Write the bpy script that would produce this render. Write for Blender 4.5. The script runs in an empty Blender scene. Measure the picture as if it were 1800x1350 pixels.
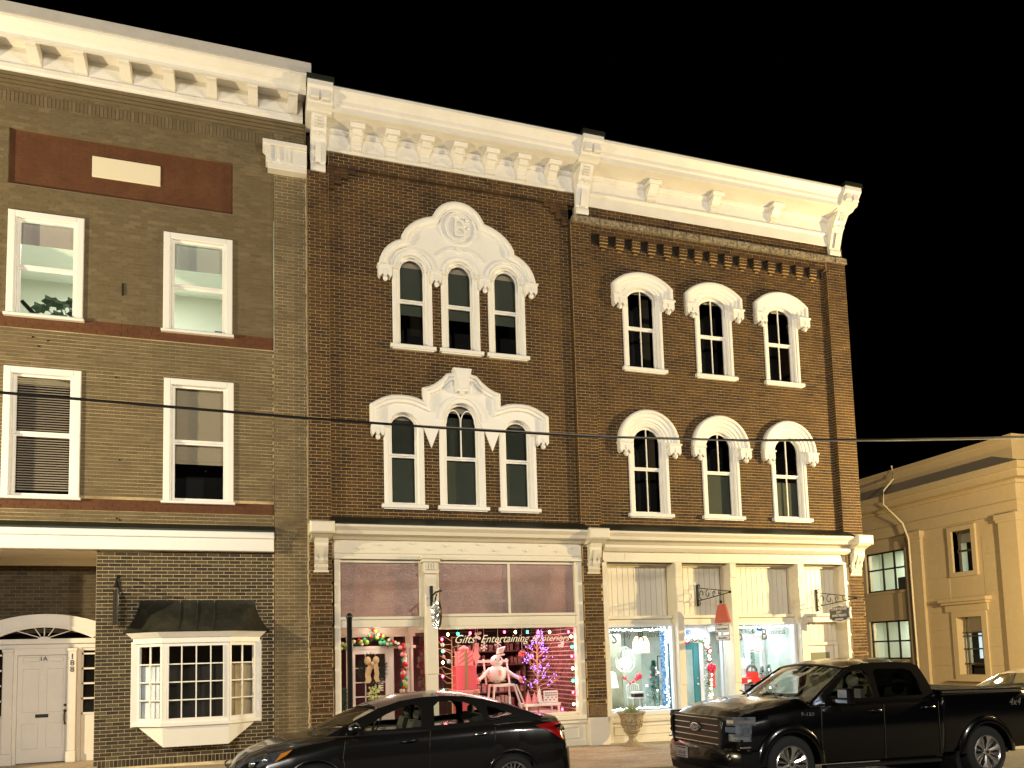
import bpy, bmesh, math, random
from mathutils import Matrix, Vector
rnd = random.Random(7)
SC = bpy.context.scene
COL = SC.collection
PI = math.pi
# ------------------------------------------------------------------ camera
cam_data = bpy.data.cameras.new('camera')
cam = bpy.data.objects.new('camera', cam_data)
COL.objects.link(cam)
cam_data.sensor_fit = 'HORIZONTAL'
cam_data.sensor_width = 36.0
cam_data.lens = 1368.52 / 1800 * 36
cam_data.shift_x = (900 - 913.27) / 1800
cam_data.shift_y = (1034.45 - 675) / 1800
cam_data.clip_start = 0.1
cam_data.clip_end = 600
cam.matrix_world = (Matrix.Translation((0, -16.1, 1.85)) @ Matrix.Rotation(-0.3232, 4, 'Z')
                    @ Matrix.Rotation(PI / 2 + 0.0853, 4, 'X') @ Matrix.Rotation(-0.0292, 4, 'Z'))
SC.camera = cam
# ------------------------------------------------------------------ sky (night) and street lighting
world = bpy.data.worlds.new('World')
SC.world = world
world.use_nodes = True
nt = world.node_tree
bg = nt.nodes['Background']
sky = nt.nodes.new('ShaderNodeTexSky')
sky.sky_type = 'NISHITA'
sky.sun_disc = False
sky.sun_elevation = math.radians(-6)
sky.sun_rotation = math.radians(200)
nt.links.new(sky.outputs[0], bg.inputs[0])
bg.inputs[1].default_value = 0.004
SC.view_settings.view_transform = 'Standard'
SC.view_settings.look = 'None'
SC.view_settings.gamma = 1
SC.view_settings.use_curve_mapping = False
SC.view_settings.exposure = 0.0
SC.cycles.use_denoising = True
SC.cycles.max_bounces = 6
SC.cycles.transparent_max_bounces = 16
SC.cycles.sample_clamp_indirect = 4.0


def lamp(name, loc, power, color, radius=0.15):
    l = bpy.data.lights.new(name, 'POINT')
    l.energy = power
    l.color = color
    l.shadow_soft_size = radius
    o = bpy.data.objects.new(name, l)
    o.location = loc
    COL.objects.link(o)
    return o


def area(name, loc, rot, sx, sy, power, color):
    l = bpy.data.lights.new(name, 'AREA')
    l.shape = 'RECTANGLE'
    l.size, l.size_y = sx, sy
    l.energy = power
    l.color = color
    o = bpy.data.objects.new(name, l)
    o.location = loc
    o.rotation_euler = rot
    COL.objects.link(o)
    return o


WARM = (1.0, 0.77, 0.46)
# street lamps of the block, just outside the picture, plus two added fill lamps
lamp('street_light_corner', (20.5, -6.5, 4.5), 10500, (1.0, 0.74, 0.34), 0.10)
lamp('street_light_near_door', (-12.5, -5.0, 5.2), 7800, (1.0, 0.82, 0.50), 0.10)
lamp('fill_light_across_left', (-5.5, -23, 8.5), 7600, (1.0, 0.92, 0.80), 0.3)  # added fill behind the camera, brightens the whole front
lamp('fill_light_across_right', (12, -25, 10.0), 8200, (1.0, 0.93, 0.83), 0.3)  # second added fill, evens out the facade light
lamp('street_light_side_street', (19.8, 1.5, 2.6), 1000, (1.0, 0.70, 0.30), 0.10)

# ------------------------------------------------------------------ helpers
W = {}                      # world position of every empty / mesh origin, by name


class MB:
    """collects faces and links them as one mesh object"""

    def __init__(s):
        s.v = []
        s.f = []
        s.t = []
        s.k = []
        s.mi = 0

    def add(s, vs, fs, tone=0.0):
        n = len(s.v)
        s.v.extend(vs)
        for f in fs:
            s.f.append([n + i for i in f])
            s.t.append(tone)
            s.k.append(s.mi)
        return s

    def box(s, x0, x1, y0, y1, z0, z1, tone=0.0):
        return s.add([(x0, y0, z0), (x1, y0, z0), (x1, y1, z0), (x0, y1, z0),
                      (x0, y0, z1), (x1, y0, z1), (x1, y1, z1), (x0, y1, z1)],
                     [(0, 1, 5, 4), (1, 2, 6, 5), (2, 3, 7, 6), (3, 0, 4, 7), (4, 5, 6, 7), (3, 2, 1, 0)], tone)

    def bbox(s, x0, x1, y0, y1, z0, z1, b=0.01, tone=0.0):
        """box whose front (-y) edges are chamfered"""
        s.add([(x0, y0 + b, z0), (x1, y0 + b, z0), (x1, y0 + b, z1), (x0, y0 + b, z1),
               (x0 + b, y0, z0 + b), (x1 - b, y0, z0 + b), (x1 - b, y0, z1 - b), (x0 + b, y0, z1 - b),
               (x0, y1, z0), (x1, y1, z0), (x1, y1, z1), (x0, y1, z1)],
              [(4, 5, 6, 7), (0, 1, 5, 4), (1, 2, 6, 5), (2, 3, 7, 6), (3, 0, 4, 7),
               (8, 9, 1, 0), (9, 10, 2, 1), (10, 11, 3, 2), (11, 8, 0, 3), (11, 10, 9, 8)], tone)
        return s

    def prism(s, pts, y0, y1):
        """polygon in xz (counter-clockwise seen from -y) from y0 (front) to y1"""
        n = len(pts)
        vs = [(x, y0, z) for x, z in pts] + [(x, y1, z) for x, z in pts]
        fs = [tuple(range(n)), tuple(range(2 * n - 1, n - 1, -1))]
        fs += [(i, i + n, (i + 1) % n + n, (i + 1) % n) for i in range(n)]
        return s.add(vs, fs)

    def prism_x(s, pts, x0, x1):
        """polygon in yz extruded along x"""
        n = len(pts)
        vs = [(x0, y, z) for y, z in pts] + [(x1, y, z) for y, z in pts]
        fs = [tuple(range(n)), tuple(range(2 * n - 1, n - 1, -1))]
        fs += [(i, i + n, (i + 1) % n + n, (i + 1) % n) for i in range(n)]
        return s.add(vs, fs)

    def prism_z(s, pts, z0, z1):
        n = len(pts)
        vs = [(x, y, z0) for x, y in pts] + [(x, y, z1) for x, y in pts]
        fs = [tuple(range(n)), tuple(range(2 * n - 1, n - 1, -1))]
        fs += [(i, i + n, (i + 1) % n + n, (i + 1) % n) for i in range(n)]
        return s.add(vs, fs)

    def loft(s, rings, close=True, caps=True):
        n = len(rings[0])
        vs = [p for r in rings for p in r]
        fs = []
        m = n if close else n - 1
        for i in range(len(rings) - 1):
            for j in range(m):
                a, b = i * n + j, i * n + (j + 1) % n
                fs.append((a, b, b + n, a + n))
        if caps and close:
            fs.append(tuple(range(n - 1, -1, -1)))
            k = (len(rings) - 1) * n
            fs.append(tuple(range(k, k + n)))
        return s.add(vs, fs)

    def tube(s, pts, r, n=6, close=False, taper=None):
        pts = [Vector(p) for p in pts]
        rings = []
        m = len(pts)
        for i, p in enumerate(pts):
            if close:
                t = pts[(i + 1) % m] - pts[i - 1]
            else:
                t = pts[min(i + 1, m - 1)] - pts[max(i - 1, 0)]
            if t.length < 1e-9:
                t = Vector((0, 0, 1))
            t.normalize()
            a = t.cross(Vector((0.13, 0.21, 1)) if abs(t.z) < .9 else Vector((1, .1, 0))).normalized()
            b = t.cross(a)
            rr = r if taper is None else r + (taper - r) * i / max(1, m - 1)
            rings.append([tuple(p + a * rr * math.cos(2 * PI * k / n) + b * rr * math.sin(2 * PI * k / n))
                          for k in range(n)])
        if close:
            rings.append(rings[0])
            return s.loft(rings, caps=False)
        return s.loft(rings)

    def lathe(s, c, prof, n=16, a0=0, sx=1.0, sy=1.0):
        cx, cy, cz = c
        rings = [[(cx + r * sx * math.cos(a0 + 2 * PI * k / n), cy + r * sy * math.sin(a0 + 2 * PI * k / n), cz + z)
                  for k in range(n)] for r, z in prof]
        return s.loft(rings)

    def ball(s, c, r, n=8, m=6, sx=1, sy=1, sz=1, tone=0.0):
        cx, cy, cz = c
        vs = [(cx, cy, cz - r * sz)]
        for i in range(1, m):
            a = -PI / 2 + PI * i / m
            for k in range(n):
                b = 2 * PI * k / n
                vs.append((cx + r * sx * math.cos(a) * math.cos(b), cy + r * sy * math.cos(a) * math.sin(b),
                           cz + r * sz * math.sin(a)))
        vs.append((cx, cy, cz + r * sz))
        fs = [(0, 1 + (k + 1) % n, 1 + k) for k in range(n)]
        for i in range(m - 2):
            for k in range(n):
                a, b = 1 + i * n + k, 1 + i * n + (k + 1) % n
                fs.append((a, b, b + n, a + n))
        e = len(vs) - 1
        k0 = 1 + (m - 2) * n
        fs += [(k0 + k, k0 + (k + 1) % n, e) for k in range(n)]
        return s.add(vs, fs, tone)

    def sweep(s, path, prof, close_prof=True, caps=True):
        """moulding: path of (x,z); prof of (outward offset to the left of the path, y)"""
        m = len(path)
        rings = []
        for i in range(m):
            p = Vector(path[i])
            d0 = (Vector(path[i]) - Vector(path[i - 1])).normalized() if i > 0 else None
            d1 = (Vector(path[i + 1]) - Vector(path[i])).normalized() if i < m - 1 else None
            if d0 is None:
                d0 = d1
            if d1 is None:
                d1 = d0
            n0 = Vector((-d0.y, d0.x))
            n1 = Vector((-d1.y, d1.x))
            nn = n0 + n1
            if nn.length < 1e-6:
                nn = n0
            nn.normalize()
            k = 1 / max(0.45, nn.dot(n0))
            rings.append([(p.x + nn.x * o * k, y, p.y + nn.y * o * k) for o, y in prof])
        return s.loft(rings, close=close_prof, caps=caps)

    def join(s, o, dx=0, dy=0, dz=0):
        return s.add([(x + dx, y + dy, z + dz) for x, y, z in o.v], o.f)

    def mesh(s, name, org, smooth=None):
        me = bpy.data.meshes.new(name)
        ox, oy, oz = org
        me.from_pydata([(x - ox, y - oy, z - oz) for x, y, z in s.v], [], s.f)
        if any(s.t):
            at = me.attributes.new('tone', 'FLOAT', 'FACE')
            at.data.foreach_set('value', s.t)
        me.update()
        if any(s.k):
            me.polygons.foreach_set('material_index', s.k)
        bm = bmesh.new()
        bm.from_mesh(me)
        bmesh.ops.recalc_face_normals(bm, faces=bm.faces)
        bm.to_mesh(me)
        bm.free()
        if smooth:
            me.polygons.foreach_set('use_smooth', [True] * len(me.polygons))
            me.set_sharp_from_angle(angle=math.radians(smooth))
        return me


def obj(name, mb, mat, parent=None, kind=None, label=None, smooth=None, category=None, group=None, org=None):
    xs = [v[0] for v in mb.v]
    ys = [v[1] for v in mb.v]
    zs = [v[2] for v in mb.v]
    if org is None:
        org = ((min(xs) + max(xs)) / 2, (min(ys) + max(ys)) / 2, min(zs))
    me = mb.mesh(name, org, smooth)
    for m in (mat if isinstance(mat, (list, tuple)) else [mat]):
        me.materials.append(m)
    o = bpy.data.objects.new(name, me)
    COL.objects.link(o)
    W[o.name] = org
    if parent is not None:
        o.parent = parent
        po = W[parent.name]
        o.location = (org[0] - po[0], org[1] - po[1], org[2] - po[2])
    else:
        o.location = org
    if kind:
        o['kind'] = kind
    if label:
        o['label'] = label
    if category:
        o['category'] = category
    if group:
        o['group'] = group
    return o


def thing(name, label, category, loc=(0, 0, 0), group=None):
    o = bpy.data.objects.new(name, None)
    o.empty_display_size = 0.2
    COL.objects.link(o)
    o.location = loc
    W[o.name] = tuple(loc)
    o['label'] = label
    o['category'] = category
    if group:
        o['group'] = group
    return o


def linked(src, parent, org, label=None, name=None):
    """another object with the mesh of src, origin at org"""
    o = bpy.data.objects.new(name or src.name.split('.')[0], src.data)
    COL.objects.link(o)
    W[o.name] = org
    o.parent = parent
    po = W[parent.name]
    o.location = (org[0] - po[0], org[1] - po[1], org[2] - po[2])
    if label:
        o['label'] = label
    return o


def text(name, body, size, loc, rot, mat, parent, ext=0.004, shear=0.0, align='CENTER', sx=1.0, off=0.0):
    cu = bpy.data.curves.new(name, 'FONT')
    cu.body = body
    cu.size = size
    cu.extrude = ext
    cu.shear = shear
    cu.align_x = align
    cu.offset = off
    cu.materials.append(mat)
    cu.resolution_u = 3
    o = bpy.data.objects.new(name, cu)
    COL.objects.link(o)
    W[o.name] = loc
    o.parent = parent
    po = W[parent.name]
    o.location = (loc[0] - po[0], loc[1] - po[1], loc[2] - po[2])
    o.rotation_euler = rot
    o.scale = (sx, 1, 1)
    return o


RF = (PI / 2, 0, 0)            # text facing the street (-y)
RL = (PI / 2, 0, -PI / 2)      # text facing left (-x)


def arc(cx, cz, rx, rz, a0, a1, n):
    return [(cx + rx * math.cos(a0 + (a1 - a0) * i / n), cz + rz * math.sin(a0 + (a1 - a0) * i / n))
            for i in range(n + 1)]


def seg(x0, x1, zs, h, n=10):
    """segmental arch from (x1,zs) over to (x0,zs), rise h (right to left)"""
    w = (x1 - x0) / 2
    if h >= w * .98:
        return arc((x0 + x1) / 2, zs, w, h, 0, PI, n)
    r = (w * w + h * h) / (2 * h)
    a = math.asin(w / r)
    cz = zs + h - r
    return [((x0 + x1) / 2 + r * math.sin(a - 2 * a * i / n), cz + r * math.cos(a - 2 * a * i / n))
            for i in range(n + 1)]


# ------------------------------------------------------------------ materials
def mat(name, color, rough=0.6, metal=0.0, emit=None, estr=0.0, spec=None, coat=0.0, noise=None, bump=0.0,
        bscale=30.0, tone=None, stretch=None, trans=0.0):
    """noise=(scale, amount, second colour); tone = list of colours picked by the tone attribute / object random"""
    m = bpy.data.materials.new(name)
    m.use_nodes = True
    n = m.node_tree.nodes
    l = m.node_tree.links
    b = n['Principled BSDF']
    b.inputs['Base Color'].default_value = (*color, 1)
    b.inputs['Roughness'].default_value = rough
    b.inputs['Metallic'].default_value = metal
    if spec is not None:
        b.inputs['Specular IOR Level'].default_value = spec
    if coat:
        b.inputs['Coat Weight'].default_value = coat
        b.inputs['Coat Roughness'].default_value = 0.04
    if trans:
        b.inputs['Transmission Weight'].default_value = trans
    if emit:
        b.inputs['Emission Color'].default_value = (*emit, 1)
        b.inputs['Emission Strength'].default_value = estr
    geo = n.new('ShaderNodeNewGeometry')
    vec = geo.outputs['Position']
    if stretch:
        mp = n.new('ShaderNodeMapping')
        mp.inputs['Scale'].default_value = stretch
        l.new(vec, mp.inputs['Vector'])
        vec = mp.outputs[0]
    col = None
    if tone:
        at = n.new('ShaderNodeAttribute')
        at.attribute_name = 'tone'
        oi = n.new('ShaderNodeObjectInfo')
        ad = n.new('ShaderNodeMath')
        ad.operation = 'ADD'
        fr = n.new('ShaderNodeMath')
        fr.operation = 'FRACT'
        l.new(at.outputs['Fac'], ad.inputs[0])
        l.new(oi.outputs['Random'], ad.inputs[1])
        l.new(ad.outputs[0], fr.inputs[0])
        cr = n.new('ShaderNodeValToRGB')
        cr.color_ramp.interpolation = 'LINEAR'
        els = cr.color_ramp.elements
        while len(els) < len(tone):
            els.new(0.5)
        for i, c in enumerate(tone):
            els[i].position = i / (len(tone) - 1)
            els[i].color = (*c, 1)
        l.new(fr.outputs[0], cr.inputs[0])
        col = cr.outputs[0]
    if noise:
        lst = noise if isinstance(noise, list) else [noise]
        for sc_, amt, c2 in lst:
            nz = n.new('ShaderNodeTexNoise')
            nz.inputs['Scale'].default_value = sc_
            nz.inputs['Detail'].default_value = 6
            nz.inputs['Roughness'].default_value = 0.65
            l.new(vec, nz.inputs['Vector'])
            rp = n.new('ShaderNodeValToRGB')
            rp.color_ramp.elements[0].position = 0.42
            rp.color_ramp.elements[1].position = 0.66
            rp.color_ramp.elements[0].color = (0, 0, 0, 1)
            rp.color_ramp.elements[1].color = (amt, amt, amt, 1)
            l.new(nz.outputs[0], rp.inputs[0])
            mx = n.new('ShaderNodeMix')
            mx.data_type = 'RGBA'
            l.new(rp.outputs[0], mx.inputs[0])
            if col is not None:
                l.new(col, mx.inputs[6])
            else:
                mx.inputs[6].default_value = (*color, 1)
            mx.inputs[7].default_value = (*c2, 1)
            col = mx.outputs[2]
    if col is not None:
        l.new(col, b.inputs['Base Color'])
    if bump:
        nz = n.new('ShaderNodeTexNoise')
        nz.inputs['Scale'].default_value = bscale
        nz.inputs['Detail'].default_value = 5
        l.new(vec, nz.inputs['Vector'])
        bp = n.new('ShaderNodeBump')
        bp.inputs['Strength'].default_value = bump
        bp.inputs['Distance'].default_value = 0.02
        l.new(nz.outputs[0], bp.inputs['Height'])
        l.new(bp.outputs[0], b.inputs['Normal'])
    return m


def glass_mat(name, tint=(1, 1, 1), refl=0.06, rough=0.02):
    m = bpy.data.materials.new(name)
    m.use_nodes = True
    n = m.node_tree.nodes
    l = m.node_tree.links
    n.clear()
    out = n.new('ShaderNodeOutputMaterial')
    tr = n.new('ShaderNodeBsdfTransparent')
    tr.inputs[0].default_value = (*tint, 1)
    gl = n.new('ShaderNodeBsdfGlossy')
    gl.inputs['Roughness'].default_value = rough
    lw = n.new('ShaderNodeLayerWeight')
    lw.inputs[0].default_value = 0.5
    fr = n.new('ShaderNodeMath')
    fr.operation = 'POWER'
    fr.inputs[1].default_value = 4.0
    l.new(lw.outputs['Facing'], fr.inputs[0])
    ad = n.new('ShaderNodeMath')
    ad.operation = 'ADD'
    ad.inputs[1].default_value = refl
    ad.use_clamp = True
    l.new(fr.outputs[0], ad.inputs[0])
    mx = n.new('ShaderNodeMixShader')
    l.new(ad.outputs[0], mx.inputs[0])
    l.new(tr.outputs[0], mx.inputs[1])
    l.new(gl.outputs[0], mx.inputs[2])
    l.new(mx.outputs[0], out.inputs[0])
    return m


def emit_mat(name, color, s):
    return mat(name, color, 0.4, emit=color, estr=s)


M = {}
M['white'] = mat('white_paint', (.74, .72, .67), .42, noise=[(2.0, .22, (.55, .5, .42)), (9.0, .12, (.62, .58, .5))], bump=.12, bscale=18)
M['trim'] = mat('white_window_trim', (.8, .79, .75), .38, noise=(4.0, .12, (.66, .62, .55)))
M['cornice_grey'] = mat('greyed_white_paint', (.5, .48, .44), .5, noise=(3.0, .5, (.4, .37, .33)), bump=.15)
M['storewhite'] = mat('storefront_paint', (.7, .66, .55), .42, noise=[(1.5, .2, (.6, .54, .42)), (12, .12, (.62, .58, .5))], bump=.1, bscale=14)
M['mortar'] = mat('pale_mortar', (.58, .40, .17), .9, noise=[(1.1, .6, (.34, .22, .08)), (7, .4, (.4, .28, .11))], bump=.5, bscale=60)
M['mortar_dirty'] = mat('dirty_mortar', (.15, .115, .06), .9, noise=[(1.1, .5, (.24, .18, .10))], bump=.3, bscale=60, stretch=(1, 1, 2.5))
M['mortar_grey'] = mat('grey_mortar', (.60, .46, .25), .9, noise=[(.75, 1.0, (.15, .115, .06)), (5, .5, (.28, .21, .11))], bump=.4, bscale=60, stretch=(1, 1, 2.5))
M['mortar_new'] = mat('clean_mortar', (.72, .60, .36), .9, noise=(6, .3, (.45, .38, .24)), bump=.4, bscale=60)
BR = [(.020, .008, .002), (.036, .015, .004), (.058, .024, .005), (.030, .012, .003), (.080, .038, .009), (.046, .020, .004), (.020, .008, .002)]
M['brick'] = mat('dark_red_brick', (.05, .025, .01), .8, tone=BR, noise=[(1.3, .6, (.12, .06, .012)), (11, .4, (.018, .008, .002))], bump=.6, bscale=50)
BG_ = [(.125, .090, .042), (.15, .112, .054), (.105, .075, .034), (.18, .135, .07), (.12, .088, .042), (.125, .090, .042)]
M['brick_grey'] = mat('olive_grey_brick', (.13, .1, .06), .8, tone=BG_, noise=[(.8, .6, (.105, .078, .036)), (9, .3, (.19, .145, .08))], bump=.5, bscale=50, stretch=(1, 1, 2))
M['brick_band'] = mat('rust_red_band_brick', (.095, .030, .007), .8, noise=[(2.5, .5, (.15, .06, .016)), (14, .4, (.07, .025, .01))], bump=.5, bscale=50)
BN = [(.024, .013, .005), (.085, .062, .026), (.040, .021, .008), (.020, .011, .004), (.11, .082, .038), (.034, .018, .007), (.065, .046, .02), (.024, .013, .005)]
M['brick_new'] = mat('mixed_brown_brick', (.06, .04, .02), .75, tone=BN, noise=(15, .3, (.03, .02, .01)), bump=.5, bscale=50)
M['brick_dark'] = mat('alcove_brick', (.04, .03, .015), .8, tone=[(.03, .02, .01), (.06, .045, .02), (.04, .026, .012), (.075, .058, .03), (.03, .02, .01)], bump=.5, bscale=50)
M['stone'] = mat('brown_sandstone', (.12, .075, .035), .85, noise=[(7, .7, (.2, .13, .06)), (20, .5, (.05, .03, .015))], bump=.9, bscale=18)
M['stone_band'] = mat('worn_stone_band', (.20, .16, .10), .9, noise=[(9, 1.0, (.03, .02, .01)), (22, .6, (.5, .42, .3))], bump=.9, bscale=30)
M['court'] = mat('tan_limestone', (.40, .32, .20), .8, noise=[(.7, .35, (.38, .28, .15)), (5, .2, (.5, .4, .25))], bump=.25, bscale=9)
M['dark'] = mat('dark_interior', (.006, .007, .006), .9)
M['shade_dark'] = mat('dark_green_shade', (.018, .026, .016), .85, noise=(.9, .6, (.03, .04, .026)))
M['shade_green'] = mat('grey_green_shade', (.05, .06, .042), .85, noise=(1.2, .6, (.035, .045, .03)))
M['shade_cream'] = mat('cream_shade', (.34, .29, .2), .8)
M['glass'] = glass_mat('window_glass', refl=.045)
M['glass_car'] = glass_mat('car_glass', (.8, .84, .82), .05)
M['glass_tint'] = glass_mat('tinted_glass', (.10, .12, .12), .09)
M['black'] = mat('black_metal', (.012, .012, .013), .35, metal=.3)
M['iron'] = mat('black_iron', (.015, .012, .010), .55, metal=.5)
M['roofmetal'] = mat('dark_metal_cap', (.018, .022, .016), .45, metal=.4, noise=(3, .5, (.03, .035, .025)))
M['copper'] = mat('weathered_copper_roof', (.050, .052, .040), .33, metal=.6, noise=[(3, .7, (.09, .085, .06)), (14, .4, (.02, .02, .015))], bump=.25, bscale=8)
M['asphalt'] = mat('asphalt', (.045, .042, .038), .85, noise=[(3, .5, (.06, .055, .05)), (90, .5, (.025, .024, .022))], bump=.5, bscale=120)
M['concrete'] = mat('pavement_concrete', (.50, .41, .29), .85, noise=[(1.2, .6, (.20, .16, .115)), (14, .6, (.15, .12, .085))], bump=.35, bscale=45, stretch=(1, 2.2, 1))
M['kerb'] = mat('kerb_concrete', (.33, .28, .2), .85, noise=(6, .5, (.2, .16, .11)), bump=.4)
M['paintline'] = mat('road_paint', (.6, .57, .5), .7, noise=(12, .5, (.2, .19, .17)))
M['transom'] = mat('pink_brown_textured_glass', (.26, .135, .105), .25, spec=.6, noise=[(.9, .9, (.36, .21, .165)), (.6, .9, (.12, .075, .055))], bump=.3, bscale=55)
M['redtile'] = M['brick_band']
M['plaque'] = mat('cream_plaque', (.75, .68, .5), .5)
M['pale_wall'] = mat('pale_green_room_wall', (.66, .68, .58), .8)
M['pale_ceiling'] = mat('room_ceiling', (.7, .72, .66), .8)
M['leaf'] = mat('plant_leaf', (.022, .05, .018), .45, noise=(5, .4, (.04, .08, .03)))
M['numeral'] = mat('black_numeral', (.01, .01, .01), .5)
M['brass'] = mat('aged_brass', (.12, .08, .04), .35, metal=.8)

# ------------------------------------------------------------------ ground
def gz(x):
    return -0.055 - 0.0163 * x


KY = -3.75     # kerb line


def sheet(name, x0, x1, y0, y1, dz, m, road=False, nx=2):
    b = MB()
    if road:
        ys = [y0, -24, -14, -8, -5.6, y1]
        hs = [-.1, .02, .06, .03, -.02, -.10]
    else:
        ys = [y0, y1]
        hs = [dz, dz]
    vs = []
    for y, h in zip(ys, hs):
        for x in (x0, x1):
            vs.append((x, y, gz(x) + h))
    fs = [(2 * i, 2 * i + 1, 2 * i + 3, 2 * i + 2) for i in range(len(ys) - 1)]
    b.add(vs, fs)
    o = obj(name, b, m, kind='structure')
    return o


sheet('ground', -150, 150, -150, 200, -0.35, M['asphalt'])
sheet('road', -80, 100, -40, KY, 0, M['asphalt'], road=True)
side = sheet('side_street', 17.0, 24.2, -3.0, 80, -.09, M['asphalt'])
pv = MB()
pv.add([(-80, KY, gz(-80) - .03), (17, KY, gz(17) - .03), (17, 30, gz(17) - .03), (-80, 30, gz(-80) - .03)], [(0, 1, 2, 3)])
pave = obj('pavement', pv, M['mortar'], kind='structure')
# pavement slabs with open joints
slabs = []
xs = -9.0
while xs < 16.9:
    ys = KY + .17
    k = 0
    while ys < -0.05:
        w, d = 1.5, 1.45
        slabs.append((xs, min(xs + w, 16.98), ys, min(ys + d, -0.005)))
        ys += d
    xs += 1.5
first = None
for (a, b_, c, d) in slabs:
    s_ = MB()
    g = .007
    for (xx, yy) in ():
        pass
    vs = []
    for zz in (0.0, 1.0):
        for (xx, yy) in ((a + g, c + g), (b_ - g, c + g), (b_ - g, d - g), (a + g, d - g)):
            vs.append((xx, yy, gz(xx) - .03 + .029 * zz))
    s_.add(vs, [(0, 1, 5, 4), (1, 2, 6, 5), (2, 3, 7, 6), (3, 0, 4, 7), (4, 5, 6, 7)])
    obj('paving_slab', s_, M['concrete'], pave)
kx = -9.0
while kx < 16.9:
    s_ = MB()
    x1 = min(kx + 1.8, 16.98)
    vs = []
    for zz in (-.13, 0.0):
        for (xx, yy) in ((kx + .005, KY), (x1 - .005, KY), (x1 - .005, KY + .16), (kx + .005, KY + .16)):
            vs.append((xx, yy, gz(xx) + zz))
    s_.add(vs, [(0, 1, 5, 4), (1, 2, 6, 5), (2, 3, 7, 6), (3, 0, 4, 7), (4, 5, 6, 7)])
    obj('kerb_stone', s_, M['kerb'], pave)
    kx += 1.8
lawn = MB()
lawn.add([(24.2, 0, gz(24) + .02), (60, 0, gz(24) + .02), (60, 60, gz(24) + .02), (24.2, 60, gz(24) + .02)], [(0, 1, 2, 3)])
obj('courthouse_pavement', lawn, M['concrete'], kind='structure')
ln = MB()
for k in range(5):
    x = 0.2 + 5.6 * k + .35
    ln.add([(x, -7.6, gz(x) + .045), (x + .1, -7.6, gz(x) + .045), (x + .1, KY - .12, gz(x) - .085), (x, KY - .12, gz(x) - .085)], [])
lane = MB()
for (x) in (5.35, 11.6):
    for (ya, yb, ha, hb) in ((-7.4, -5.6, .044, -.022), (-5.6, KY - .15, -.022, -.094)):
        lane.add([(x, ya, gz(x) + ha - .008), (x + .1, ya, gz(x) + ha - .008), (x + .1, yb, gz(x) + hb), (x, yb, gz(x) + hb)], [(0, 1, 2, 3)])
obj('parking_line', lane, M['paintline'], kind='structure')


def part_empty(name, parent, loc):
    o = bpy.data.objects.new(name, None)
    o.empty_display_size = 0.1
    COL.objects.link(o)
    W[o.name] = tuple(loc)
    o.parent = parent
    po = W[parent.name]
    o.location = (loc[0] - po[0], loc[1] - po[1], loc[2] - po[2])
    return o


# ------------------------------------------------------------------ brickwork
def px_size(x, y, z):
    return 1.0 / math.dist((x, y, z), (0, -16.1, 1.85))


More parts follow.
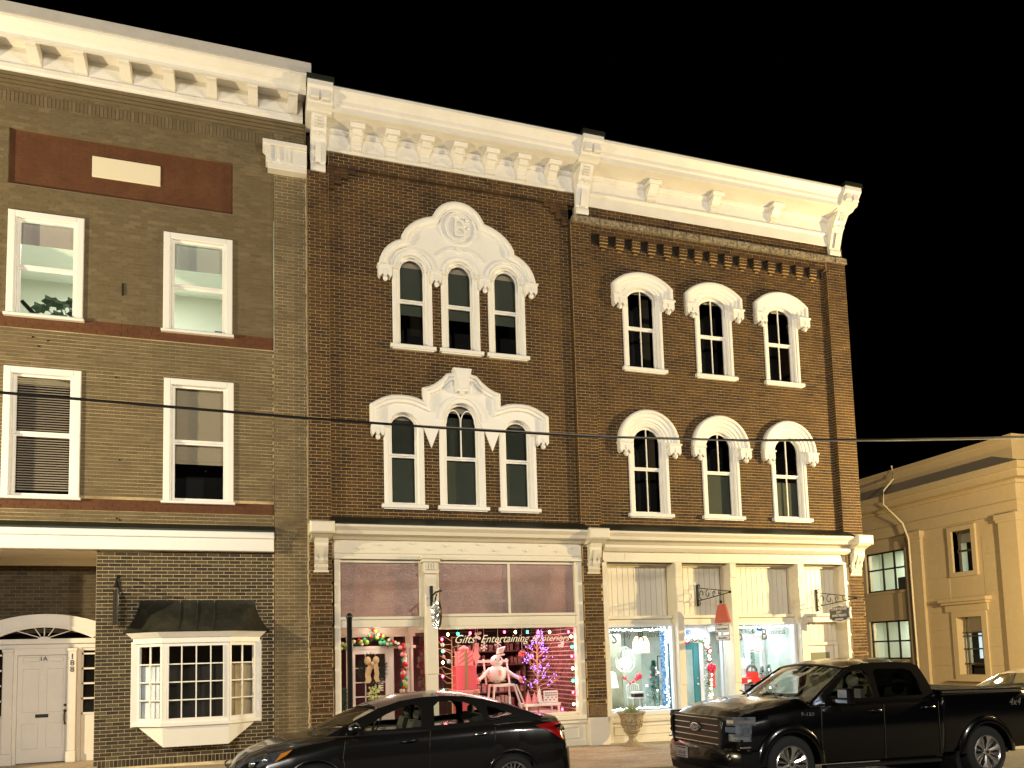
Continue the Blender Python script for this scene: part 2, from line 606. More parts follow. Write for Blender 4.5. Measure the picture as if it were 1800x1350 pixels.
def brick_wall(parent, x0, x1, z0, z1, yf, L, H, openings, bmat, mmat, singles=0, j=.010, thick=.12, name='wall',
               proud=.007, backing=True, off=0.0, single_zone=None, jit=.0015, jv=None):
    """mortar slab with openings plus every brick proud of it; the nearest whole bricks become objects of their own"""
    if backing:
        b = MB()
        zs = sorted({z0, z1, *[min(max(o[k], z0), z1) for o in openings for k in (2, 3)]})
        for za, zb in zip(zs[:-1], zs[1:]):
            if zb - za < 1e-5:
                continue
            zm = (za + zb) / 2
            cuts = sorted([(max(o[0], x0), min(o[1], x1)) for o in openings if o[2] < zm < o[3] and o[1] > x0 and o[0] < x1])
            x = x0
            for a, c in cuts:
                if a > x + 1e-5:
                    b.box(x, a, yf, yf + thick, za, zb)
                x = max(x, c)
            if x < x1 - 1e-5:
                b.box(x, x1, yf, yf + thick, za, zb)
        obj(name, b, mmat, parent)
    jv = j if jv is None else jv
    field = MB()
    whole = []
    nrow = int((z1 - z0) / H)
    H = (z1 - z0) / max(1, nrow)
    for r in range(nrow):
        za = z0 + r * H + j / 2
        zb = z0 + (r + 1) * H - j / 2
        x = x0 - ((r % 2) * .5 * L) - off
        cuts = [(o[0], o[1]) for o in openings if o[2] < zb - .01 and o[3] > za + .01]
        while x < x1:
            segs = [(max(x, x0) + jv / 2, min(x + L, x1) - jv / 2)]
            for a, c in cuts:
                ns = []
                for p, q in segs:
                    if c <= p or a >= q:
                        ns.append((p, q))
                    else:
                        if a - .004 > p:
                            ns.append((p, a - .004))
                        if c + .004 < q:
                            ns.append((c + .004, q))
                segs = ns
            for p, q in segs:
                if q - p < .025:
                    continue
                fullb = abs((q - p) - (L - jv)) < 1e-4
                if fullb and singles and (single_zone is None or single_zone(p, za)):
                    whole.append((p, q, za, zb))
                    continue
                t = rnd.random()
                yy = yf - proud + rnd.uniform(-jit, jit)
                e = rnd.uniform(-.0015, .0015)
                field.add([(p + e, yy, za), (q + e, yy, za), (q + e, yy, zb), (p + e, yy, zb),
                           (p + e, yf + .004, za), (q + e, yf + .004, za), (q + e, yf + .004, zb), (p + e, yf + .004, zb)],
                          [(0, 1, 2, 3), (4, 5, 1, 0), (5, 6, 2, 1), (6, 7, 3, 2), (7, 4, 0, 3)], t)
            x += L
    if whole:
        whole.sort(key=lambda w: -px_size(w[0], yf, w[2]))
        for p, q, za, zb in whole[singles:]:
            t = rnd.random()
            yy = yf - proud + rnd.uniform(-jit, jit)
            field.add([(p, yy, za), (q, yy, za), (q, yy, zb), (p, yy, zb),
                       (p, yf + .004, za), (q, yf + .004, za), (q, yf + .004, zb), (p, yf + .004, zb)],
                      [(0, 1, 2, 3), (4, 5, 1, 0), (5, 6, 2, 1), (6, 7, 3, 2), (7, 4, 0, 3)], t)
        src = None
        for p, q, za, zb in whole[:singles]:
            yo = rnd.uniform(-jit, jit)
            if src is None:
                b = MB()
                b.add([(p, yf - proud, za), (q, yf - proud, za), (q, yf - proud, zb), (p, yf - proud, zb),
                       (p, yf + .004, za), (q, yf + .004, za), (q, yf + .004, zb), (p, yf + .004, zb)],
                      [(0, 1, 2, 3), (4, 5, 1, 0), (5, 6, 2, 1), (6, 7, 3, 2), (7, 4, 0, 3)])
                org = ((p + q) / 2, yf - proud, za)
                src = obj('brick', b, bmat, parent, org=org)
            else:
                linked(src, parent, ((p + q) / 2, yf - proud + yo, za), name='brick')
    if field.v:
        obj('brickwork', field, bmat, parent, kind='stuff')


# ------------------------------------------------------------------ windows
def pane_rect(x0, x1, z0, z1, y):
    return MB().add([(x0, y, z0), (x1, y, z0), (x1, y, z1), (x0, y, z1)], [(0, 1, 2, 3)])


def window_rect(parent, x0, x1, z0, z1, cw=.10, yf=-.05, ys=.07, rail=None, sill=True, label=None, glass=None, shade=None,
                mull=None, sw=.055, mats=None):
    """casing is the part; sash, pane, sill and shade are its sub-parts"""
    mt = mats or M['trim']
    b = MB()
    b.bbox(x0, x0 + cw, yf, ys + .06, z0, z1)
    b.bbox(x1 - cw, x1, yf, ys + .06, z0, z1)
    b.bbox(x0 + cw, x1 - cw, yf, ys + .06, z1 - cw, z1)
    b.box(x0 + cw, x0 + cw + .02, yf + .03, ys, z0, z1 - cw)
    b.box(x1 - cw - .02, x1 - cw, yf + .03, ys, z0, z1 - cw)
    w = obj('window', b, mt, parent, label=label)
    a, c = x0 + cw + .02, x1 - cw - .02
    zt = z1 - cw
    zr = rail if rail else (z0 + zt) / 2
    for i, (p, q) in enumerate(((z0 + .03, zr), (zr, zt))):
        y = ys if i == 0 else ys - .025
        s_ = MB()
        s_.box(a, a + sw, y, y + .03, p, q)
        s_.box(c - sw, c, y, y + .03, p, q)
        s_.box(a + sw, c - sw, y, y + .03, p, p + sw * .9)
        s_.box(a + sw, c - sw, y, y + .03, q - sw * .7, q)
        obj('sash', s_, mt, w)
        obj('pane', pane_rect(a + sw, c - sw, p + sw * .9, q - sw * .7, y + .015), glass or M['glass'], w)
    if sill:
        s_ = MB().bbox(x0 - .03, x1 + .03, yf - .05, ys, z0 - .05, z0)
        obj('sill', s_, mt, w)
    return w, (a, c, z0, zt)


def arch_line(cx, g, z0, zs, h, n=12):
    return [(cx - g, z0), (cx - g, zs)] + list(reversed(seg(cx - g, cx + g, zs, h, n)))[1:-1] + [(cx + g, zs), (cx + g, z0)]


def window_arch(parent, cx, g, cw, z0, zs, h, rail, kind, shades, label=None, sill_half=None):
    """g = half width of the glazed opening, cw = casing width"""
    line = arch_line(cx, g, z0, zs, h)
    b = MB()
    prof = [(0, .16), (0, .015), (.03, -.012), (cw * .45, -.012), (cw * .5, -.035), (cw - .02, -.04), (cw, -.02), (cw, .05), (cw * .5, .16)]
    b.sweep(line, prof)
    w = obj('window', b, M['trim'], parent, label=label, smooth=35)
    # sill
    sh = sill_half or g + cw + .06
    s_ = MB().bbox(cx - sh, cx + sh, -.11, .12, z0 - .085, z0, .012)
    s_.box(cx - sh + .05, cx + sh - .05, -.07, .1, z0 - .105, z0 - .085)
    obj('sill', s_, M['trim'], w)
    sw = .045
    inner = g - sw
    # lower sash
    y = .10
    s_ = MB()
    s_.box(cx - g, cx - inner, y, y + .035, z0, rail)
    s_.box(cx + inner, cx + g, y, y + .035, z0, rail)
    s_.box(cx - inner, cx + inner, y, y + .035, z0, z0 + .07)
    s_.box(cx - inner, cx + inner, y, y + .035, rail - .035, rail)
    if kind in ('cross', 'cross_top'):
        if kind == 'cross':
            s_.box(cx - .013, cx + .013, y, y + .03, z0 + .07, rail - .035)
    obj('sash', s_, M['trim'], w)
    obj('pane', pane_rect(cx - inner, cx + inner, z0 + .07, rail - .035, y + .018), M['glass'], w)
    # upper sash
    y = .07
    up = arch_line(cx, g, rail, zs, h)
    s_ = MB().sweep(up, [(-sw, y), (0, y), (0, y + .035), (-sw, y + .035)])
    s_.box(cx - inner, cx + inner, y, y + .035, rail, rail + .04)
    if kind in ('cross', 'cross_top'):
        s_.box(cx - .013, cx + .013, y, y + .03, rail + .04, zs + h - sw)
    if kind == 'gothic':
        s_.box(cx - .013, cx + .013, y, y + .03, rail + .04, zs)
        for sgn in (-1, 1):
            c2 = cx + sgn * inner / 2
            s_.sweep(list(reversed(arc(c2, zs - .06, inner / 2, .30, 0, PI, 8))), [(-.012, y + .002), (.012, y + .002), (.012, y + .028), (-.012, y + .028)])
    obj('sash', s_, M['trim'], w)
    pl = arch_line(cx, inner, rail + .04, zs, h - sw)
    vs = [(x, y + .018, z) for x, z in pl]
    obj('pane', MB().add(vs, [tuple(range(len(vs)))]), M['glass'], w)
    for (sz0, sz1, m) in shades:
        obj('shade', MB().box(cx - g, cx + g, .19, .195, sz0, min(sz1, zs + h)), M[m], w)
    # darkness of the unlit room behind
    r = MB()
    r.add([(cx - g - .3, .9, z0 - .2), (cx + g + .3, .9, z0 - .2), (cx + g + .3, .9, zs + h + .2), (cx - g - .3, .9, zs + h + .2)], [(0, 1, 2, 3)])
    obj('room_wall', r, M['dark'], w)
    return w


def pendant(parent, cx, zt, w=.30, y=-.15):
    b = MB()
    b.bbox(cx - w / 2 - .02, cx + w / 2 + .02, y - .045, 0, zt - .04, zt, .008)
    b.bbox(cx - w / 2, cx + w / 2, y - .02, 0, zt - .21, zt - .04, .008)
    # three points hanging below
    for dx, ww, d in ((-w * .36, w * .26, .06), (w * .36, w * .26, .06), (0, w * .3, .075)):
        b.prism([(cx + dx - ww / 2, zt - .21), (cx + dx, zt - .21 - d), (cx + dx + ww / 2, zt - .21)], y - .018, -.0)
    b.ball((cx, y + .0, zt - .30), .052, 8, 6, sz=1.25)
    b.box(cx - .008, cx + .008, y - .035, y - .02, zt - .19, zt - .10)
    b.ball((cx, y - .025, zt - .19), .018, 6, 4)
    return obj('pendant', b, M['trim'], parent, smooth=40)


# ================================================================== GREY BUILDING (left)
gb = thing('grey_brick_building', 'olive-grey three-storey brick building with red inset panel and white bay window at street level',
           'building', (-2.0, 0, 0))
GX0, GX1 = -7.2, .93
win_op = [(-4.39, -3.23, 8.43, 10.36), (-1.74, -.57, 8.40, 10.33), (-4.39, -3.23, 4.98, 7.36), (-1.71, -.54, 4.98, 7.36), (-7.04, -5.88, 8.43, 10.36), (-7.04, -5.88, 4.98, 7.36)]
panel_op = [(-4.47, -.52, 10.94, 12.04)]
bands = [(-7.2, .27, 8.16, 8.42), (-7.2, .27, 4.77, 4.99)]
brick_wall(gb, GX0, .27, 4.42, 8.42, 0.0, .2127, .0685, win_op + bands, M['brick_grey'], M['mortar_grey'], singles=130, single_zone=lambda x, z: x > -4.9, proud=.004, jv=.005)
brick_wall(gb, GX0, .27, 8.42, 13.14, 0.0, .2127, .0685, win_op + panel_op, M['brick_grey'], M['mortar_dirty'], proud=.004, jv=.005)
# pier beside the red brick building, set slightly forward
brick_wall(gb, .28, .925, 0.0 + gz(.6), 13.14, -.02, .2127, .0685, [], M['brick_grey'], M['mortar_grey'], thick=.14, proud=.004,
           singles=60, off=.05, single_zone=lambda x, z: z < 5)
b = MB()
zz = -.05
while zz < 12.0:
    h = rnd.uniform(.05, .13)
    x = .93 + rnd.uniform(-.012, .008)
    b.box(x - .012 - rnd.uniform(0, .01), x + .012, -.045, -.02, zz, min(zz + h, 12.0))
    zz += h
obj('mortar_seam', b, mat('seam_mortar', (.5, .42, .28), .9), gb)
# rust red bands and the sunk panel: brickwork of its own colour
for (a, c, p, q) in ((-7.2, .27, 8.16, 8.42), (-7.2, .27, 4.77, 4.99)):
    brick_wall(gb, a, c, p, q, .0, .2127, .0685, [o for o in win_op], M['brick_band'], M['brick_band'], proud=.004, name='band')
brick_wall(gb, -4.47, -.52, 10.94, 12.04, .06, .2127, .0685, [(-3.08, -1.87, 11.33, 11.75)], M['brick_band'], M['brick_band'], proud=.002, name='sunk_panel')
pq = MB().bbox(-3.08, -1.87, .03, .1, 11.33, 11.75, .01)
plq = obj('date_plaque', pq, M['plaque'], gb)
# soldier course under the cornice (bricks on end)
b = MB()
x = -7.2
while x < .2:
    b.add([(x + .004, -.018, 12.55), (x + .062, -.018, 12.55), (x + .062, -.018, 12.75), (x + .004, -.018, 12.75),
           (x + .004, 0, 12.55), (x + .062, 0, 12.55), (x + .062, 0, 12.75), (x + .004, 0, 12.75)],
          [(0, 1, 2, 3), (4, 5, 1, 0), (5, 6, 2, 1), (6, 7, 3, 2), (7, 4, 0, 3)], rnd.random())
    x += .0685
obj('soldier_course', b, M['brick_grey'], gb, kind='stuff')
b = MB()
for i in range(4):
    b.box(-7.2, .9, -.03 - .018 * i, 0.0, 12.83 + .07 * i, 12.83 + .07 * i + .058)
obj('corbel_courses', b, M['brick_grey'], gb)
# cornice of the grey building
cn = MB()
cn.prism_x([(.1, 13.08), (-.08, 13.08), (-.08, 13.14), (-.11, 13.16), (-.11, 13.24), (-.08, 13.27), (-.08, 13.62), (.1, 13.62)], -7.2, .86)
cor = obj('cornice', cn, M['white'], gb)
b = MB().prism_x([(-.56, 13.40), (-.62, 13.40), (-.62, 13.47), (-.66, 13.50), (-.68, 13.52), (-.72, 13.54), (-.80, 13.60), (-.84, 13.62), (-.84, 13.66), (.1, 13.66), (.1, 13.60), (-.56, 13.60)], -7.2, .90)
obj('crown_moulding', b, M['white'], cor)
b = MB().box(-7.2, .99, -.87, .1, 13.662, 13.88)
obj('fascia', b, M['cornice_grey'], cor)
prof = [(-.085, 13.28), (-.16, 13.27), (-.26, 13.30), (-.38, 13.34), (-.48, 13.37), (-.555, 13.375), (-.555, 13.595), (-.085, 13.595)]
src = None
for k in range(-4, 8):
    x = -4.03 + .78 * k
    if x > .7 or x < -7:
        continue
    if src is None:
        mm = MB().prism_x(prof, x - .095, x + .095)
        src = obj('modillion', mm, M['white'], gb, org=(x, -.28, 13.27))
    else:
        linked(src, gb, (x, -.28, 13.27))
# end piece of neighbouring cornice on the pier
ep = MB()
ep.bbox(.06, .93, -.30, -.02, 12.40, 12.50, .01)
ep.bbox(.12, .93, -.24, -.02, 12.05, 12.40, .01)
ep.bbox(.16, .93, -.22, -.02, 11.93, 12.05, .01)
ep.prism([(.06, 12.5), (.06, 12.36), (.12, 12.3), (.14, 12.2), (.20, 12.12), (.22, 12.05), (.22, 12.5)], -.27, -.02)
ep.bbox(.34, .40, -.27, -.24, 12.10, 12.36, .006)
ep.bbox(.58, .60, -.26, -.24, 12.08, 12.36, .004)
obj('cornice_end', ep, M['white'], gb)
# white beam above the street floor
bm_ = MB()
bm_.bbox(-7.2, .265, -.16, .1, 4.02, 4.27, .012)
bm_.bbox(-7.2, .27, -.19, .1, 4.27, 4.40, .012)
obj('beam', bm_, M['trim'], gb)
obj('ledge', MB().prism_x([(-.2, 4.402), (-.2, 4.43), (0.0, 4.55), (0.0, 4.402)], -7.2, .27), M['roofmetal'], gb)
# upper windows
for (a, c, z0, z1, rail, lab) in ((-4.44, -3.18, 8.41, 10.41, 9.35, 'lit window with a plant inside'),
                                  (-1.79, -.52, 8.38, 10.37, 9.31, 'lit window with a half-drawn pale blind'),
                                  (-4.44, -3.18, 4.99, 7.41, 6.17, 'window with lowered slatted blind'),
                                  (-1.76, -.49, 4.99, 7.41, 6.17, 'window with a cream pleated shade half down')):
    w, (p, q, zb, zt) = window_rect(gb, a, c, z0, z1, .12, rail=rail, label=lab)
    if z0 > 8:
        if a < -4:
            obj('shade', MB().box(p, q, .17, .175, 9.86, zt), mat('grey_translucent_shade', (.36, .33, .30), .8), w)
        else:
            obj('shade', MB().box(p, q, .17, .175, 9.72, zt), mat('pale_translucent_shade', (.40, .43, .38), .8), w)
    elif a < -4:
        sl = MB().box(p, q, -.018, .018, -.0035, .0035)
        sl = MB()
        sl.add([(p, .16, 0), (q, .16, 0), (q, .20, .022), (p, .20, .022)], [(0, 1, 2, 3)])
        first = None
        z = zt - .03
        while z > 5.12:
            if first is None:
                s2 = MB()
                s2.add([(p, .16, z), (q, .16, z), (q, .19, z + .030), (p, .19, z + .030)], [(0, 1, 2, 3)])
                first = obj('blind_slat', s2, mat('blind_slats', (.42, .36, .28), .6), w, org=((p + q) / 2, .175, z))
            else:
                linked(first, w, ((p + q) / 2, .175, z))
            z -= .047
    else:
        s2 = MB()
        z = zt
        k = 0
        while z > 5.85:
            s2.add([(p, .18 - .01 * (k % 2), z), (q, .18 - .01 * (k % 2), z), (q, .18 - .01 * ((k + 1) % 2), z - .19), (p, .18 - .01 * ((k + 1) % 2), z - .19)], [(0, 1, 2, 3)])
            z -= .19
            k += 1
        s2.box(p, q, .165, .185, 5.83, 5.86)
        obj('shade', s2, mat('pleated_cream_shade', (.30, .26, .18), .8), w)
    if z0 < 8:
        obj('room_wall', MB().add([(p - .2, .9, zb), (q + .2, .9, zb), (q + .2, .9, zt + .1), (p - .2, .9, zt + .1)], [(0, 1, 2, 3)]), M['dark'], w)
# lit room on the top floor
room = MB()
room.add([(-7, 4.2, 8.2), (.6, 4.2, 8.2), (.6, 4.2, 11.0), (-7, 4.2, 11.0)], [(0, 1, 2, 3)])
room.add([(-7, .14, 8.2), (-7, 4.2, 8.2), (-7, 4.2, 11.0), (-7, .14, 11.0)], [(0, 1, 2, 3)])
room.add([(.6, .14, 8.2), (.6, 4.2, 8.2), (.6, 4.2, 11.0), (.6, .14, 11.0)], [(0, 1, 2, 3)])
room.add([(-7, .14, 8.2), (.6, .14, 8.2), (.6, 4.2, 8.2), (-7, 4.2, 8.2)], [(0, 1, 2, 3)])
obj('room_wall', room, M['pale_wall'], gb)
rc = MB().add([(-7, .14, 11.0), (.6, .14, 11.0), (.6, 4.2, 11.0), (-7, 4.2, 11.0)], [(0, 1, 2, 3)])
# sloped wall of the attic stair seen through the left window
rc.add([(-7, 3.0, 9.5), (-3.6, 4.1, 8.6), (-3.6, 4.1, 11), (-7, 3.0, 11)], [])
obj('room_ceiling', rc, M['pale_ceiling'], gb)
area('room_light', (-3.0, 2.0, 10.9), (0, 0, 0), 3.0, 1.5, 190, (.95, 1.0, .90))
# potted plant behind the left lit window
pp = thing('potted_plant', 'dark big-leaved potted plant behind the lit top-floor window of the grey building', 'plant', (-3.55, .55, 8.3))
obj('pot', MB().lathe((-3.55, .55, 8.3), [(.10, 0), (.14, .2), (.15, .22)], 10), mat('clay_pot', (.2, .1, .05), .8), pp, smooth=30)
st = MB()
leaves = []
for k, (ax, az, r) in enumerate(((-.42, .50, .16), (-.24, .66, .17), (-.06, .58, .15), (.12, .70, .15), (-.36, .30, .15), (-.10, .36, .14), (.16, .44, .14), (.26, .6, .13), (-.2, .86 - .2, .1))):
    tip = (-3.55 + ax, .5 + rnd.uniform(-.12, .1), 8.3 + az)
    st.tube([(-3.55, .55, 8.48), ((-3.55 + tip[0]) / 2, .52, 8.3 + az * .75), tip], .008, 5)
    lf = MB()
    pts = []
    n = 14
    for i in range(n):
        t = 2 * PI * i / n
        rr = r * (1.0 - .30 * abs(math.cos(3.5 * t))) * (1.15 if abs(t - PI) < 1 else .9)
        pts.append((tip[0] + rr * math.cos(t) * 1.1, tip[1] + .05 * math.sin(t * 2), tip[2] - .04 + rr * .75 * math.sin(t)))
    lf.add(pts + [(tip[0], tip[1] - .02, tip[2] - .02)], [(i, (i + 1) % n, n) for i in range(n)])
    obj('leaf', lf, M['leaf'], pp)
obj('stem', st, M['leaf'], pp)
ac = thing('wall_heater', 'dark slanting wall unit in the lit top-floor room left of the plant', 'heater', (-4.3, 1.6, 8.9))
b = MB()
b.add([(-4.62, 1.5, 9.30), (-4.56, 1.5, 9.34), (-4.12, 1.5, 8.86), (-4.18, 1.5, 8.80), (-4.62, 1.7, 9.30), (-4.56, 1.7, 9.34), (-4.12, 1.7, 8.86), (-4.18, 1.7, 8.80)],
      [(0, 1, 2, 3), (4, 5, 6, 7), (0, 1, 5, 4), (1, 2, 6, 5), (2, 3, 7, 6), (3, 0, 4, 7)])
obj('case', b, M['black'], ac)
for (x, w_, h_, lab) in ((-1.30, .26, .09, 'small black monitor standing left on the sill of the right-hand lit window'), (-.78, .17, .14, 'small black monitor standing right on the sill of the right-hand lit window')):
    t_ = thing('monitor', lab, 'monitor', (x, .35, 8.4), 'monitors on the window sill')
    obj('screen', MB().bbox(x - w_ / 2, x + w_ / 2, .34, .37, 8.46, 8.46 + h_), M['black'], t_)
    obj('stand', MB().box(x - .03, x + .03, .35, .38, 8.38, 8.46), M['black'], t_)
# wall hardware
b = MB().box(-2.52, -2.49, -.03, 0, 8.98, 9.22)
obj('iron_plate', b, M['iron'], gb)
for (x, z) in ((-4.0, 8.0), (-3.75, 7.95), (-3.9, 7.83), (-2.6, 7.35), (-1.0, 5.6), (-2.52, 5.75), (.52, 5.6), (-2.55, 4.63), (-2.5, 4.6)):
    obj('wall_bolt', MB().ball((x, -.012, z), .018, 6, 4), M['iron'], gb)

# ---- street floor of the grey building: brown brick wall with bay window
SB = gz(-1.3)
bay_op = [(-2.12, -.12, .78, 2.30)]
brick_wall(gb, -2.88, .265, .15, 3.99, .02, .2015, .0675, bay_op, M['brick_new'], M['mortar_new'], singles=110, name='shopfront_wall', proud=.008,
           single_zone=lambda x, z: True)
# rowlock course along the foot
b = MB()
b.box(-2.88, .265, .02, .12, SB - .05, .15)
obj('footing', b, M['mortar_new'], gb)
x = -2.875
src = None
while x < .22:
    if src is None:
        b = MB().add([(x, .008, .02), (x + .056, .008, .02), (x + .056, .008, .142), (x, .008, .142), (x, .024, .02), (x + .056, .024, .02), (x + .056, .024, .142), (x, .024, .142)],
                     [(0, 1, 2, 3), (4, 5, 1, 0), (5, 6, 2, 1), (6, 7, 3, 2), (7, 4, 0, 3)])
        src = obj('rowlock_brick', b, M['brick_new'], gb, org=(x + .028, .008, .02))
    else:
        linked(src, gb, (x + .028, .008, .02))
    x += .067
# return of that wall into the alcove; the unseen left wing is added for shade
brick_wall(gb, -7.2, -5.06, SB, 3.99, .02, .2015, .0675, [], M['brick_new'], M['mortar_new'], name='alcove_shade_wing')
obj('alcove_side', MB().box(-5.14, -5.06, .12, 1.2, SB - .1, 4.0), M['mortar'], gb)  # unseen left side, added with the wing to block the lamp
brick_dark_side = MB().box(-2.88, -2.80, .12, 1.2, SB - .1, 4.0)
obj('alcove_side', brick_dark_side, M['mortar'], gb)
# alcove
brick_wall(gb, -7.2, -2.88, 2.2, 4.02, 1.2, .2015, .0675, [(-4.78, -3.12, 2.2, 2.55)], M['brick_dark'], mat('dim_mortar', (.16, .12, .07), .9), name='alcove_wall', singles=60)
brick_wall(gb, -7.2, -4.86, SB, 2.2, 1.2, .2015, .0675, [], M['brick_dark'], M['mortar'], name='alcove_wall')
obj('soffit', MB().box(-7.2, -2.88, -.02, 1.2, 4.00, 4.04), M['white'], gb)
obj('soffit_trim', MB().box(-7.2, -2.885, 1.12, 1.2, 3.86, 3.999), M['white'], gb)
obj('step', MB().box(-7.2, -2.80, -.05, 1.3, SB - .2, .055), M['concrete'], gb)
# door surround
dcx = -3.96
out = seg(-5.0, -2.89, 2.69, .22, 18)
inn = seg(-4.80, -3.12, 2.43, .22, 18)
ring = MB().prism(list(out) + list(reversed(inn)), 1.10, 1.2)
sur = obj('door_surround', ring, M['white'], gb, smooth=30)
rr = MB().sweep(list(reversed(seg(-4.86, -3.06, 2.47, .24, 18))), [(-.015, 1.085), (.02, 1.085), (.02, 1.10), (-.015, 1.10)])
rr.bbox(-5.0, -2.89, 1.07, 1.2, 2.33, 2.43, .01)
rr.bbox(-5.0, -2.89, 1.11, 1.2, 2.24, 2.33, .01)
obj('transom_bar', rr, M['white'], sur)
fan = MB()
for a in (18, 50, 90, 130, 162):
    a = math.radians(a)
    fan.tube([(dcx + .1 * math.cos(a), 1.13, 2.45 + .04 * math.sin(a)), (dcx + min(.78, .2 / max(.01, math.sin(a))) * math.cos(a), 1.13, 2.43 + min(.78 * math.sin(a), .21))], .010, 6)
fan.lathe((dcx, 1.15, 2.42), [(0, 0)], 3) if False else None
fan.prism(arc(dcx, 2.43, .11, .045, 0, PI, 8), 1.11, 1.16)
obj('fanlight_bars', fan, M['white'], sur)
pts = [(x, 1.16, z) for x, z in inn]
obj('fanlight_pane', MB().add(pts, [tuple(range(len(pts)))]), M['glass'], sur)
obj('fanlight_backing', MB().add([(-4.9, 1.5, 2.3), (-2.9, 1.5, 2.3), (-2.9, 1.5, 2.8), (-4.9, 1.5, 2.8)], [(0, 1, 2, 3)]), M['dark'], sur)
for (x0, x1) in ((-4.63, -4.46), (-3.54, -3.38)):
    cl = MB().bbox(x0, x1, 1.06, 1.2, .26, 2.24, .012)
    cl.bbox(x0 - .01, x1 + .01, 1.04, 1.2, .05, .26, .012)
    cl.bbox(x0 - .01, x1 + .01, 1.045, 1.2, 2.18, 2.24, .008)
    obj('pilaster', cl, M['white'], sur)
jb = MB()
jb.box(-4.46, -4.40, 1.12, 1.2, .05, 2.24)
jb.box(-4.40, -3.54, 1.12, 1.2, 2.12, 2.24)
jb.box(-5.0, -4.63, 1.16, 1.2, .05, .95)
jb.box(-3.38, -3.31, 1.12, 1.2, .05, 2.24)
jb.box(-3.31, -2.89, 1.16, 1.2, .05, .95)
jb.box(-3.31, -2.89, 1.14, 1.2, 2.19, 2.24)
obj('jamb', jb, M['white'], sur)
dr = MB()
dr.bbox(-4.40, -3.54, 1.165, 1.2, .07, 2.12, .004)
door = obj('door', dr, M['white'], gb, label='cream panelled door marked 1A')
for (x0, x1) in ((-4.32, -4.03), (-3.91, -3.62)):
    for (z0, z1) in ((1.985, 2.085), (1.02, 1.86), (.33, .82)):
        q = MB().sweep([(x0, z0), (x0, z1), (x1, z1), (x1, z0), (x0, z0)], [(-.018, 1.166), (-.009, 1.157), (0, 1.166)], close_prof=False, caps=False)
        q.add([(x0 + .018, 1.1645, z0 + .018), (x1 - .018, 1.1645, z0 + .018), (x1 - .018, 1.1645, z1 - .018), (x0 + .018, 1.1645, z1 - .018)], [(0, 1, 2, 3)])
        obj('door_panel', q, M['white'], door)
obj('mail_slot', MB().bbox(-4.09, -3.87, 1.155, 1.167, .92, .985, .003), M['numeral'], door)
hd = MB()
hd.ball((-3.585, 1.15, 1.145), .027, 8, 6)
hd.ball((-3.585, 1.15, 1.035), .03, 8, 6)
hd.tube([(-3.585, 1.14, 1.03), (-3.59, 1.10, .97), (-3.59, 1.10, .86), (-3.585, 1.145, .80)], .011, 6)
hd.ball((-3.585, 1.15, .79), .022, 8, 6)
obj('door_handle', hd, M['brass'], door, smooth=40)
text('door_lettering', '1A', .115, (-3.97, 1.155, 2.01), RF, M['numeral'], door)
for i, ch in enumerate('188'):
    text('house_number', ch, .15, (-3.46, 1.055, 2.03 - .125 * i), RF, M['numeral'], sur)
for (x0, x1) in ((-3.31, -2.89), (-5.0, -4.66)):
    sd = MB()
    for z in (.95, 1.24, 1.53, 1.82, 2.11):
        sd.box(x0, x1, 1.14, 1.17, z, z + .035)
    sd.box(x0, x0 + .03, 1.14, 1.17, .95, 2.19)
    s_ = obj('sidelight', sd, M['white'], sur)
    for z in (.985, 1.275, 1.565, 1.855):
        obj('pane', pane_rect(x0 + .03, x1, z, z + .255, 1.155), M['glass'], sur)
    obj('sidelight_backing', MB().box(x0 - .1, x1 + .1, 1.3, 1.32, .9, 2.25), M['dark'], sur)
# ---- bay window
bay = part_empty('bay_window', gb, (-1.12, 0, .35))
KL, KR, BD = -1.69, -.55, -.42
TL, TR = -2.16, -.08
tr = MB()
tr.bbox(-2.27, -2.12, -.05, .12, .72, 2.30, .01)
tr.bbox(-.12, .03, -.05, .12, .72, 2.30, .01)
obj('wall_trim', tr, M['trim'], bay)


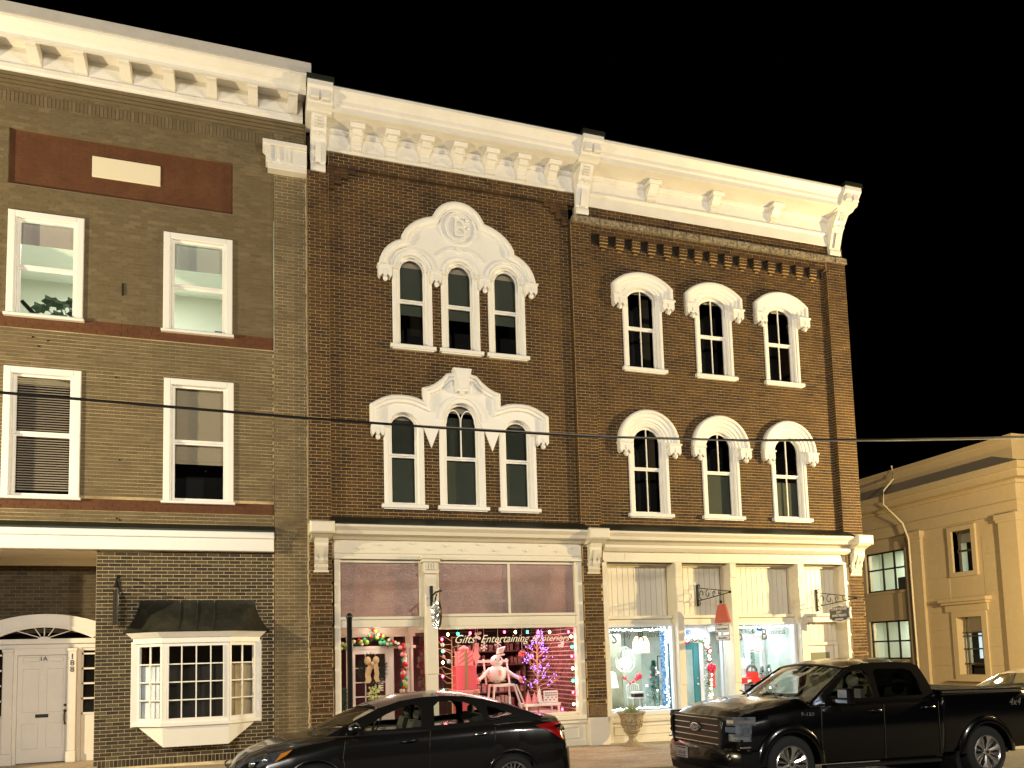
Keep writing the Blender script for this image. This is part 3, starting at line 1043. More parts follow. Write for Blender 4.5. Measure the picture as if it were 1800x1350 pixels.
def bay_side(p, q, n, name, zlo=.88, zhi=2.20):
    """glazed face from p to q (xy), n panes across, four rows"""
    P, Q = Vector((p[0], p[1], 0)), Vector((q[0], q[1], 0))
    d = (Q - P).normalized()
    nrm = Vector((d.y, -d.x, 0))
    L = (Q - P).length

    def bx(mb, a, c, z0, z1, t0, t1):
        vs = []
        for z in (z0, z1):
            for (s, t) in ((a, t0), (c, t0), (c, t1), (a, t1)):
                v = P + d * s + nrm * t
                vs.append((v.x, v.y, z))
        mb.add(vs, [(0, 1, 5, 4), (1, 2, 6, 5), (2, 3, 7, 6), (3, 0, 4, 7), (4, 5, 6, 7), (3, 2, 1, 0)])
    e = .07 if n > 2 else .05
    fr = MB()
    bx(fr, 0, e, .80, 2.26, -.04, .012)
    bx(fr, L - e, L, .80, 2.26, -.04, .012)
    bx(fr, e, L - e, .80, zlo, -.04, .010)
    bx(fr, e, L - e, zhi - .0, 2.26, -.04, .010)
    if n > 2:
        bx(fr, e + .005, e + .035, zlo, zhi, -.02, .03)
        bx(fr, L - e - .035, L - e - .005, zlo, zhi, -.02, .03)
    f = obj('window_frame', fr, M['trim'], bay)
    wv = (L - 2 * e) / n
    hv = (zhi - zlo) / 4
    mu = MB()
    for i in range(1, n):
        bx(mu, e + i * wv - .011, e + i * wv + .011, zlo, zhi, -.025, .004)
    for k in range(1, 4):
        bx(mu, e, L - e, zlo + k * hv - .011, zlo + k * hv + .011, -.024, .005)
    obj('glazing_bars', mu, M['trim'], bay)
    for i in range(n):
        for k in range(4):
            a = P + d * (e + i * wv + .011) - nrm * .012
            c = P + d * (e + (i + 1) * wv - .011) - nrm * .012
            z0, z1 = zlo + k * hv + .011, zlo + (k + 1) * hv - .011
            obj('pane', MB().add([(a.x, a.y, z0), (c.x, c.y, z0), (c.x, c.y, z1), (a.x, a.y, z1)], [(0, 1, 2, 3)]), M['glass'], bay)


bay_side((TL, -.03), (KL, BD), 2, 'left')
bay_side((KL, BD), (KR, BD), 4, 'front')
bay_side((KR, BD), (TR, -.03), 2, 'right')


def bay_ring(o, z0, z1, o2=None):
    o2 = o if o2 is None else o2
    r = lambda k, z: [(-2.2 - k, .05, z), (-2.2 - k, -.03 - k * .3, z), (KL - k * .5, BD - k, z), (KR + k * .5, BD - k, z), (-.04 + k, -.03 - k * .3, z), (-.04 + k, .05, z)]
    return MB().loft([r(o, z0), r(o2, z1)])


obj('sill', bay_ring(.05, .74, .80), M['trim'], bay)
obj('head', bay_ring(.04, 2.26, 2.36), M['trim'], bay)
obj('cornice', bay_ring(.06, 2.36, 2.46, .16), M['trim'], bay)
bs = MB()
a = [(-2.17, 0, .74), (KL, BD, .74), (KR, BD, .74), (-.07, 0, .74)]
c = [(KL + .01, BD + .06, .36), (KR - .01, BD + .06, .36), (KL + .01, 0, .33), (KR - .01, 0, .33)]
bs.add(a + c, [(0, 1, 4), (0, 4, 6), (1, 2, 5, 4), (2, 3, 5), (3, 7, 5), (4, 5, 7, 6)])
obj('base', bs, M['trim'], bay)
bb = MB()
bb.box(TL + .02, TR - .02, .9, .93, .5, 2.4)
obj('room_wall', bb, mat('dim_room_wall', (.05, .045, .035), .9), bay)
bb = MB()
bb.add([(-2.1, .1, .8), (-1.72, -.3, .8), (-1.72, -.3, 2.25), (-2.1, .1, 2.25)], [(0, 1, 2, 3)])
obj('curtain', MB().add([(-2.12, .06, .82), (-1.76, -.24, .82), (-1.76, -.24, 1.86), (-2.12, .06, 1.86)], [(0, 1, 2, 3)]), mat('pale_curtain', (.75, .82, .9), .9, noise=(5, .8, (.4, .5, .62)), stretch=(1, 1, .3)), bay)
obj('curtain', MB().add([(-.5, -.2, .82), (-.14, .06, .82), (-.14, .06, 1.86), (-.5, -.2, 1.86)], [(0, 1, 2, 3)]), mat('beige_curtain', (.5, .42, .28), .9, noise=(5, .8, (.25, .2, .12)), stretch=(1, 1, .3)), bay)
# concave metal roof
rings = []
for i in range(8):
    t = i / 7
    k = t ** 1.9
    z = 3.07 - .60 * t
    xo = .0 + .28 * k
    yo = .01 - (-BD + .18) * (0.12 + .88 * t ** 1.4) if t > 0 else -.06
    rings.append([(-2.20 - xo + .05, .02, z), (-2.14 - xo * .9, -.03 - .03 * t, z), (KL - .32 + .22 * t, yo, z), (KR + .32 - .22 * t, yo, z), (-.10 + xo * .9, -.03 - .03 * t, z), (-.04 + xo - .05, .02, z)])
rf = MB().loft(rings, close=False)
roof = obj('roof', rf, M['copper'], bay, smooth=50)
for x in (-1.42, -1.12, -.82):
    pts = []
    for i in range(8):
        t = i / 7
        pts.append((x, (.01 - (-BD + .18) * (0.12 + .88 * t ** 1.4) if t > 0 else -.06) - .012, 3.07 - .60 * t))
    obj('roof_seam', MB().tube(pts, .016, 6), M['copper'], bay)
# hanging blade sign left of the bay
bsn = thing('blade_sign', 'narrow black hanging shop sign with white emblem on the brown brick wall', 'sign', (-2.50, -.2, 2.6))
SX = lambda y: -2.585 - .30 * y
sg = MB().prism_z([(SX(-.03) - .012, -.03), (SX(-.47) - .012, -.47), (SX(-.47) + .012, -.47), (SX(-.03) + .012, -.03)], 2.62, 3.26)
obj('board', sg, M['black'], bsn)
fr = MB()
fr.tube([(-2.50, -.02, 3.52), (-2.50, -.10, 3.54), (-2.50, -.24, 3.45), (-2.50, -.45, 3.30)], .013, 6)
fr.tube([(-2.50, -.02, 3.33), (-2.50, -.50, 3.31)], .014, 6)
fr.tube([(-2.50, -.05, 3.33), (-2.50, -.16, 3.42), (-2.50, -.26, 3.33), (-2.50, -.16, 3.36)], .011, 6)
fr.box(-2.515, -2.485, .0, .02, 3.22, 3.56)
obj('bracket', fr, M['iron'], bsn)
cr_ = mat('sign_cream', (.75, .72, .62), .5)
em = MB()
ring_pts = [(SX(-.25 + .12 * math.cos(2 * PI * i / 16)) + .016, -.25 + .12 * math.cos(2 * PI * i / 16), 3.10 + .10 * math.sin(2 * PI * i / 16)) for i in range(14)]
em.tube(ring_pts, .02, 6)
for y0_, z0_, y1_, z1_ in ((-.14, 3.08, -.14, 2.94), (-.14, 2.98, -.36, 2.86), (-.36, 2.99, -.14, 2.86)):
    em.tube([(SX(y0_) + .016, y0_, z0_), (SX(y1_) + .016, y1_, z1_)], .018, 6)
for z0_, z1_ in ((2.73, 2.82), (2.65, 2.70)):
    em.prism_z([(SX(-.09) + .012, -.09), (SX(-.41) + .012, -.41), (SX(-.41) + .018, -.41), (SX(-.09) + .018, -.09)], z0_, z1_)
obj('emblem', em, cr_, bsn)

# ================================================================== RED BRICK BUILDINGS
RB = gz(4)
ROWZ0, ROWZ1 = 4.62, 12.35
bl = thing('monogram_brick_building', 'dark red brick shop building with a white monogram crest over three narrow windows', 'building', (4.0, 0, 0))
br = thing('hooded_window_brick_building', 'dark red brick corner building with six white hooded arched windows above the lamp shop', 'building', (10.9, 0, 0))
CL = 4.18
T1X = (3.135, 4.205, 5.275)
T2 = ((2.90, .29, .14, 6.85, .20), (4.17, .37, .14, 6.98, .38), (5.44, .29, .14, 6.85, .20))
opsL = [(x - .33, x + .33, 8.52, 10.60) for x in T1X]
opsL += [(T2[0][0] - .34, T2[0][0] + .34, 5.05, 7.1), (T2[1][0] - .42, T2[1][0] + .42, 5.05, 7.38), (T2[2][0] - .34, T2[2][0] + .34, 5.05, 7.1)]
brick_wall(bl, 1.38, 6.86, ROWZ0, 12.30, 0.0, .2127, .0702, opsL, M['brick'], M['mortar'], singles=230, single_zone=lambda x, z: z < 9.2, jit=.003)
brick_wall(bl, .94, 1.38, ROWZ0, 12.1, -.10, .2127, .0702, [], M['brick'], M['mortar'], singles=40, thick=.2, name='pilaster', off=.06, jit=.003, single_zone=lambda x, z: z < 8)
brick_wall(bl, 1.38, 7.1, 12.30, 12.66, -.07, .2127, .0702, [], M['brick'], M['mortar'], thick=.17, name='corbelled_band', jit=.003)
UX = (8.685, 10.64, 12.62)
opsR = [(x - .42, x + .42, 8.52, 10.62) for x in UX] + [(x - .42, x + .42, 5.03, 7.15) for x in UX]
brick_wall(br, 7.36, 14.07, ROWZ0 - .02, 11.70, 0.0, .2127, .0702, opsR, M['brick'], M['mortar'], singles=200, jit=.003, single_zone=lambda x, z: z < 9.2)
brick_wall(br, 7.36, 14.07, 11.70, 11.86, -.10, .2127, .0702, [], M['brick'], M['mortar'], thick=.2, name='corbelled_band', jit=.003)
brick_wall(br, 6.86, 7.36, ROWZ0 - .02, 11.86, -.12, .2127, .0702, [], M['brick'], M['mortar'], singles=50, thick=.22, name='pilaster', off=.1, jit=.003, single_zone=lambda x, z: z < 9)
brick_wall(br, 14.07, 14.66, ROWZ0 - .02, 11.86, -.14, .2127, .0702, [], M['brick'], M['mortar'], singles=40, thick=.24, name='pilaster', off=.02, jit=.003, single_zone=lambda x, z: z < 9)
brick_wall(br, 7.1, 14.66, 12.02, 12.34, -.06, .2127, .0702, [], M['brick'], M['mortar'], thick=.16, name='corbelled_band', jit=.003)


def side_bricks(parent, x, y0, y1, z0, z1, H=.0702):
    f = MB()
    n = int((z1 - z0) / H)
    for r in range(n):
        z = z0 + r * H
        f.box(x - .006 - rnd.uniform(0, .004), x + .002, y0 + .004, y1 - .002, z + .006, z + H - .006, tone=rnd.random())
    obj('edge_brickwork', f, M['brick'], parent, kind='stuff')


side_bricks(br, 6.86, -.12, 0, ROWZ0, 11.86)
side_bricks(br, 14.07, -.14, 0, ROWZ0, 11.70)
side_bricks(bl, .94, -.10, -.05, ROWZ0, 12.1)
for (p_, x0, x1, y0, z) in ((bl, 1.38, 7.1, -.075, 12.30), (br, 7.36, 14.07, -.105, 11.70), (br, 7.1, 14.66, -.065, 12.02)):
    obj('band_underside', MB().box(x0, x1, y0, 0, z - .012, z + .001, tone=.3), M['brick'], p_)
# worn stone string course
b = MB()
x = 6.9
while x < 14.68:
    w_ = rnd.uniform(.25, .7)
    x2 = min(x + w_, 14.70)
    b.bbox(x + .003, x2 - .003, -.20 - rnd.uniform(0, .015), .1, 11.865, 12.015 - rnd.uniform(0, .012), .012)
    x = x2
obj('stone_course', b, M['stone_band'], br)
# brick corbel table
src = None
for k in range(16):
    x = 7.73 + .4265 * k - .015
    if x > 14.0:
        break
    if src is None:
        b = MB()
        for i, (d, hw) in enumerate(((.045, .055), (.075, .10), (.10, .11), (.10, .11), (.10, .11))):
            z = 11.345 + .0702 * i
            b.mi = 0
            if hw > .1 and i % 2:
                b.box(x - hw, x - .006, -d, .0, z + .007, z + .0632, tone=.15 + .17 * i)
                b.box(x + .006, x + hw, -d, .0, z + .007, z + .0632, tone=.65)
            else:
                b.box(x - hw, x + hw, -d, .0, z + .007, z + .0632, tone=.1 + .17 * i)
            b.mi = 1
            b.box(x - hw + .006, x + hw - .006, -d + .006, .0, z, z + .0702)
        src = obj('brick_corbel', b, [M['brick'], M['mortar']], br, org=(x, -.05, 11.345))
    else:
        linked(src, br, (x, -.05, 11.345))
for k in range(17):  # near-black boxes paint the deep shade between the corbels
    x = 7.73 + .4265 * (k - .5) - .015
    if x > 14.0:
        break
    obj('corbel_gap_shade', MB().box(x - .095, x + .095, -.012, 0, 11.47, 11.70, tone=.0), mat('painted_shade_brick', (.010, .006, .003), .9) if k == 0 else bpy.data.materials['painted_shade_brick'], br)
# stepped bricks in the upper corners
for parent, pts in ((bl, [(1.42, 11.78), (1.57, 11.92), (1.72, 12.06), (1.87, 12.18)]), (bl, [(6.74, 11.78), (6.60, 11.92), (6.46, 12.06), (6.32, 12.18)])):
    for i, (x, z) in enumerate(pts):
        b = MB()
        for j_ in range(int((12.30 - z) / .0702)):
            b.box(x - .075, x + .075, -.085 + .012 * (i % 2), 0, z + .0702 * j_ + .006, z + .0702 * j_ + .0652, tone=rnd.random())
        b.box(x - .07, x + .07, -.06, 0, z, 12.3)
        obj('stepped_corbel', b, M['brick'], parent)
# body of the buildings behind the front
b = MB().box(.95, 6.98, .95, 12, RB - .3, 13.3)
obj('party_wall', MB().box(.96, 1.02, .12, 12, 4.7, 13.0), M['brick'], bl)
obj('rear_block', MB().box(1.0, 7.0, 4.5, 12, -.3, 13.2), M['brick'], bl)
obj('side_wall', MB().box(14.50, 14.655, .10, 12, -.4, 13.1), M['brick'], br)
obj('rear_block', MB().box(7.1, 14.48, 4.6, 12, -.4, 13.2), M['brick'], br)
obj('rear_block', MB().box(-7.2, .9, 4.6, 12, -.3, 13.6), M['brick_grey'], gb)
obj('roof', MB().box(1.02, 7.05, .1, 4.6, 13.2, 13.3), M['roofmetal'], bl)
obj('roof', MB().box(7.1, 14.6, .1, 4.6, 13.2, 13.3), M['roofmetal'], br)
obj('roof', MB().box(-7.2, .9, .1, 4.6, 13.5, 13.6), M['roofmetal'], gb)

# ---- windows
names = ('left', 'middle', 'right')
for i, x in enumerate(T1X):
    window_arch(bl, x, .295, .14, 8.54, 10.22, .32, 9.56, 'plain', [(9.3, 10.38, 'shade_green'), (10.38, 10.6, 'shade_cream')])
for i, (x, g, cw, zs, h) in enumerate(T2):
    window_arch(bl, x, g, cw, 5.07, zs, h, 6.14, 'gothic' if i == 1 else 'plain',
                [(6.1, zs + .1, 'shade_dark'), (5.07, 6.1, 'shade_green')] + ([(zs + .1, zs + h, 'shade_cream')] if i != 1 else [(7.18, 7.4, 'shade_cream')]))
for i, x in enumerate(UX):
    window_arch(br, x, .375, .15, 8.54, 10.33, .20, 9.55, 'cross', [(10.44, 10.6, 'shade_cream')] if i != 0 else [(10.46, 10.6, 'shade_cream')])
    window_arch(br, x, .375, .15, 5.05, 6.76, .375, 6.13, 'cross_top' if i == 1 else 'cross',
                [(5.05, 6.1, 'shade_green')] if i == 1 else ([(5.05, 6.0, 'shade_green')] if i == 2 else []))

# ---- hoods of the right building
HP = [(0, .04), (0, -.12), (-.035, -.155), (-.085, -.155), (-.105, -.115), (-.17, -.105), (-.19, -.075), (-.26, -.065), (-.28, -.03), (-.28, .04)]


def hood(parent, cx, line, pend):
    b = MB().sweep(line, HP)
    o = obj('window_hood', b, M['trim'], parent, smooth=30)
    for (x, z, w_) in pend:
        pendant(o, x, z, w_)
    return o


for x in UX:
    line = [(x - .80, 10.25), (x - .80, 10.55)] + list(reversed(seg(x - .80, x + .80, 10.55, .33, 14)))[1:-1] + [(x + .80, 10.55), (x + .80, 10.25)]
    h_ = hood(br, x, line, [(x - .645, 10.25, .31), (x + .645, 10.25, .31)])
    line = list(reversed(arc(x, 6.72, .80, .80, 0, PI, 22)))
    h_ = hood(br, x, line, [(x - .645, 6.72, .31), (x + .645, 6.72, .31)])
    # infill plate between hood and casing
    b = MB()
    o1 = [(x + .53, 10.26), (x + .53, 10.6)] + seg(x - .53, x + .53, 10.6, .14, 8)[1:-1] + [(x - .53, 10.6), (x - .53, 10.26)]
    i1 = [(x - .38, 10.26), (x - .38, 10.33)] + list(reversed(seg(x - .38, x + .38, 10.33, .2, 8)))[1:-1] + [(x + .38, 10.33), (x + .38, 10.26)]
    b.prism(o1 + i1, -.02, .02)
    obj('hood_plate', b, M['trim'], h_)

# ---- monogram crest (upper group of the left building)
hl = []
for a in range(180, 107, -9):
    hl.append((-1.045 + .725 * math.cos(math.radians(a)), 10.17 + .725 * math.sin(math.radians(a))))
hl += [(-1.27, 10.94), (-1.19, 11.09), (-1.08, 11.215), (-.95, 11.32), (-.78, 11.41), (-.59, 11.47)]
top = [(.60 * math.cos(math.radians(a)), 11.30 + .60 * math.sin(math.radians(a))) for a in range(155, 24, -10)]
outl = [(CL + x, z) for x, z in hl] + [(CL + x, z) for x, z in top] + [(CL - x, z) for x, z in reversed(hl)]
b = MB()
bot = []
for x in T1X[::-1]:
    bot += [(x + .31, 10.21)] + seg(x - .31, x + .31, 10.24, .32, 12)[1:-1] + [(x - .31, 10.21)]
b.prism([(p[0], max(p[1], 10.21)) for p in reversed(outl)][::1] and ([(outl[0][0] + .02, 10.21)] + outl[1:-1] + [(outl[-1][0] - .02, 10.21)] + bot), -.055, .03)
crest = obj('crest', b, M['trim'], bl)
b = MB().sweep(outl, [(0.01, .03), (0.01, -.12), (-.03, -.155), (-.08, -.155), (-.10, -.12), (-.15, -.11), (-.17, -.06), (-.17, .03)])
obj('crest_moulding', b, M['trim'], crest, smooth=30)
b = MB()
for x, r, zc in ((T1X[0], .50, 10.22), (T1X[1], .66, 10.22), (T1X[2], .50, 10.22)):
    b.sweep(list(reversed(arc(x, zc, r, r, math.radians(8 if r < .6 else 38), math.radians(172 if r < .6 else 142), 18))), [(0, -.05), (-.01, -.085), (-.045, -.085), (-.055, -.05)], caps=True)
    b.sweep(list(reversed(arc(x, zc, .43, .43, 0, PI, 18))), [(0, -.05), (-.01, -.075), (-.03, -.075), (-.04, -.05)])
obj('crest_arches', b, M['trim'], crest, smooth=30)
b = MB().sweep(arc(CL, 11.33, .43, .41, 0, 2 * PI, 28), [(0, -.05), (.01, -.09), (.03, -.09), (.045, -.05)])
b.bbox(CL - .05, CL + .05, -.11, -.05, 10.76, 10.86, .01)
obj('roundel', b, M['trim'], crest, smooth=30)
b = MB().sweep(arc(CL - .02, 11.33, .24, .30, math.radians(48), math.radians(312), 20), [(-.04, -.055), (-.03, -.10), (.03, -.10), (.04, -.055)])
b.ball((CL + .19, -.07, 11.52), .045, 8, 5)
b.ball((CL + .22, -.07, 11.34), .035, 8, 5)
b.ball((CL + .13, -.08, 11.37), .04, 8, 5)
obj('monogram_letter', b, M['trim'], crest)
t_ = text('monogram_letter', 'B', .58, (CL + .03, -.055, 11.125), RF, M['trim'], crest, ext=.05)
for x, w_ in ((2.535, .29), (3.645, .23), (4.74, .23), (5.83, .29)):
    pendant(crest, x, 10.22, w_)

# ---- keystone crest (lower group)
hl = [(-1.98, 6.72), (-1.98, 7.16), (-1.84, 7.25), (-1.69, 7.33), (-1.52, 7.385), (-1.36, 7.40), (-1.18, 7.395), (-1.02, 7.37), (-.86, 7.31), (-.86, 7.60), (-.72, 7.64), (-.59, 7.71), (-.45, 7.82), (-.33, 7.95), (-.20, 7.98)]
C2 = 4.17
outl = [(C2 + x, z) for x, z in hl] + [(C2 - x, z) for x, z in reversed(hl)]
half = [(-.68, 6.32), (-.50, 6.78), (-.375, 6.98)]
lefth = [(-1.98, 6.72), (-1.57, 6.72), (-1.57, 6.86)] + [(-1.27 - p, z) for p, z in [(x - 0, z) for x, z in seg(-.30, .30, 6.86, .20, 8)]][1:-1] + [(-.97, 6.86), (-.86, 6.78)] + half
mid = [(x, z) for x, z in reversed(arc(0, 6.98, .375, .375, 0, PI, 14))][1:-1]
bottom = [(C2 + x, z) for x, z in lefth] + [(C2 + x, z) for x, z in mid] + [(C2 - x, z) for x, z in reversed(lefth)]
poly = list(reversed(outl))[0:0] + bottom + list(reversed(outl))[1:-1]
b = MB().prism(poly, -.055, .03)
crest2 = obj('crest', b, M['trim'], bl)
b = MB().sweep(outl, [(0.01, .03), (0.01, -.12), (-.03, -.155), (-.07, -.155), (-.09, -.115), (-.14, -.105), (-.16, -.06), (-.16, .03)])
obj('crest_moulding', b, M['trim'], crest2, smooth=30)
b = MB()
b.prism([(C2 - .12, 7.57), (C2 + .12, 7.57), (C2 + .205, 8.08), (C2 - .205, 8.08)], -.20, .0)
b.prism([(C2 - .09, 7.62), (C2 + .09, 7.62), (C2 + .15, 8.03), (C2 - .15, 8.03)], -.225, -.20)
b.prism([(C2 - .06, 7.57), (C2, 7.50), (C2 + .06, 7.57)], -.18, 0)
obj('keystone', b, M['trim'], crest2)
b = MB().sweep(list(reversed(arc(C2, 6.95, .52, .55, 0, PI, 20))), [(0, -.05), (-.01, -.08), (-.05, -.08), (-.06, -.05)])
obj('crest_arches', b, M['trim'], crest2, smooth=30)
for x in (2.335, 6.0):
    pendant(crest2, x, 6.76, .27)

# ---- roof cornice
CRP = [(.1, 13.08), (-.64, 13.09), (-.68, 13.10), (-.68, 13.20), (-.72, 13.23), (-.73, 13.30), (-.80, 13.38), (-.84, 13.42), (-.86, 13.44), (-.86, 13.50), (.1, 13.50)]


def bed(y, z):
    return [(.05, z), (-.10, z), (-.13, z + .03), (-.13, z + .06), (.05, z + .06)]


b = MB().prism_x(CRP, 1.30, 6.92)
c1 = obj('cornice', b, M['white'], bl)
b = MB()
b.bbox(1.33, 7.05, -.08, .08, 12.66, 13.08, .004)
b.bbox(1.33, 7.03, -.11, .08, 12.60, 12.665, .008)
b.prism_x([(.05, 12.99), (-.10, 12.99), (-.15, 13.03), (-.15, 13.08), (.05, 13.08)], 1.33, 7.03)
obj('frieze', b, M['white'], c1)
b = MB().prism_x([(.1, 13.502), (-.85, 13.502), (-.85, 13.53), (-.74, 13.60), (.1, 13.64)], 1.30, 6.92)
obj('metal_cap', b, M['roofmetal'], c1)
prof = [(-.08, 12.665), (-.17, 12.665), (-.18, 12.75), (-.15, 12.77), (-.15, 12.80), (-.22, 12.83), (-.27, 12.88), (-.36, 12.95), (-.44, 12.99), (-.47, 13.02), (-.47, 13.07), (-.08, 13.07)]
src = None
for k in range(7):
    x = 1.96 + .742 * k
    if src is None:
        b = MB()
        b.prism_x([(y, z) for y, z in prof if z < 12.96] + [(-.40, 12.985), (-.08, 12.985)], x - .10, x + .10)
        b.prism_x([(-.08, 12.985), (-.45, 12.985), (-.48, 13.02), (-.48, 13.075), (-.08, 13.075)], x - .15, x + .15)
        b.prism([(x - .15, 12.985), (x + .15, 12.985), (x + .1, 12.90), (x - .1, 12.90)], -.33, -.08)
        src = obj('corbel', b, M['white'], bl, org=(x, -.25, 12.66))
    else:
        linked(src, bl, (x, -.25, 12.66))
b = MB().prism_x(CRP, 7.40, 14.16)
c2 = obj('cornice', b, M['white'], br)
b = MB()
b.bbox(7.3, 14.2, -.08, .08, 12.34, 13.08, .004)
b.prism_x([(.05, 12.60), (-.09, 12.60), (-.13, 12.64), (-.13, 12.67), (-.09, 12.70), (.05, 12.70)], 7.3, 14.2)
b.prism_x([(.05, 12.98), (-.10, 12.98), (-.16, 13.02), (-.16, 13.08), (.05, 13.08)], 7.3, 14.2)
obj('frieze', b, M['white'], c2)
b = MB().prism_x([(.1, 13.502), (-.85, 13.502), (-.85, 13.53), (-.74, 13.60), (.1, 13.64)], 7.40, 14.16)
obj('metal_cap', b, M['roofmetal'], c2)
src = None
for x in (8.98, 10.73, 12.49):
    if src is None:
        b = MB()
        b.prism_x([(-.08, 12.70), (-.19, 12.70), (-.20, 12.78), (-.17, 12.80), (-.24, 12.84), (-.32, 12.92), (-.37, 12.99), (-.08, 12.99)], x - .11, x + .11)
        b.prism_x([(-.08, 12.99), (-.40, 12.99), (-.43, 13.02), (-.43, 13.075), (-.08, 13.075)], x - .16, x + .16)
        src = obj('corbel', b, M['white'], br, org=(x, -.25, 12.7))
    else:
        linked(src, br, (x, -.25, 12.7))


def roof_bracket(parent, x, w=.32):
    b = MB()
    hw = w / 2
    b.prism_x([(.05, 12.08), (-.15, 12.08), (-.17, 12.12), (-.17, 12.20), (-.14, 12.24), (-.20, 12.42), (-.26, 12.60), (-.30, 12.70), (-.36, 12.74), (-.36, 12.80), (-.44, 12.90), (-.52, 13.0), (-.54, 13.08), (.05, 13.08)], x - hw, x + hw)
    # raised fillets on the face
    b.prism_x([(-.19, 12.24), (-.24, 12.42), (-.30, 12.60), (-.30, 12.55), (-.20, 12.24)], x - .06, x + .06)
    for i in range(4):
        z = 12.86 + .045 * i
        b.box(x - .075, x + .075, -.47 - .03 * i, -.38 - .03 * i, z, z + .02)
    b.ball((x, -.36, 12.77), .04, 6, 4)
    for s in (-1, 1):
        b.tube([(x + s * hw, -.12, 12.30), (x + s * hw, -.2, 12.55), (x + s * hw, -.30, 12.72), (x + s * hw, -.26, 12.84), (x + s * hw, -.20, 12.78)], .014, 5)
    # block crowning the bracket
    b.prism_x([(.1, 13.06), (-.60, 13.06), (-.66, 13.10), (-.78, 13.12), (-.80, 13.20), (-.84, 13.28), (-.92, 13.38), (-.94, 13.40), (-.94, 13.50), (.1, 13.50)], x - .25, x + .25)
    b.bbox(x - .20, x - .02, -.90, -.82, 13.16, 13.36, .02)
    b.bbox(x + .02, x + .20, -.90, -.82, 13.16, 13.36, .02)
    o = obj('bracket', b, M['white'], parent, smooth=30)
    obj('metal_cap', MB().box(x - .27, x + .27, -.97, .1, 13.502, 13.60), M['roofmetal'], o)
    return o


roof_bracket(bl, 1.165, .30)
roof_bracket(br, 7.16, .32)
roof_bracket(br, 14.37, .34)

# ================================================================== SHOPFRONTS
SW = M['storewhite']
SCP = [(.05, 4.30), (-.12, 4.30), (-.16, 4.33), (-.20, 4.36), (-.34, 4.38), (-.36, 4.45), (-.42, 4.50), (-.44, 4.52), (-.44, 4.56), (.05, 4.56)]


def shop_bracket(parent, x, w=.26):
    b = MB()
    hw = w / 2
    b.bbox(x - .24, x + .24, -.54, .0, 4.36, 4.60, .03)
    b.prism_x([(0, 4.28), (-.30, 4.28), (-.36, 4.31), (-.46, 4.35), (-.46, 4.37), (0, 4.37)], x - .20, x + .20)
    b.prism_x([(0, 3.62), (-.10, 3.62), (-.13, 3.68), (-.16, 3.72), (-.13, 3.78), (-.18, 3.86), (-.17, 3.92), (-.24, 4.02), (-.28, 4.14), (-.27, 4.20), (-.32, 4.29), (0, 4.29)], x - hw, x + hw)
    b.prism([(x - hw + .02, 3.63), (x, 3.48), (x + hw - .02, 3.63)], -.09, 0)
    b.bbox(x - hw - .02, x + hw + .02, -.12, 0, 3.62, 3.66, .008)
    b.prism_x([(-.17, 3.80), (-.20, 3.86), (-.19, 3.92), (-.26, 4.02), (-.30, 4.14), (-.25, 4.14)], x - .055, x + .055)
    for s in (-1, 1):
        b.ball((x + s * (hw - .01), -.2, 4.21), .045, 8, 5, sx=.4)
        b.ball((x + s * (hw - .01), -.12, 3.74), .045, 8, 5, sx=.4)
    return obj('bracket', b, SW, parent, smooth=30)


for parent, x0, x1 in ((bl, 1.40, 6.94), (br, 7.38, 14.18)):
    b = MB().prism_x(SCP, x0, x1)
    if parent is br:
        b.prism_x([(.05, 4.14), (-.13, 4.14), (-.18, 4.18), (-.22, 4.22), (-.22, 4.28), (.05, 4.28)], x0, x1)
    obj('shop_cornice', b, SW, parent)
    obj('flashing', MB().prism_x([(-.42, 4.562), (-.42, 4.585), (-.10, 4.76), (-.012, 4.78), (-.012, 4.562)], x0 - .05, x1), M['roofmetal'], parent)
shop_bracket(bl, 1.17, .26)
shop_bracket(br, 7.13, .28)
shop_bracket(br, 14.40, .32)
# filler behind cornice to wall
for parent, x0, x1 in ((bl, .94, 6.9), (br, 6.9, 14.65)):
    obj('bressummer', MB().box(x0, x1, .0, .2, 3.92, 4.63), SW, parent)


def pier(parent, x0, x1, zb, yf=-.10, soot=False):
    """brick pier with rusticated bands"""
    z = zb
    k = 0
    while z < 4.28:
        h = .37
        z1 = min(z + h, 4.30)
        brick_wall(parent, x0, x1, z, z1, yf, .2127, .0702, [], M['brick'], M['mortar'], thick=.2, name='pier', off=.07 * (k % 3), jit=.004)
        if z1 < 4.2:
            obj('recessed_course', MB().box(x0 + .01, x1 - .01, yf + .045, .1, z1, z1 + .06), M['stone'], parent)
        z = z1 + .06
        k += 1


pier(bl, .95, 1.39, gz(1.2) + .5)
obj('pier_base', MB().bbox(.94, 1.40, -.14, .1, gz(1.2) - .05, gz(1.2) + .5, .015), M['stone'], bl)
pier(br, 6.88, 7.34, .43)
obj('pier_base', MB().bbox(6.87, 7.36, -.17, .1, gz(7) - .05, .43, .015), SW, br)
obj('base_stone', MB().bbox(6.89, 7.33, -.125, .08, .435, .70, .02), M['stone'], br)
pier(br, 14.18, 14.62, gz(14) + .3)

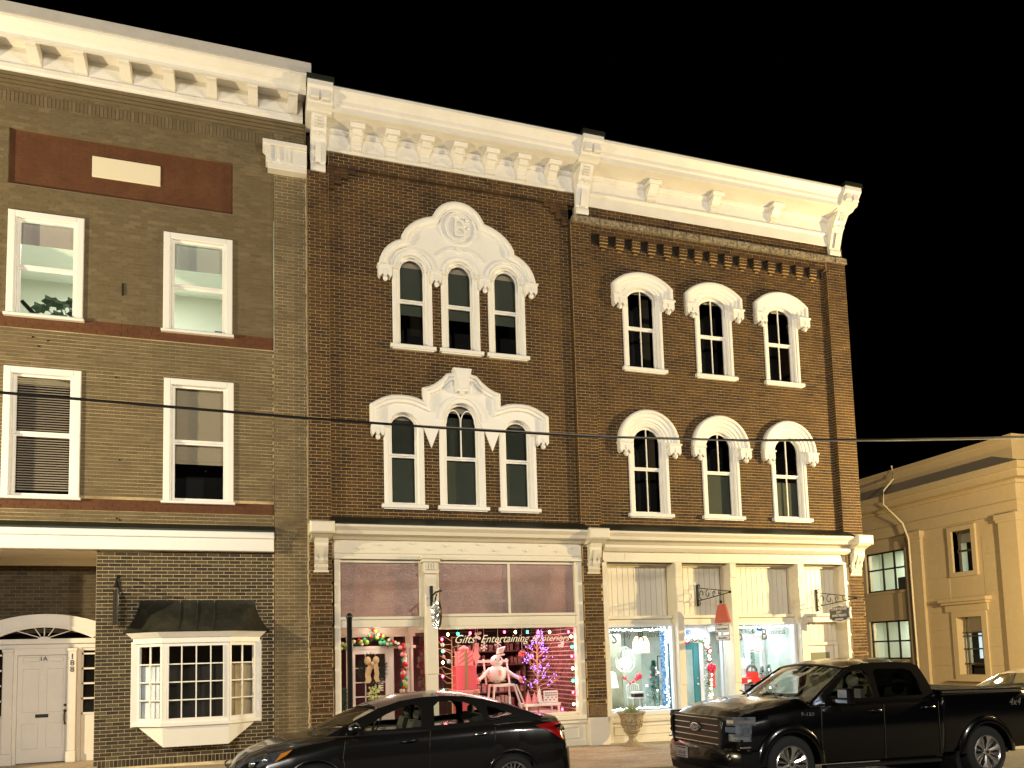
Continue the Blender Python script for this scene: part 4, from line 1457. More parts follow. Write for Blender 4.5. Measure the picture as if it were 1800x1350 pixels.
# ---------------- gift shop (left)
fz = MB()
fz.bbox(1.43, 6.86, -.06, .1, 3.90, 4.30, .004)
fz.bbox(1.43, 6.86, -.10, .1, 3.90, 3.97, .008)
fz.bbox(1.43, 6.86, -.08, .1, 4.02, 4.05, .006)
fr_ = obj('shop_frieze', fz, SW, bl)
src = None
for i, x in enumerate([1.95 + .36 * k for k in range(14)]):
    z = 4.20 if i % 2 else 4.12
    if i % 4 == 3:
        z = 4.24
    if src is None:
        src = obj('bulb_socket', MB().ball((x, -.075, z), .024, 8, 5), SW, fr_, org=(x, -.075, z), smooth=60)
    else:
        linked(src, fr_, (x, -.075, z))
frm = MB()
frm.bbox(1.43, 1.55, -.06, .12, gz(1.5), 3.90, .01)
frm.bbox(6.68, 6.87, -.05, .12, .43, 3.90, .012)
frm.bbox(1.55, 3.17, -.04, .12, 2.50, 2.72, .01)
frm.bbox(1.55, 3.17, -.075, .12, 2.66, 2.72, .008)
frm.bbox(3.60, 6.68, -.04, .12, 2.50, 2.76, .01)
frm.bbox(3.56, 6.72, -.085, .12, 2.70, 2.76, .008)
frm.bbox(3.56, 6.72, -.06, .12, 2.44, 2.50, .008)
frm.box(5.13, 5.18, .0, .1, 2.76, 3.84)
frm.box(1.55, 6.68, .0, .1, 3.84, 3.90)
frm.box(3.172, 3.598, .012, .12, 2.44, 3.98)
frm.bbox(3.56, 6.86, -.09, .12, .40, .50, .012)
frm.bbox(3.60, 6.70, -.03, .12, .50, .57, .01)
shopframe = obj('shop_frame', frm, SW, bl)
for (x0, x1, z0) in ((1.55, 3.17, 2.72), (3.60, 5.13, 2.76), (5.18, 6.68, 2.76)):
    o = obj('transom_pane', MB().add([(x0, .05, z0), (x1, .05, z0), (x1, .05, 3.84), (x0, .05, 3.84)], [(0, 1, 2, 3)]), M['transom'], bl)
obj('shop_pane', pane_rect(3.60, 6.68, .57, 2.44, .04), M['glass'], bl)
# panelled base
bs = MB()
bs.bbox(3.58, 6.88, -.0, .12, gz(5) - .2, .40, .004)
bs.bbox(3.58, 6.88, -.05, .12, .32, .40, .008)
bs.bbox(3.58, 6.88, -.04, .12, gz(5) - .2, gz(5) + .08, .008)
for k in range(2):
    x0, x1 = 3.72 + 1.55 * k, 5.15 + 1.55 * k
    bs.sweep([(x0, -.02), (x0, .26), (x1, .26), (x1, -.02), (x0, -.02)], [(-.045, 0), (-.03, -.025), (-.012, -.025), (0, 0)], close_prof=False, caps=False)
obj('shop_base', bs, SW, bl)
# cast iron column with capital
cm = MB()
cm.box(3.27, 3.51, -.16, .0, gz(3.4), 3.60)
cm.bbox(3.24, 3.54, -.20, .0, gz(3.4), gz(3.4) + .5, .01)
cm.bbox(3.26, 3.52, -.18, .0, 1.5, 3.18, .02)
cm.prism([(3.25, 3.60), (3.53, 3.60), (3.57, 3.66), (3.21, 3.66)], -.22, 0)
cm.bbox(3.24, 3.54, -.20, .0, 3.66, 3.84, .012)
cm.bbox(3.20, 3.58, -.24, .0, 3.84, 3.90, .012)
cm.bbox(3.17, 3.61, -.27, .0, 3.90, 3.97, .012)
for x in (3.29, 3.345, 3.40, 3.455):
    cm.bbox(x, x + .028, -.225, -.20, 3.68, 3.82, .004)
obj('column', cm, SW, bl)
# window bay interior
mat_wall = mat('dark_plum_wall', (.05, .015, .014), .9)
it = MB()
it.add([(3.2, 3.9, -.1), (6.75, 3.9, -.1), (6.75, 3.9, 2.7), (3.2, 3.9, 2.7)], [(0, 1, 2, 3)])
it.add([(3.56, .13, -.1), (3.56, 3.9, -.1), (3.56, 3.9, 2.7), (3.56, .13, 2.7)], [])
it.add([(1.4, 4.0, -.1), (3.56, 4.0, -.1), (3.56, 4.0, 2.7), (1.4, 4.0, 2.7)], [(0, 1, 2, 3)])
obj('shop_wall', it, mat_wall, bl)
obj('shop_ceiling', MB().add([(1.4, .12, 2.62), (6.8, .12, 2.62), (6.8, 4, 2.62), (1.4, 4, 2.62)], [(0, 1, 2, 3)]), mat_wall, bl)
obj('window_floor', MB().box(3.57, 6.78, .13, 1.6, .40, .52), mat('display_floor', (.6, .5, .45), .6), bl)
# brick side wall inside the window
b = MB().box(6.72, 6.8, .13, 3.9, .1, 2.62)
obj('inner_wall', b, mat('pink_lit_mortar', (.55, .42, .36), .9), bl)
fb = MB()
z = .52
r_ = 0
while z < 2.6:
    y = .14 - (r_ % 2) * .11
    while y < 3.8:
        a, c = max(y, .14), y + .215
        fb.add([(6.708, a + .012, z + .010), (6.708, c - .012, z + .010), (6.708, c - .012, z + .086), (6.708, a + .012, z + .086),
                (6.722, a + .012, z + .010), (6.722, c - .012, z + .010), (6.722, c - .012, z + .086), (6.722, a + .012, z + .086)],
               [(0, 1, 2, 3), (0, 1, 5, 4), (1, 2, 6, 5), (2, 3, 7, 6), (3, 0, 4, 7)], rnd.random())
        y += .225
    z += .10
    r_ += 1
obj('inner_brickwork', fb, mat('inner_brick', (.12, .03, .025), .8, tone=[(.10, .025, .02), (.17, .05, .04), (.07, .02, .02), (.10, .025, .02)]), bl, kind='stuff')
# shelves on the back wall
sh = MB()
for z in (.9, 1.25, 1.6, 1.95):
    sh.box(4.6, 6.6, 3.3, 3.85, z, z + .03)
sh.box(4.6, 4.64, 3.3, 3.85, .2, 2.0)
sh.box(6.56, 6.6, 3.3, 3.85, .2, 2.0)
shf = thing('shelf_unit', 'dark shelves of small goods at the back of the gift shop window', 'shelves', (5.6, 3.6, 0))
obj('shelf', sh, mat('shelf_wood', (.16, .07, .04), .6), shf)
gd = MB()
for z in (.93, 1.28, 1.63, 1.98):
    x = 4.7
    while x < 6.5:
        w_ = rnd.uniform(.04, .12)
        gd.box(x, x + w_, 3.4, 3.6, z, z + rnd.uniform(.08, .24))
        x += w_ + rnd.uniform(.02, .1)
obj('goods', gd, mat('shelf_goods', (.45, .25, .22), .5, noise=(9, 1, (.1, .03, .03))), shf, kind='stuff')
area('gift_shop_ceiling_light', (5.0, 1.2, 2.55), (0, 0, 0), 2.6, .8, 130, (1.0, .48, .46))
area('gift_shop_rear_light', (4.2, 2.8, 2.55), (0, 0, 0), 1.6, .6, 10, (1.0, .7, .5))
lamp('window_lights_glow', (5.9, .5, 1.9), 7, (1.0, .3, .35), .2)

# recess and door of the gift shop
PK = mat('pink_white_door_paint', (.72, .62, .56), .45)
rc = MB()
rc.add([(1.50, .1, -.2), (1.50, 1.25, -.2), (1.50, 1.25, 2.55), (1.50, .1, 2.55)], [(0, 1, 2, 3)])
rc.add([(1.45, .1, 2.56), (3.6, .1, 2.56), (3.6, 1.25, 2.56), (1.45, 1.25, 2.56)], [(0, 1, 2, 3)])
obj('recess_wall', rc, PK, bl)
df = MB()
y0 = 1.20
df.box(1.50, 3.30, y0, y0 + .06, 2.34, 2.56)
df.box(1.50, 1.60, y0, y0 + .06, gz(2), 2.34)
df.box(1.78, 1.85, y0 - .02, y0 + .06, gz(2), 2.34)
df.box(2.73, 2.81, y0 - .02, y0 + .06, gz(2), 2.34)
df.box(1.50, 3.30, y0 - .03, y0 + .06, 2.08, 2.14)
df.box(3.08, 3.20, y0, y0 + .06, gz(2), 2.34)
df.box(2.81, 3.08, y0, y0 + .06, gz(2), .5)
doorfr = obj('door_frame', df, PK, bl)
for (x0, x1, z0, z1) in ((1.60, 1.78, 2.14, 2.34), (1.85, 2.73, 2.14, 2.34), (2.81, 3.08, 2.14, 2.34), (1.60, 1.78, .3, 2.08), (2.81, 3.08, .5, 2.08)):
    obj('pane', pane_rect(x0, x1, z0, z1, y0 + .02), M['glass'], doorfr)
dd = MB()
dd.bbox(1.85, 1.97, y0 - .01, y0 + .04, gz(2), 2.08, .006)
dd.bbox(2.62, 2.73, y0 - .01, y0 + .04, gz(2), 2.08, .006)
dd.box(1.97, 2.62, y0 - .01, y0 + .04, 1.97, 2.08)
dd.box(1.97, 2.62, y0 - .01, y0 + .04, gz(2), .75)
for z in (1.03, 1.34, 1.65):
    dd.box(1.97, 2.62, y0, y0 + .03, z, z + .025)
for x in (2.18, 2.40):
    dd.box(x, x + .022, y0, y0 + .03, .75, 1.97)
dg = obj('door', dd, PK, bl, label='pink-lit glazed shop door')
obj('pane', pane_rect(1.97, 2.62, .75, 1.97, y0 + .02), M['glass'], dg)
# angled glass between recess and display window
sf = MB()
P, Q = (3.20, 1.20), (3.56, .12)


def slant(mb, a, c, z0, z1, t=.05):
    x0, y0_ = P[0] + (Q[0] - P[0]) * a, P[1] + (Q[1] - P[1]) * a
    x1, y1_ = P[0] + (Q[0] - P[0]) * c, P[1] + (Q[1] - P[1]) * c
    mb.add([(x0 - t, y0_, z0), (x1 - t, y1_, z0), (x1, y1_, z0), (x0, y0_, z0), (x0 - t, y0_, z1), (x1 - t, y1_, z1), (x1, y1_, z1), (x0, y0_, z1)],
           [(0, 1, 5, 4), (1, 2, 6, 5), (2, 3, 7, 6), (3, 0, 4, 7), (4, 5, 6, 7), (3, 2, 1, 0)])


slant(sf, 0, 1, -.1, .52)
slant(sf, 0, 1, 2.40, 2.56)
slant(sf, 0, .08, .52, 2.4)
slant(sf, .86, 1, .52, 2.4)
obj('recess_window_frame', sf, PK, bl)
gl_ = MB()
slant(gl_, .08, .86, .52, 2.4, .0)
obj('pane', MB().add([(P[0] + (Q[0] - P[0]) * .08 - .02, P[1] + (Q[1] - P[1]) * .08, .52), (P[0] + (Q[0] - P[0]) * .86 - .02, P[1] + (Q[1] - P[1]) * .86, .52),
                      (P[0] + (Q[0] - P[0]) * .86 - .02, P[1] + (Q[1] - P[1]) * .86, 2.4), (P[0] + (Q[0] - P[0]) * .08 - .02, P[1] + (Q[1] - P[1]) * .08, 2.4)], [(0, 1, 2, 3)]), M['glass'], bl)
lamp('gift_shop_porch_light', (2.4, .75, 2.45), 9, (1.0, .82, .62), .08)
# lettering on the glass
LET = mat('cream_window_lettering', (.85, .80, .68), .6)
for s_, x, sz in (('Gifts', 4.12, .25), ('Entertaining', 5.02, .235), ('& Interiors', 6.08, .21)):
    text('window_lettering', s_, sz, (x, .025, 2.14), RF, LET, bl, ext=.001, shear=.45, sx=.95)

# ---------------- lamp shop (right)
zt_, zm_ = 3.90, 2.67
b = MB()
b.bbox(7.40, 14.16, -.04, .12, 3.90, 4.14, .004)
b.bbox(7.40, 14.16, -.075, .12, 3.90, 3.95, .01)
b.box(7.40, 14.16, .12, .43, 3.88, 3.95)
for x in (7.95, 9.9, 11.6, 13.1):
    b.box(x, x + .02, -.045, -.04, 3.955, 4.135)
obj('shop_frieze', b, SW, br)
cols = []
for x0, x1 in ((9.20, 9.375), (10.675, 10.85), (12.62, 12.80)):
    b = MB()
    b.box(x0 + .01, x1 - .01, -.10, .34, gz(x0), 3.90)
    b.bbox(x0, x1, -.12, .0, gz(x0), gz(x0) + .42, .01)
    b.bbox(x0, x1, -.12, .0, 1.05, 3.30, .012)
    b.bbox(x0, x1, -.12, .0, 3.55, 3.90, .012)
    obj('column', b, SW, br)
obj('end_jamb', MB().bbox(14.06, 14.19, -.06, .4, gz(14), 3.9, .01), SW, br)
obj('end_jamb', MB().bbox(7.36, 7.48, -.06, .4, gz(7.4), 3.9, .01), SW, br)
# boarded transoms
for (x0, x1) in ((7.48, 9.21), (9.365, 10.685), (10.84, 12.63), (12.79, 14.07)):
    b = MB().box(x0, x1, .36, .42, 2.62, 3.9)
    bk = obj('transom_back', b, SW, br)
    n = round((x1 - x0) / .145)
    w_ = (x1 - x0) / n
    for k in range(n):
        o = MB().bbox(x0 + k * w_ + .004, x0 + (k + 1) * w_ - .004, .345, .362, 2.68, 3.9, .005)
        obj('board', o, SW, bk)
    b = MB()
    b.bbox(x0, x1, .10, .42, 2.60, 2.675, .01)
    b.box(x0, x1, .16, .42, 2.46, 2.60)
    b.box(x0, x1, .30, .42, 3.84, 3.879)
    obj('ledge', b, SW, br)
# display windows
LW = mat('lampshop_window_frame', (.68, .70, .72), .45)
for (x0, x1) in ((7.48, 9.21), (10.84, 12.63)):
    b = MB()
    b.bbox(x0, x1, .10, .2, 2.42, 2.48, .008)
    b.bbox(x0, x0 + .05, .10, .2, .50, 2.42, .008)
    b.bbox(x1 - .08, x1, .06, .2, .50, 2.42, .008)
    b.bbox(x0, x1, -.02, .2, .40, .50, .012)
    f = obj('window_frame', b, LW, br)
    obj('pane', pane_rect(x0 + .05, x1 - .08, .50, 2.42, .15), M['glass'], f)
    b = MB()
    b.bbox(x0 - .1, x1 + .0, .0, .2, gz(x0) - .2, .40, .004)
    b.bbox(x0 - .1, x1 + .0, -.05, .2, .26, .34, .01)
    b.bbox(x0 - .1, x1 + .0, -.03, .2, gz(x0) - .2, gz(x0) + .06, .01)
    b.sweep([(x0 + .05, -.02), (x0 + .05, .20), (x1 - .08, .20), (x1 - .08, -.02), (x0 + .05, -.02)], [(-.04, 0), (-.028, -.022), (-.012, -.022), (0, 0)], close_prof=False, caps=False)
    obj('shop_base', b, SW, br)
# room of the lamp shop
LWALL = mat('lamp_shop_wall', (.50, .50, .42), .8, noise=[(1.2, .8, (.28, .33, .22)), (3, .5, (.6, .5, .4))])
it = MB()
it.add([(7.4, 3.9, -.3), (14.1, 3.9, -.3), (14.1, 3.9, 2.6), (7.4, 3.9, 2.6)], [(0, 1, 2, 3)])
it.add([(7.42, .42, -.3), (7.42, 3.9, -.3), (7.42, 3.9, 2.6), (7.42, .42, 2.6)], [(0, 1, 2, 3)])
it.add([(12.75, .42, -.3), (12.75, 3.9, -.3), (12.75, 3.9, 2.6), (12.75, .42, 2.6)], [(0, 1, 2, 3)])
it.add([(7.4, .42, 2.60), (14.1, .42, 2.60), (14.1, 3.9, 2.60), (7.4, 3.9, 2.60)], [(0, 1, 2, 3)])
obj('shop_wall', it, LWALL, br)
obj('window_floor', MB().box(7.44, 9.3, .2, 1.3, .40, .48), LWALL, br)
obj('window_floor', MB().box(10.75, 12.7, .2, 1.3, .40, .48), LWALL, br)
area('lamp_shop_light', (8.4, 1.6, 2.55), (0, 0, 0), 1.4, 1.2, 130, (.58, .80, 1.0))
area('lamp_shop_light', (11.6, 1.6, 2.55), (0, 0, 0), 1.4, 1.2, 140, (.58, .80, 1.0))
area('lamp_shop_door_light', (10.0, .62, 2.42), (0, 0, 0), .9, .3, 22, (.58, .78, 1.0))
# entrance recess
b = MB()
b.box(9.375, 10.675, 1.0, 1.06, 2.03, 2.46)
b.box(10.40, 10.50, .98, 1.06, gz(10), 2.03)
b.box(10.62, 10.72, .98, 1.06, gz(10), 2.46)
b.box(9.375, 9.52, .98, 1.06, gz(10), 2.03)
b.box(10.50, 10.62, 1.0, 1.04, gz(10), .4)
b.box(10.50, 10.62, 1.0, 1.04, 1.18, 1.22)
b.add([(9.375, .36, 2.47), (10.675, .36, 2.47), (10.675, 1.0, 2.47), (9.375, 1.0, 2.47)], [(0, 1, 2, 3)])
df2 = obj('door_frame', b, LW, br)
obj('pane', pane_rect(10.50, 10.62, .4, 2.0, 1.02), M['glass'], df2)
b = MB()
for xx in (10.66,):
    b.box(xx, xx + .04, .36, 1.0, gz(10), .5)
    b.box(xx, xx + .04, .36, .48, .5, 2.46)
    b.box(xx, xx + .04, .36, 1.0, 2.3, 2.46)
obj('recess_window_frame', b, LW, br)
TEAL = mat('teal_door_paint', (.015, .16, .20), .35)
b = MB()
b.bbox(9.52, 9.66, 1.0, 1.05, gz(10), 2.03, .006)
b.bbox(10.24, 10.40, 1.0, 1.05, gz(10), 2.03, .006)
b.box(9.66, 10.24, 1.0, 1.05, 1.86, 2.03)
b.box(9.66, 10.24, 1.0, 1.05, gz(10), .25)
td = obj('door', b, TEAL, br, label='teal door with tall glass and a red-ribboned garland beside it')
obj('pane', pane_rect(9.66, 10.24, .25, 1.86, 1.03), M['glass'], td)
obj('door_handle', MB().ball((10.32, .98, 1.0), .03, 8, 6).join(MB().ball((10.32, .98, 1.15), .018, 8, 6)), mat('pale_brass', (.6, .55, .4), .3, metal=.9), td)
text('house_number', '180', .17, (10.08, .985, 2.23), RF, mat('blue_numeral', (.01, .04, .14), .5), df2, sx=.85)
# last bay: boarding with a framed doorway
b = MB()
b.box(12.79, 14.07, .36, .42, gz(13), 2.46)
bk = obj('boarded_front', b, SW, br)
for k in range(9):
    x = 12.80 + .14 * k
    obj('board', MB().bbox(x + .004, x + .136, .345, .362, 1.98, 2.46, .005), SW, bk)
b = MB()
b.bbox(12.95, 14.05, .30, .42, 1.88, 1.96, .01)
b.bbox(12.95, 13.06, .30, .42, gz(13), 1.88, .01)
b.bbox(13.94, 14.05, .30, .42, gz(13), 1.88, .01)
df3 = obj('door_frame', b, SW, br)
b = MB()
b.bbox(13.08, 13.92, .34, .42, gz(13), 1.86, .01)
dr3 = obj('door', b, SW, br, label='white door with a glass pane at the right end of the row')
obj('pane', MB().add([(13.22, .335, .6), (13.80, .335, .6), (13.80, .335, 1.70), (13.22, .335, 1.70)], [(0, 1, 2, 3)]), mat('dim_door_glass', (.20, .21, .15), .15), dr3)
b = MB()
GREY = mat('grey_board_paint', (.30, .28, .27), .6)
obj('side_board', MB().box(12.80, 12.84, .0, .36, 1.4, 2.58), GREY, br)
# window lettering
LG = mat('grey_window_lettering', (.06, .06, .06), .5)
for x in (7.62, 10.98):
    for s_, dx, sz, z in (('S', .06, .40, 2.05), ('hady', .34, .20, 2.18), ('B', .74, .40, 2.05), ('usiness', 1.13, .20, 2.18)):
        text('window_lettering', s_, sz, (x + dx, .135, z), RF, LG, br, ext=.001, sx=.8)

# ================================================================== THINGS IN AND ON THE SHOPS
REDM = mat('red_present_paper', (.75, .10, .14), .4)
REDS = mat('pink_present_paper', (.8, .30, .32), .4)
GOLD = mat('gold_ribbon', (.45, .28, .12), .35, metal=.6)
SNOW = mat('snow_white', (.85, .80, .75), .5)
WOODP = mat('pale_painted_wood', (.78, .70, .62), .5)
TWIG = mat('light_twig', (.55, .36, .2), .6)
GREEN = mat('artificial_fir', (.02, .09, .05), .6, noise=(9, .5, (.05, .16, .09)))
BLK = mat('doll_black', (.01, .01, .01), .4)
BR_ = emit_mat('red_bulb', (1.0, .04, .12), 22)
BW_ = emit_mat('warm_bulb', (1.0, .72, .42), 26)
BG2 = emit_mat('green_bulb', (.03, .85, .45), 16)
BV_ = emit_mat('violet_fairy_bulb', (.30, .14, 1.0), 9)
BC_ = emit_mat('cool_white_bulb', (.7, .85, 1.0), 30)

# string lights around the display window
sl = thing('string_lights', 'red, white and green bulb string framing the gift shop window', 'string lights', (5.1, .1, .6))
BP = [(3.79, 2.33, 0), (4.01, 2.34, 2), (4.28, 2.35, 1), (5.05, 2.36, 1), (5.30, 2.35, 0), (5.58, 2.35, 2), (5.83, 2.35, 1), (6.10, 2.34, 0), (6.55, 2.34, 1),
      (6.61, 2.23, 0), (6.62, 2.00, 2), (6.61, 1.79, 1), (6.62, 1.52, 0), (6.62, 1.25, 2), (6.61, .99, 1), (6.62, .73, 0), (6.34, .63, 1), (3.66, 2.23, 1), (3.67, 1.98, 2), (3.67, 1.74, 0), (3.66, 1.45, 1), (3.67, 1.15, 2)]
wire = MB().tube([(x, .12, z + .03) for x, z, _ in BP[:17]], .006, 4)
wire.tube([(x, .12, z + .03) for x, z, _ in BP[17:]], .006, 4)
obj('cord', wire, mat('light_cord', (.02, .03, .02), .6), sl)
srcs = {}
for x, z, k in BP:
    if k not in srcs:
        srcs[k] = obj('bulb', MB().ball((x, .10, z), .027, 8, 6, sz=1.25), (BW_, BR_, BG2)[k], sl, org=(x, .10, z), smooth=60)
    else:
        linked(srcs[k], sl, (x, .10, z))
for x, z, k in BP:
    if k in (1, 2) and z > .7 and (x > 6.5 or x < 4.5):
        lamp('bulb_glow', (x, .02, z), 1.1, (1, .12, .2) if k == 1 else (.1, 1, .6), .03)
# side string in the recess glass
s2 = thing('string_lights', 'short string of bulbs behind the slanted side glass of the gift shop porch', 'string lights', (3.4, .6, .8))
for i, (t, z, k) in enumerate(((.55, 2.2, 0), (.6, 1.95, 2), (.55, 1.7, 1), (.6, 1.45, 0), (.55, 1.2, 2), (.6, .95, 0))):
    x = 3.20 + .36 * t + .08
    obj('bulb', MB().ball((x, 1.2 - 1.08 * t, z), .03, 8, 6), (BW_, BR_, BG2)[k], s2, smooth=60)
obj('cord', MB().tube([(3.48, .56, 2.3), (3.48, .56, .8)], .006, 4), M['numeral'], s2)

# stacked presents
for i, (x0, x1, y0, y1, z0, z1, m, lab) in enumerate(((4.06, 4.51, .5, .95, 1.13, 1.65, REDM, 'large red gift box with gold ribbon, lower one of its stack'),
                                                      (4.12, 4.46, .55, .9, 1.652, 1.97, REDS, 'striped pink gift box with a bow, upper one of its stack'))):
    g = thing('gift_box', lab, 'present', ((x0 + x1) / 2, (y0 + y1) / 2, z0), 'gift boxes in the shop window')
    obj('box', MB().bbox(x0, x1, y0, y1, z0, z1, .008), m, g)
    xm = (x0 + x1) / 2
    obj('ribbon', MB().box(xm - .028, xm + .028, y0 - .006, y1 + .004, z0, z1 + .004), GOLD, g)
    if i == 1:
        b = MB()
        for a in range(8):
            t = 2 * PI * a / 8
            b.ball((xm + .07 * math.cos(t), .72 + .05 * math.sin(t), z1 + .045), .045, 7, 5)
        b.ball((xm, .72, z1 + .08), .05, 7, 5)
        obj('bow', b, REDS, g, smooth=50)
        b = MB()
        for k in range(3):
            z = z0 + .02 + .1 * k
            b.add([(x0 + .01, y0 - .002, z), (xm - .03, y0 - .002, z + .10), (xm - .03, y0 - .002, z + .14), (x0 + .01, y0 - .002, z + .04)], [(0, 1, 2, 3)])
            b.add([(xm + .03, y0 - .002, z), (x1 - .01, y0 - .002, z + .10), (x1 - .01, y0 - .002, z + .14), (xm + .03, y0 - .002, z + .04)], [(0, 1, 2, 3)])
        obj('stripe', b, REDM, g)
ped = thing('display_cart', 'pink wheeled cart carrying the stacked presents', 'cart', (4.27, .7, .52))
obj('tray', MB().bbox(4.02, 4.56, .45, 1.0, 1.04, 1.128, .01), REDS, ped)
obj('body', MB().bbox(4.06, 4.52, .48, .95, .60, 1.04, .01), REDM, ped)
for x in (4.10, 4.47):
    obj('wheel', MB().tube([(x, .43, 1.06), (x, .47, 1.06)], .045, 12), GOLD, ped)
    obj('leg', MB().box(x - .02, x + .02, .5, .54, .52, .60), GOLD, ped)

# chair with a snowman doll
chr_ = thing('chair', 'pale wooden chair holding the snowman doll in the gift shop window', 'chair', (5.15, .85, .52))
b = MB().box(4.93, 5.43, .62, 1.05, 1.16, 1.21)
obj('seat', b, WOODP, chr_)
for (x, y, xx, yy) in ((4.95, .64, 4.86, .56), (5.41, .64, 5.60, .56), (4.95, 1.03, 4.90, 1.1), (5.41, 1.03, 5.46, 1.1)):
    obj('leg', MB().tube([(x, y, 1.18), (xx, yy, .52)], .024, 6), WOODP, chr_)
obj('leg', MB().tube([(5.46, .64, 1.20), (5.62, .60, .78)], .02, 6), WOODP, chr_)
b = MB()
for x in (4.83, 5.38):
    b.tube([(x + .05, 1.03, 1.2), (x, 1.08, 1.78)], .022, 6)
b.box(4.68, 5.42, 1.05, 1.085, 1.70, 1.76)
b.box(4.80, 5.40, 1.05, 1.08, 1.45, 1.50)
obj('backrest', b, WOODP, chr_)
sm = thing('snowman_doll', 'seated snowman doll with a tilted top hat and outstretched arms', 'doll', (5.05, .8, 1.22))
b = MB()
b.ball((5.06, .80, 1.44), .22, 16, 12, sz=.92, sx=1.0)
b.ball((5.06, .78, 1.73), .145, 16, 12, sz=.95)
obj('body', b, SNOW, sm, smooth=60)
b = MB()
b.tube([(4.90, .78, 1.56), (4.74, .72, 1.42), (4.60, .66, 1.33)], .045, 8, taper=.036)
obj('arm', b, SNOW, sm, smooth=60)
b = MB()
b.tube([(5.22, .78, 1.56), (5.40, .72, 1.42), (5.54, .66, 1.33)], .045, 8, taper=.036)
obj('arm', b, SNOW, sm, smooth=60)
for x, s in ((4.57, -1), (5.57, 1)):
    b = MB().ball((x, .65, 1.31), .055, 8, 6, sx=.8, sz=1.1)
    for k in range(4):
        b.tube([(x + s * (.0 + .018 * (k - 1.5)), .63, 1.29), (x + s * .028 * (k - 1.0), .60, 1.235)], .013, 5)
    b.tube([(x - s * .03, .64, 1.33), (x - s * .06, .60, 1.29)], .014, 5)
    obj('mitten', b, REDS, sm, smooth=60)
b = MB()
hx, hz = 5.12, 1.86
b.loft([[(hx + .13 * math.cos(t) + .0, .76 + .11 * math.sin(t), hz - .02 + .03 * math.cos(t)) for t in [2 * PI * k / 14 for k in range(14)]],
        [(hx + .13 * math.cos(t), .76 + .11 * math.sin(t), hz + .0 + .03 * math.cos(t)) for t in [2 * PI * k / 14 for k in range(14)]]])
b.loft([[(hx + .075 * math.cos(t), .76 + .07 * math.sin(t), hz + .02 * math.cos(t)) for t in [2 * PI * k / 14 for k in range(14)]],
        [(hx + .05 + .10 * math.cos(t), .76 + .08 * math.sin(t), hz + .17 + .03 * math.cos(t)) for t in [2 * PI * k / 14 for k in range(14)]]])
obj('top_hat', b, SNOW, sm, smooth=40)
b = MB().loft([[(hx + .008 + .083 * math.cos(t), .76 + .078 * math.sin(t), hz + .02 + .02 * math.cos(t)) for t in [2 * PI * k / 14 for k in range(14)]],
               [(hx + .02 + .088 * math.cos(t), .76 + .08 * math.sin(t), hz + .055 + .022 * math.cos(t)) for t in [2 * PI * k / 14 for k in range(14)]]])
obj('hat_band', b, GOLD, sm)
for x in (5.00, 5.11):
    obj('eye', MB().ball((x, .648, 1.77), .018, 6, 5), BLK, sm)
obj('nose', MB().lathe((5.055, .63, 1.715), [(.014, 0), (.006, .03)], 6), mat('orange_nose', (.7, .25, .05), .5), sm)
b = MB()
for k in range(5):
    b.ball((5.02 + .02 * k, .652, 1.672 - .008 * math.sin(PI * k / 4)), .007, 5, 4)
obj('mouth', b, BLK, sm)
b = MB().box(5.03, 5.10, .575, .60, 1.40, 1.52)
for k in range(3):
    b.ball((5.065, .58, 1.37 + .08 * k), .014, 6, 4)
obj('button', b, REDS, sm)
b = MB()
for k in range(14):
    t = 2 * PI * k / 14
    b.box(5.06 + .19 * math.cos(t) - .02, 5.06 + .19 * math.cos(t) + .02, .80 + .19 * math.sin(t) - .01, .80 + .19 * math.sin(t) + .01, 1.27, 1.30)
obj('trim', b, GOLD, sm)

# twig tree with violet fairy lights
tw = thing('twig_tree', 'bare twig tree dotted with violet fairy lights in the gift shop window', 'tree', (6.0, .7, .52))
b = MB().tube([(5.99, .7, .52), (5.99, .7, 1.2), (6.0, .7, 1.9), (6.02, .7, 2.42)], .022, 6, taper=.006)
obj('trunk', b, TWIG, tw)
bb, lt = MB(), MB()
r7 = random.Random(5)
for k in range(30):
    z = .98 + .045 * k * (1 if k < 26 else .98)
    a = r7.uniform(0, 2 * PI)
    L = .52 * (1 - (z - 1.0) / 1.75) + r7.uniform(-.05, .08)
    dx, dy = math.cos(a) * L, math.sin(a) * L * .55
    p = [(6.0, .7, z), (6.0 + dx * .5, .7 + dy * .5, z + .10), (6.0 + dx, .7 + dy, z + .10 + L * .35)]
    bb.tube(p, .008, 4, taper=.004)
    for j_ in range(2):
        s = r7.uniform(-.12, .12)
        bb.tube([p[1], (6.0 + dx * .85 + s, .7 + dy * .8, z + .2 + L * .2 + s * .5)], .005, 4, taper=.003)
    for j_ in range(5):
        t = r7.uniform(.35, 1.0)
        lt.ball((6.0 + dx * t + r7.uniform(-.05, .05), .68 + dy * t, z + .10 + L * .3 * t + r7.uniform(-.05, .05)), .010, 5, 4)
obj('branch', bb, TWIG, tw)
obj('fairy_lights', lt, BV_, tw, kind='stuff')
t2 = thing('twig_tree', 'bare golden twig tree with ball ornaments at the left edge of the gift shop window', 'tree', (3.85, .6, .52))
b = MB().tube([(3.98, .6, .52), (3.99, .6, 2.3)], .018, 6, taper=.008)
obj('trunk', b, TWIG, t2)
bb = MB()
for k in range(22):
    z = .8 + .07 * k
    s = -1 if k % 3 else 1
    L = r7.uniform(.2, .36)
    bb.tube([(3.98, .6, z), (3.98 + s * L * .6, .58, z + r7.uniform(-.02, .12)), (3.98 + s * L, .56, z + r7.uniform(.0, .22))], .007, 4, taper=.004)
obj('branch', bb, TWIG, t2)
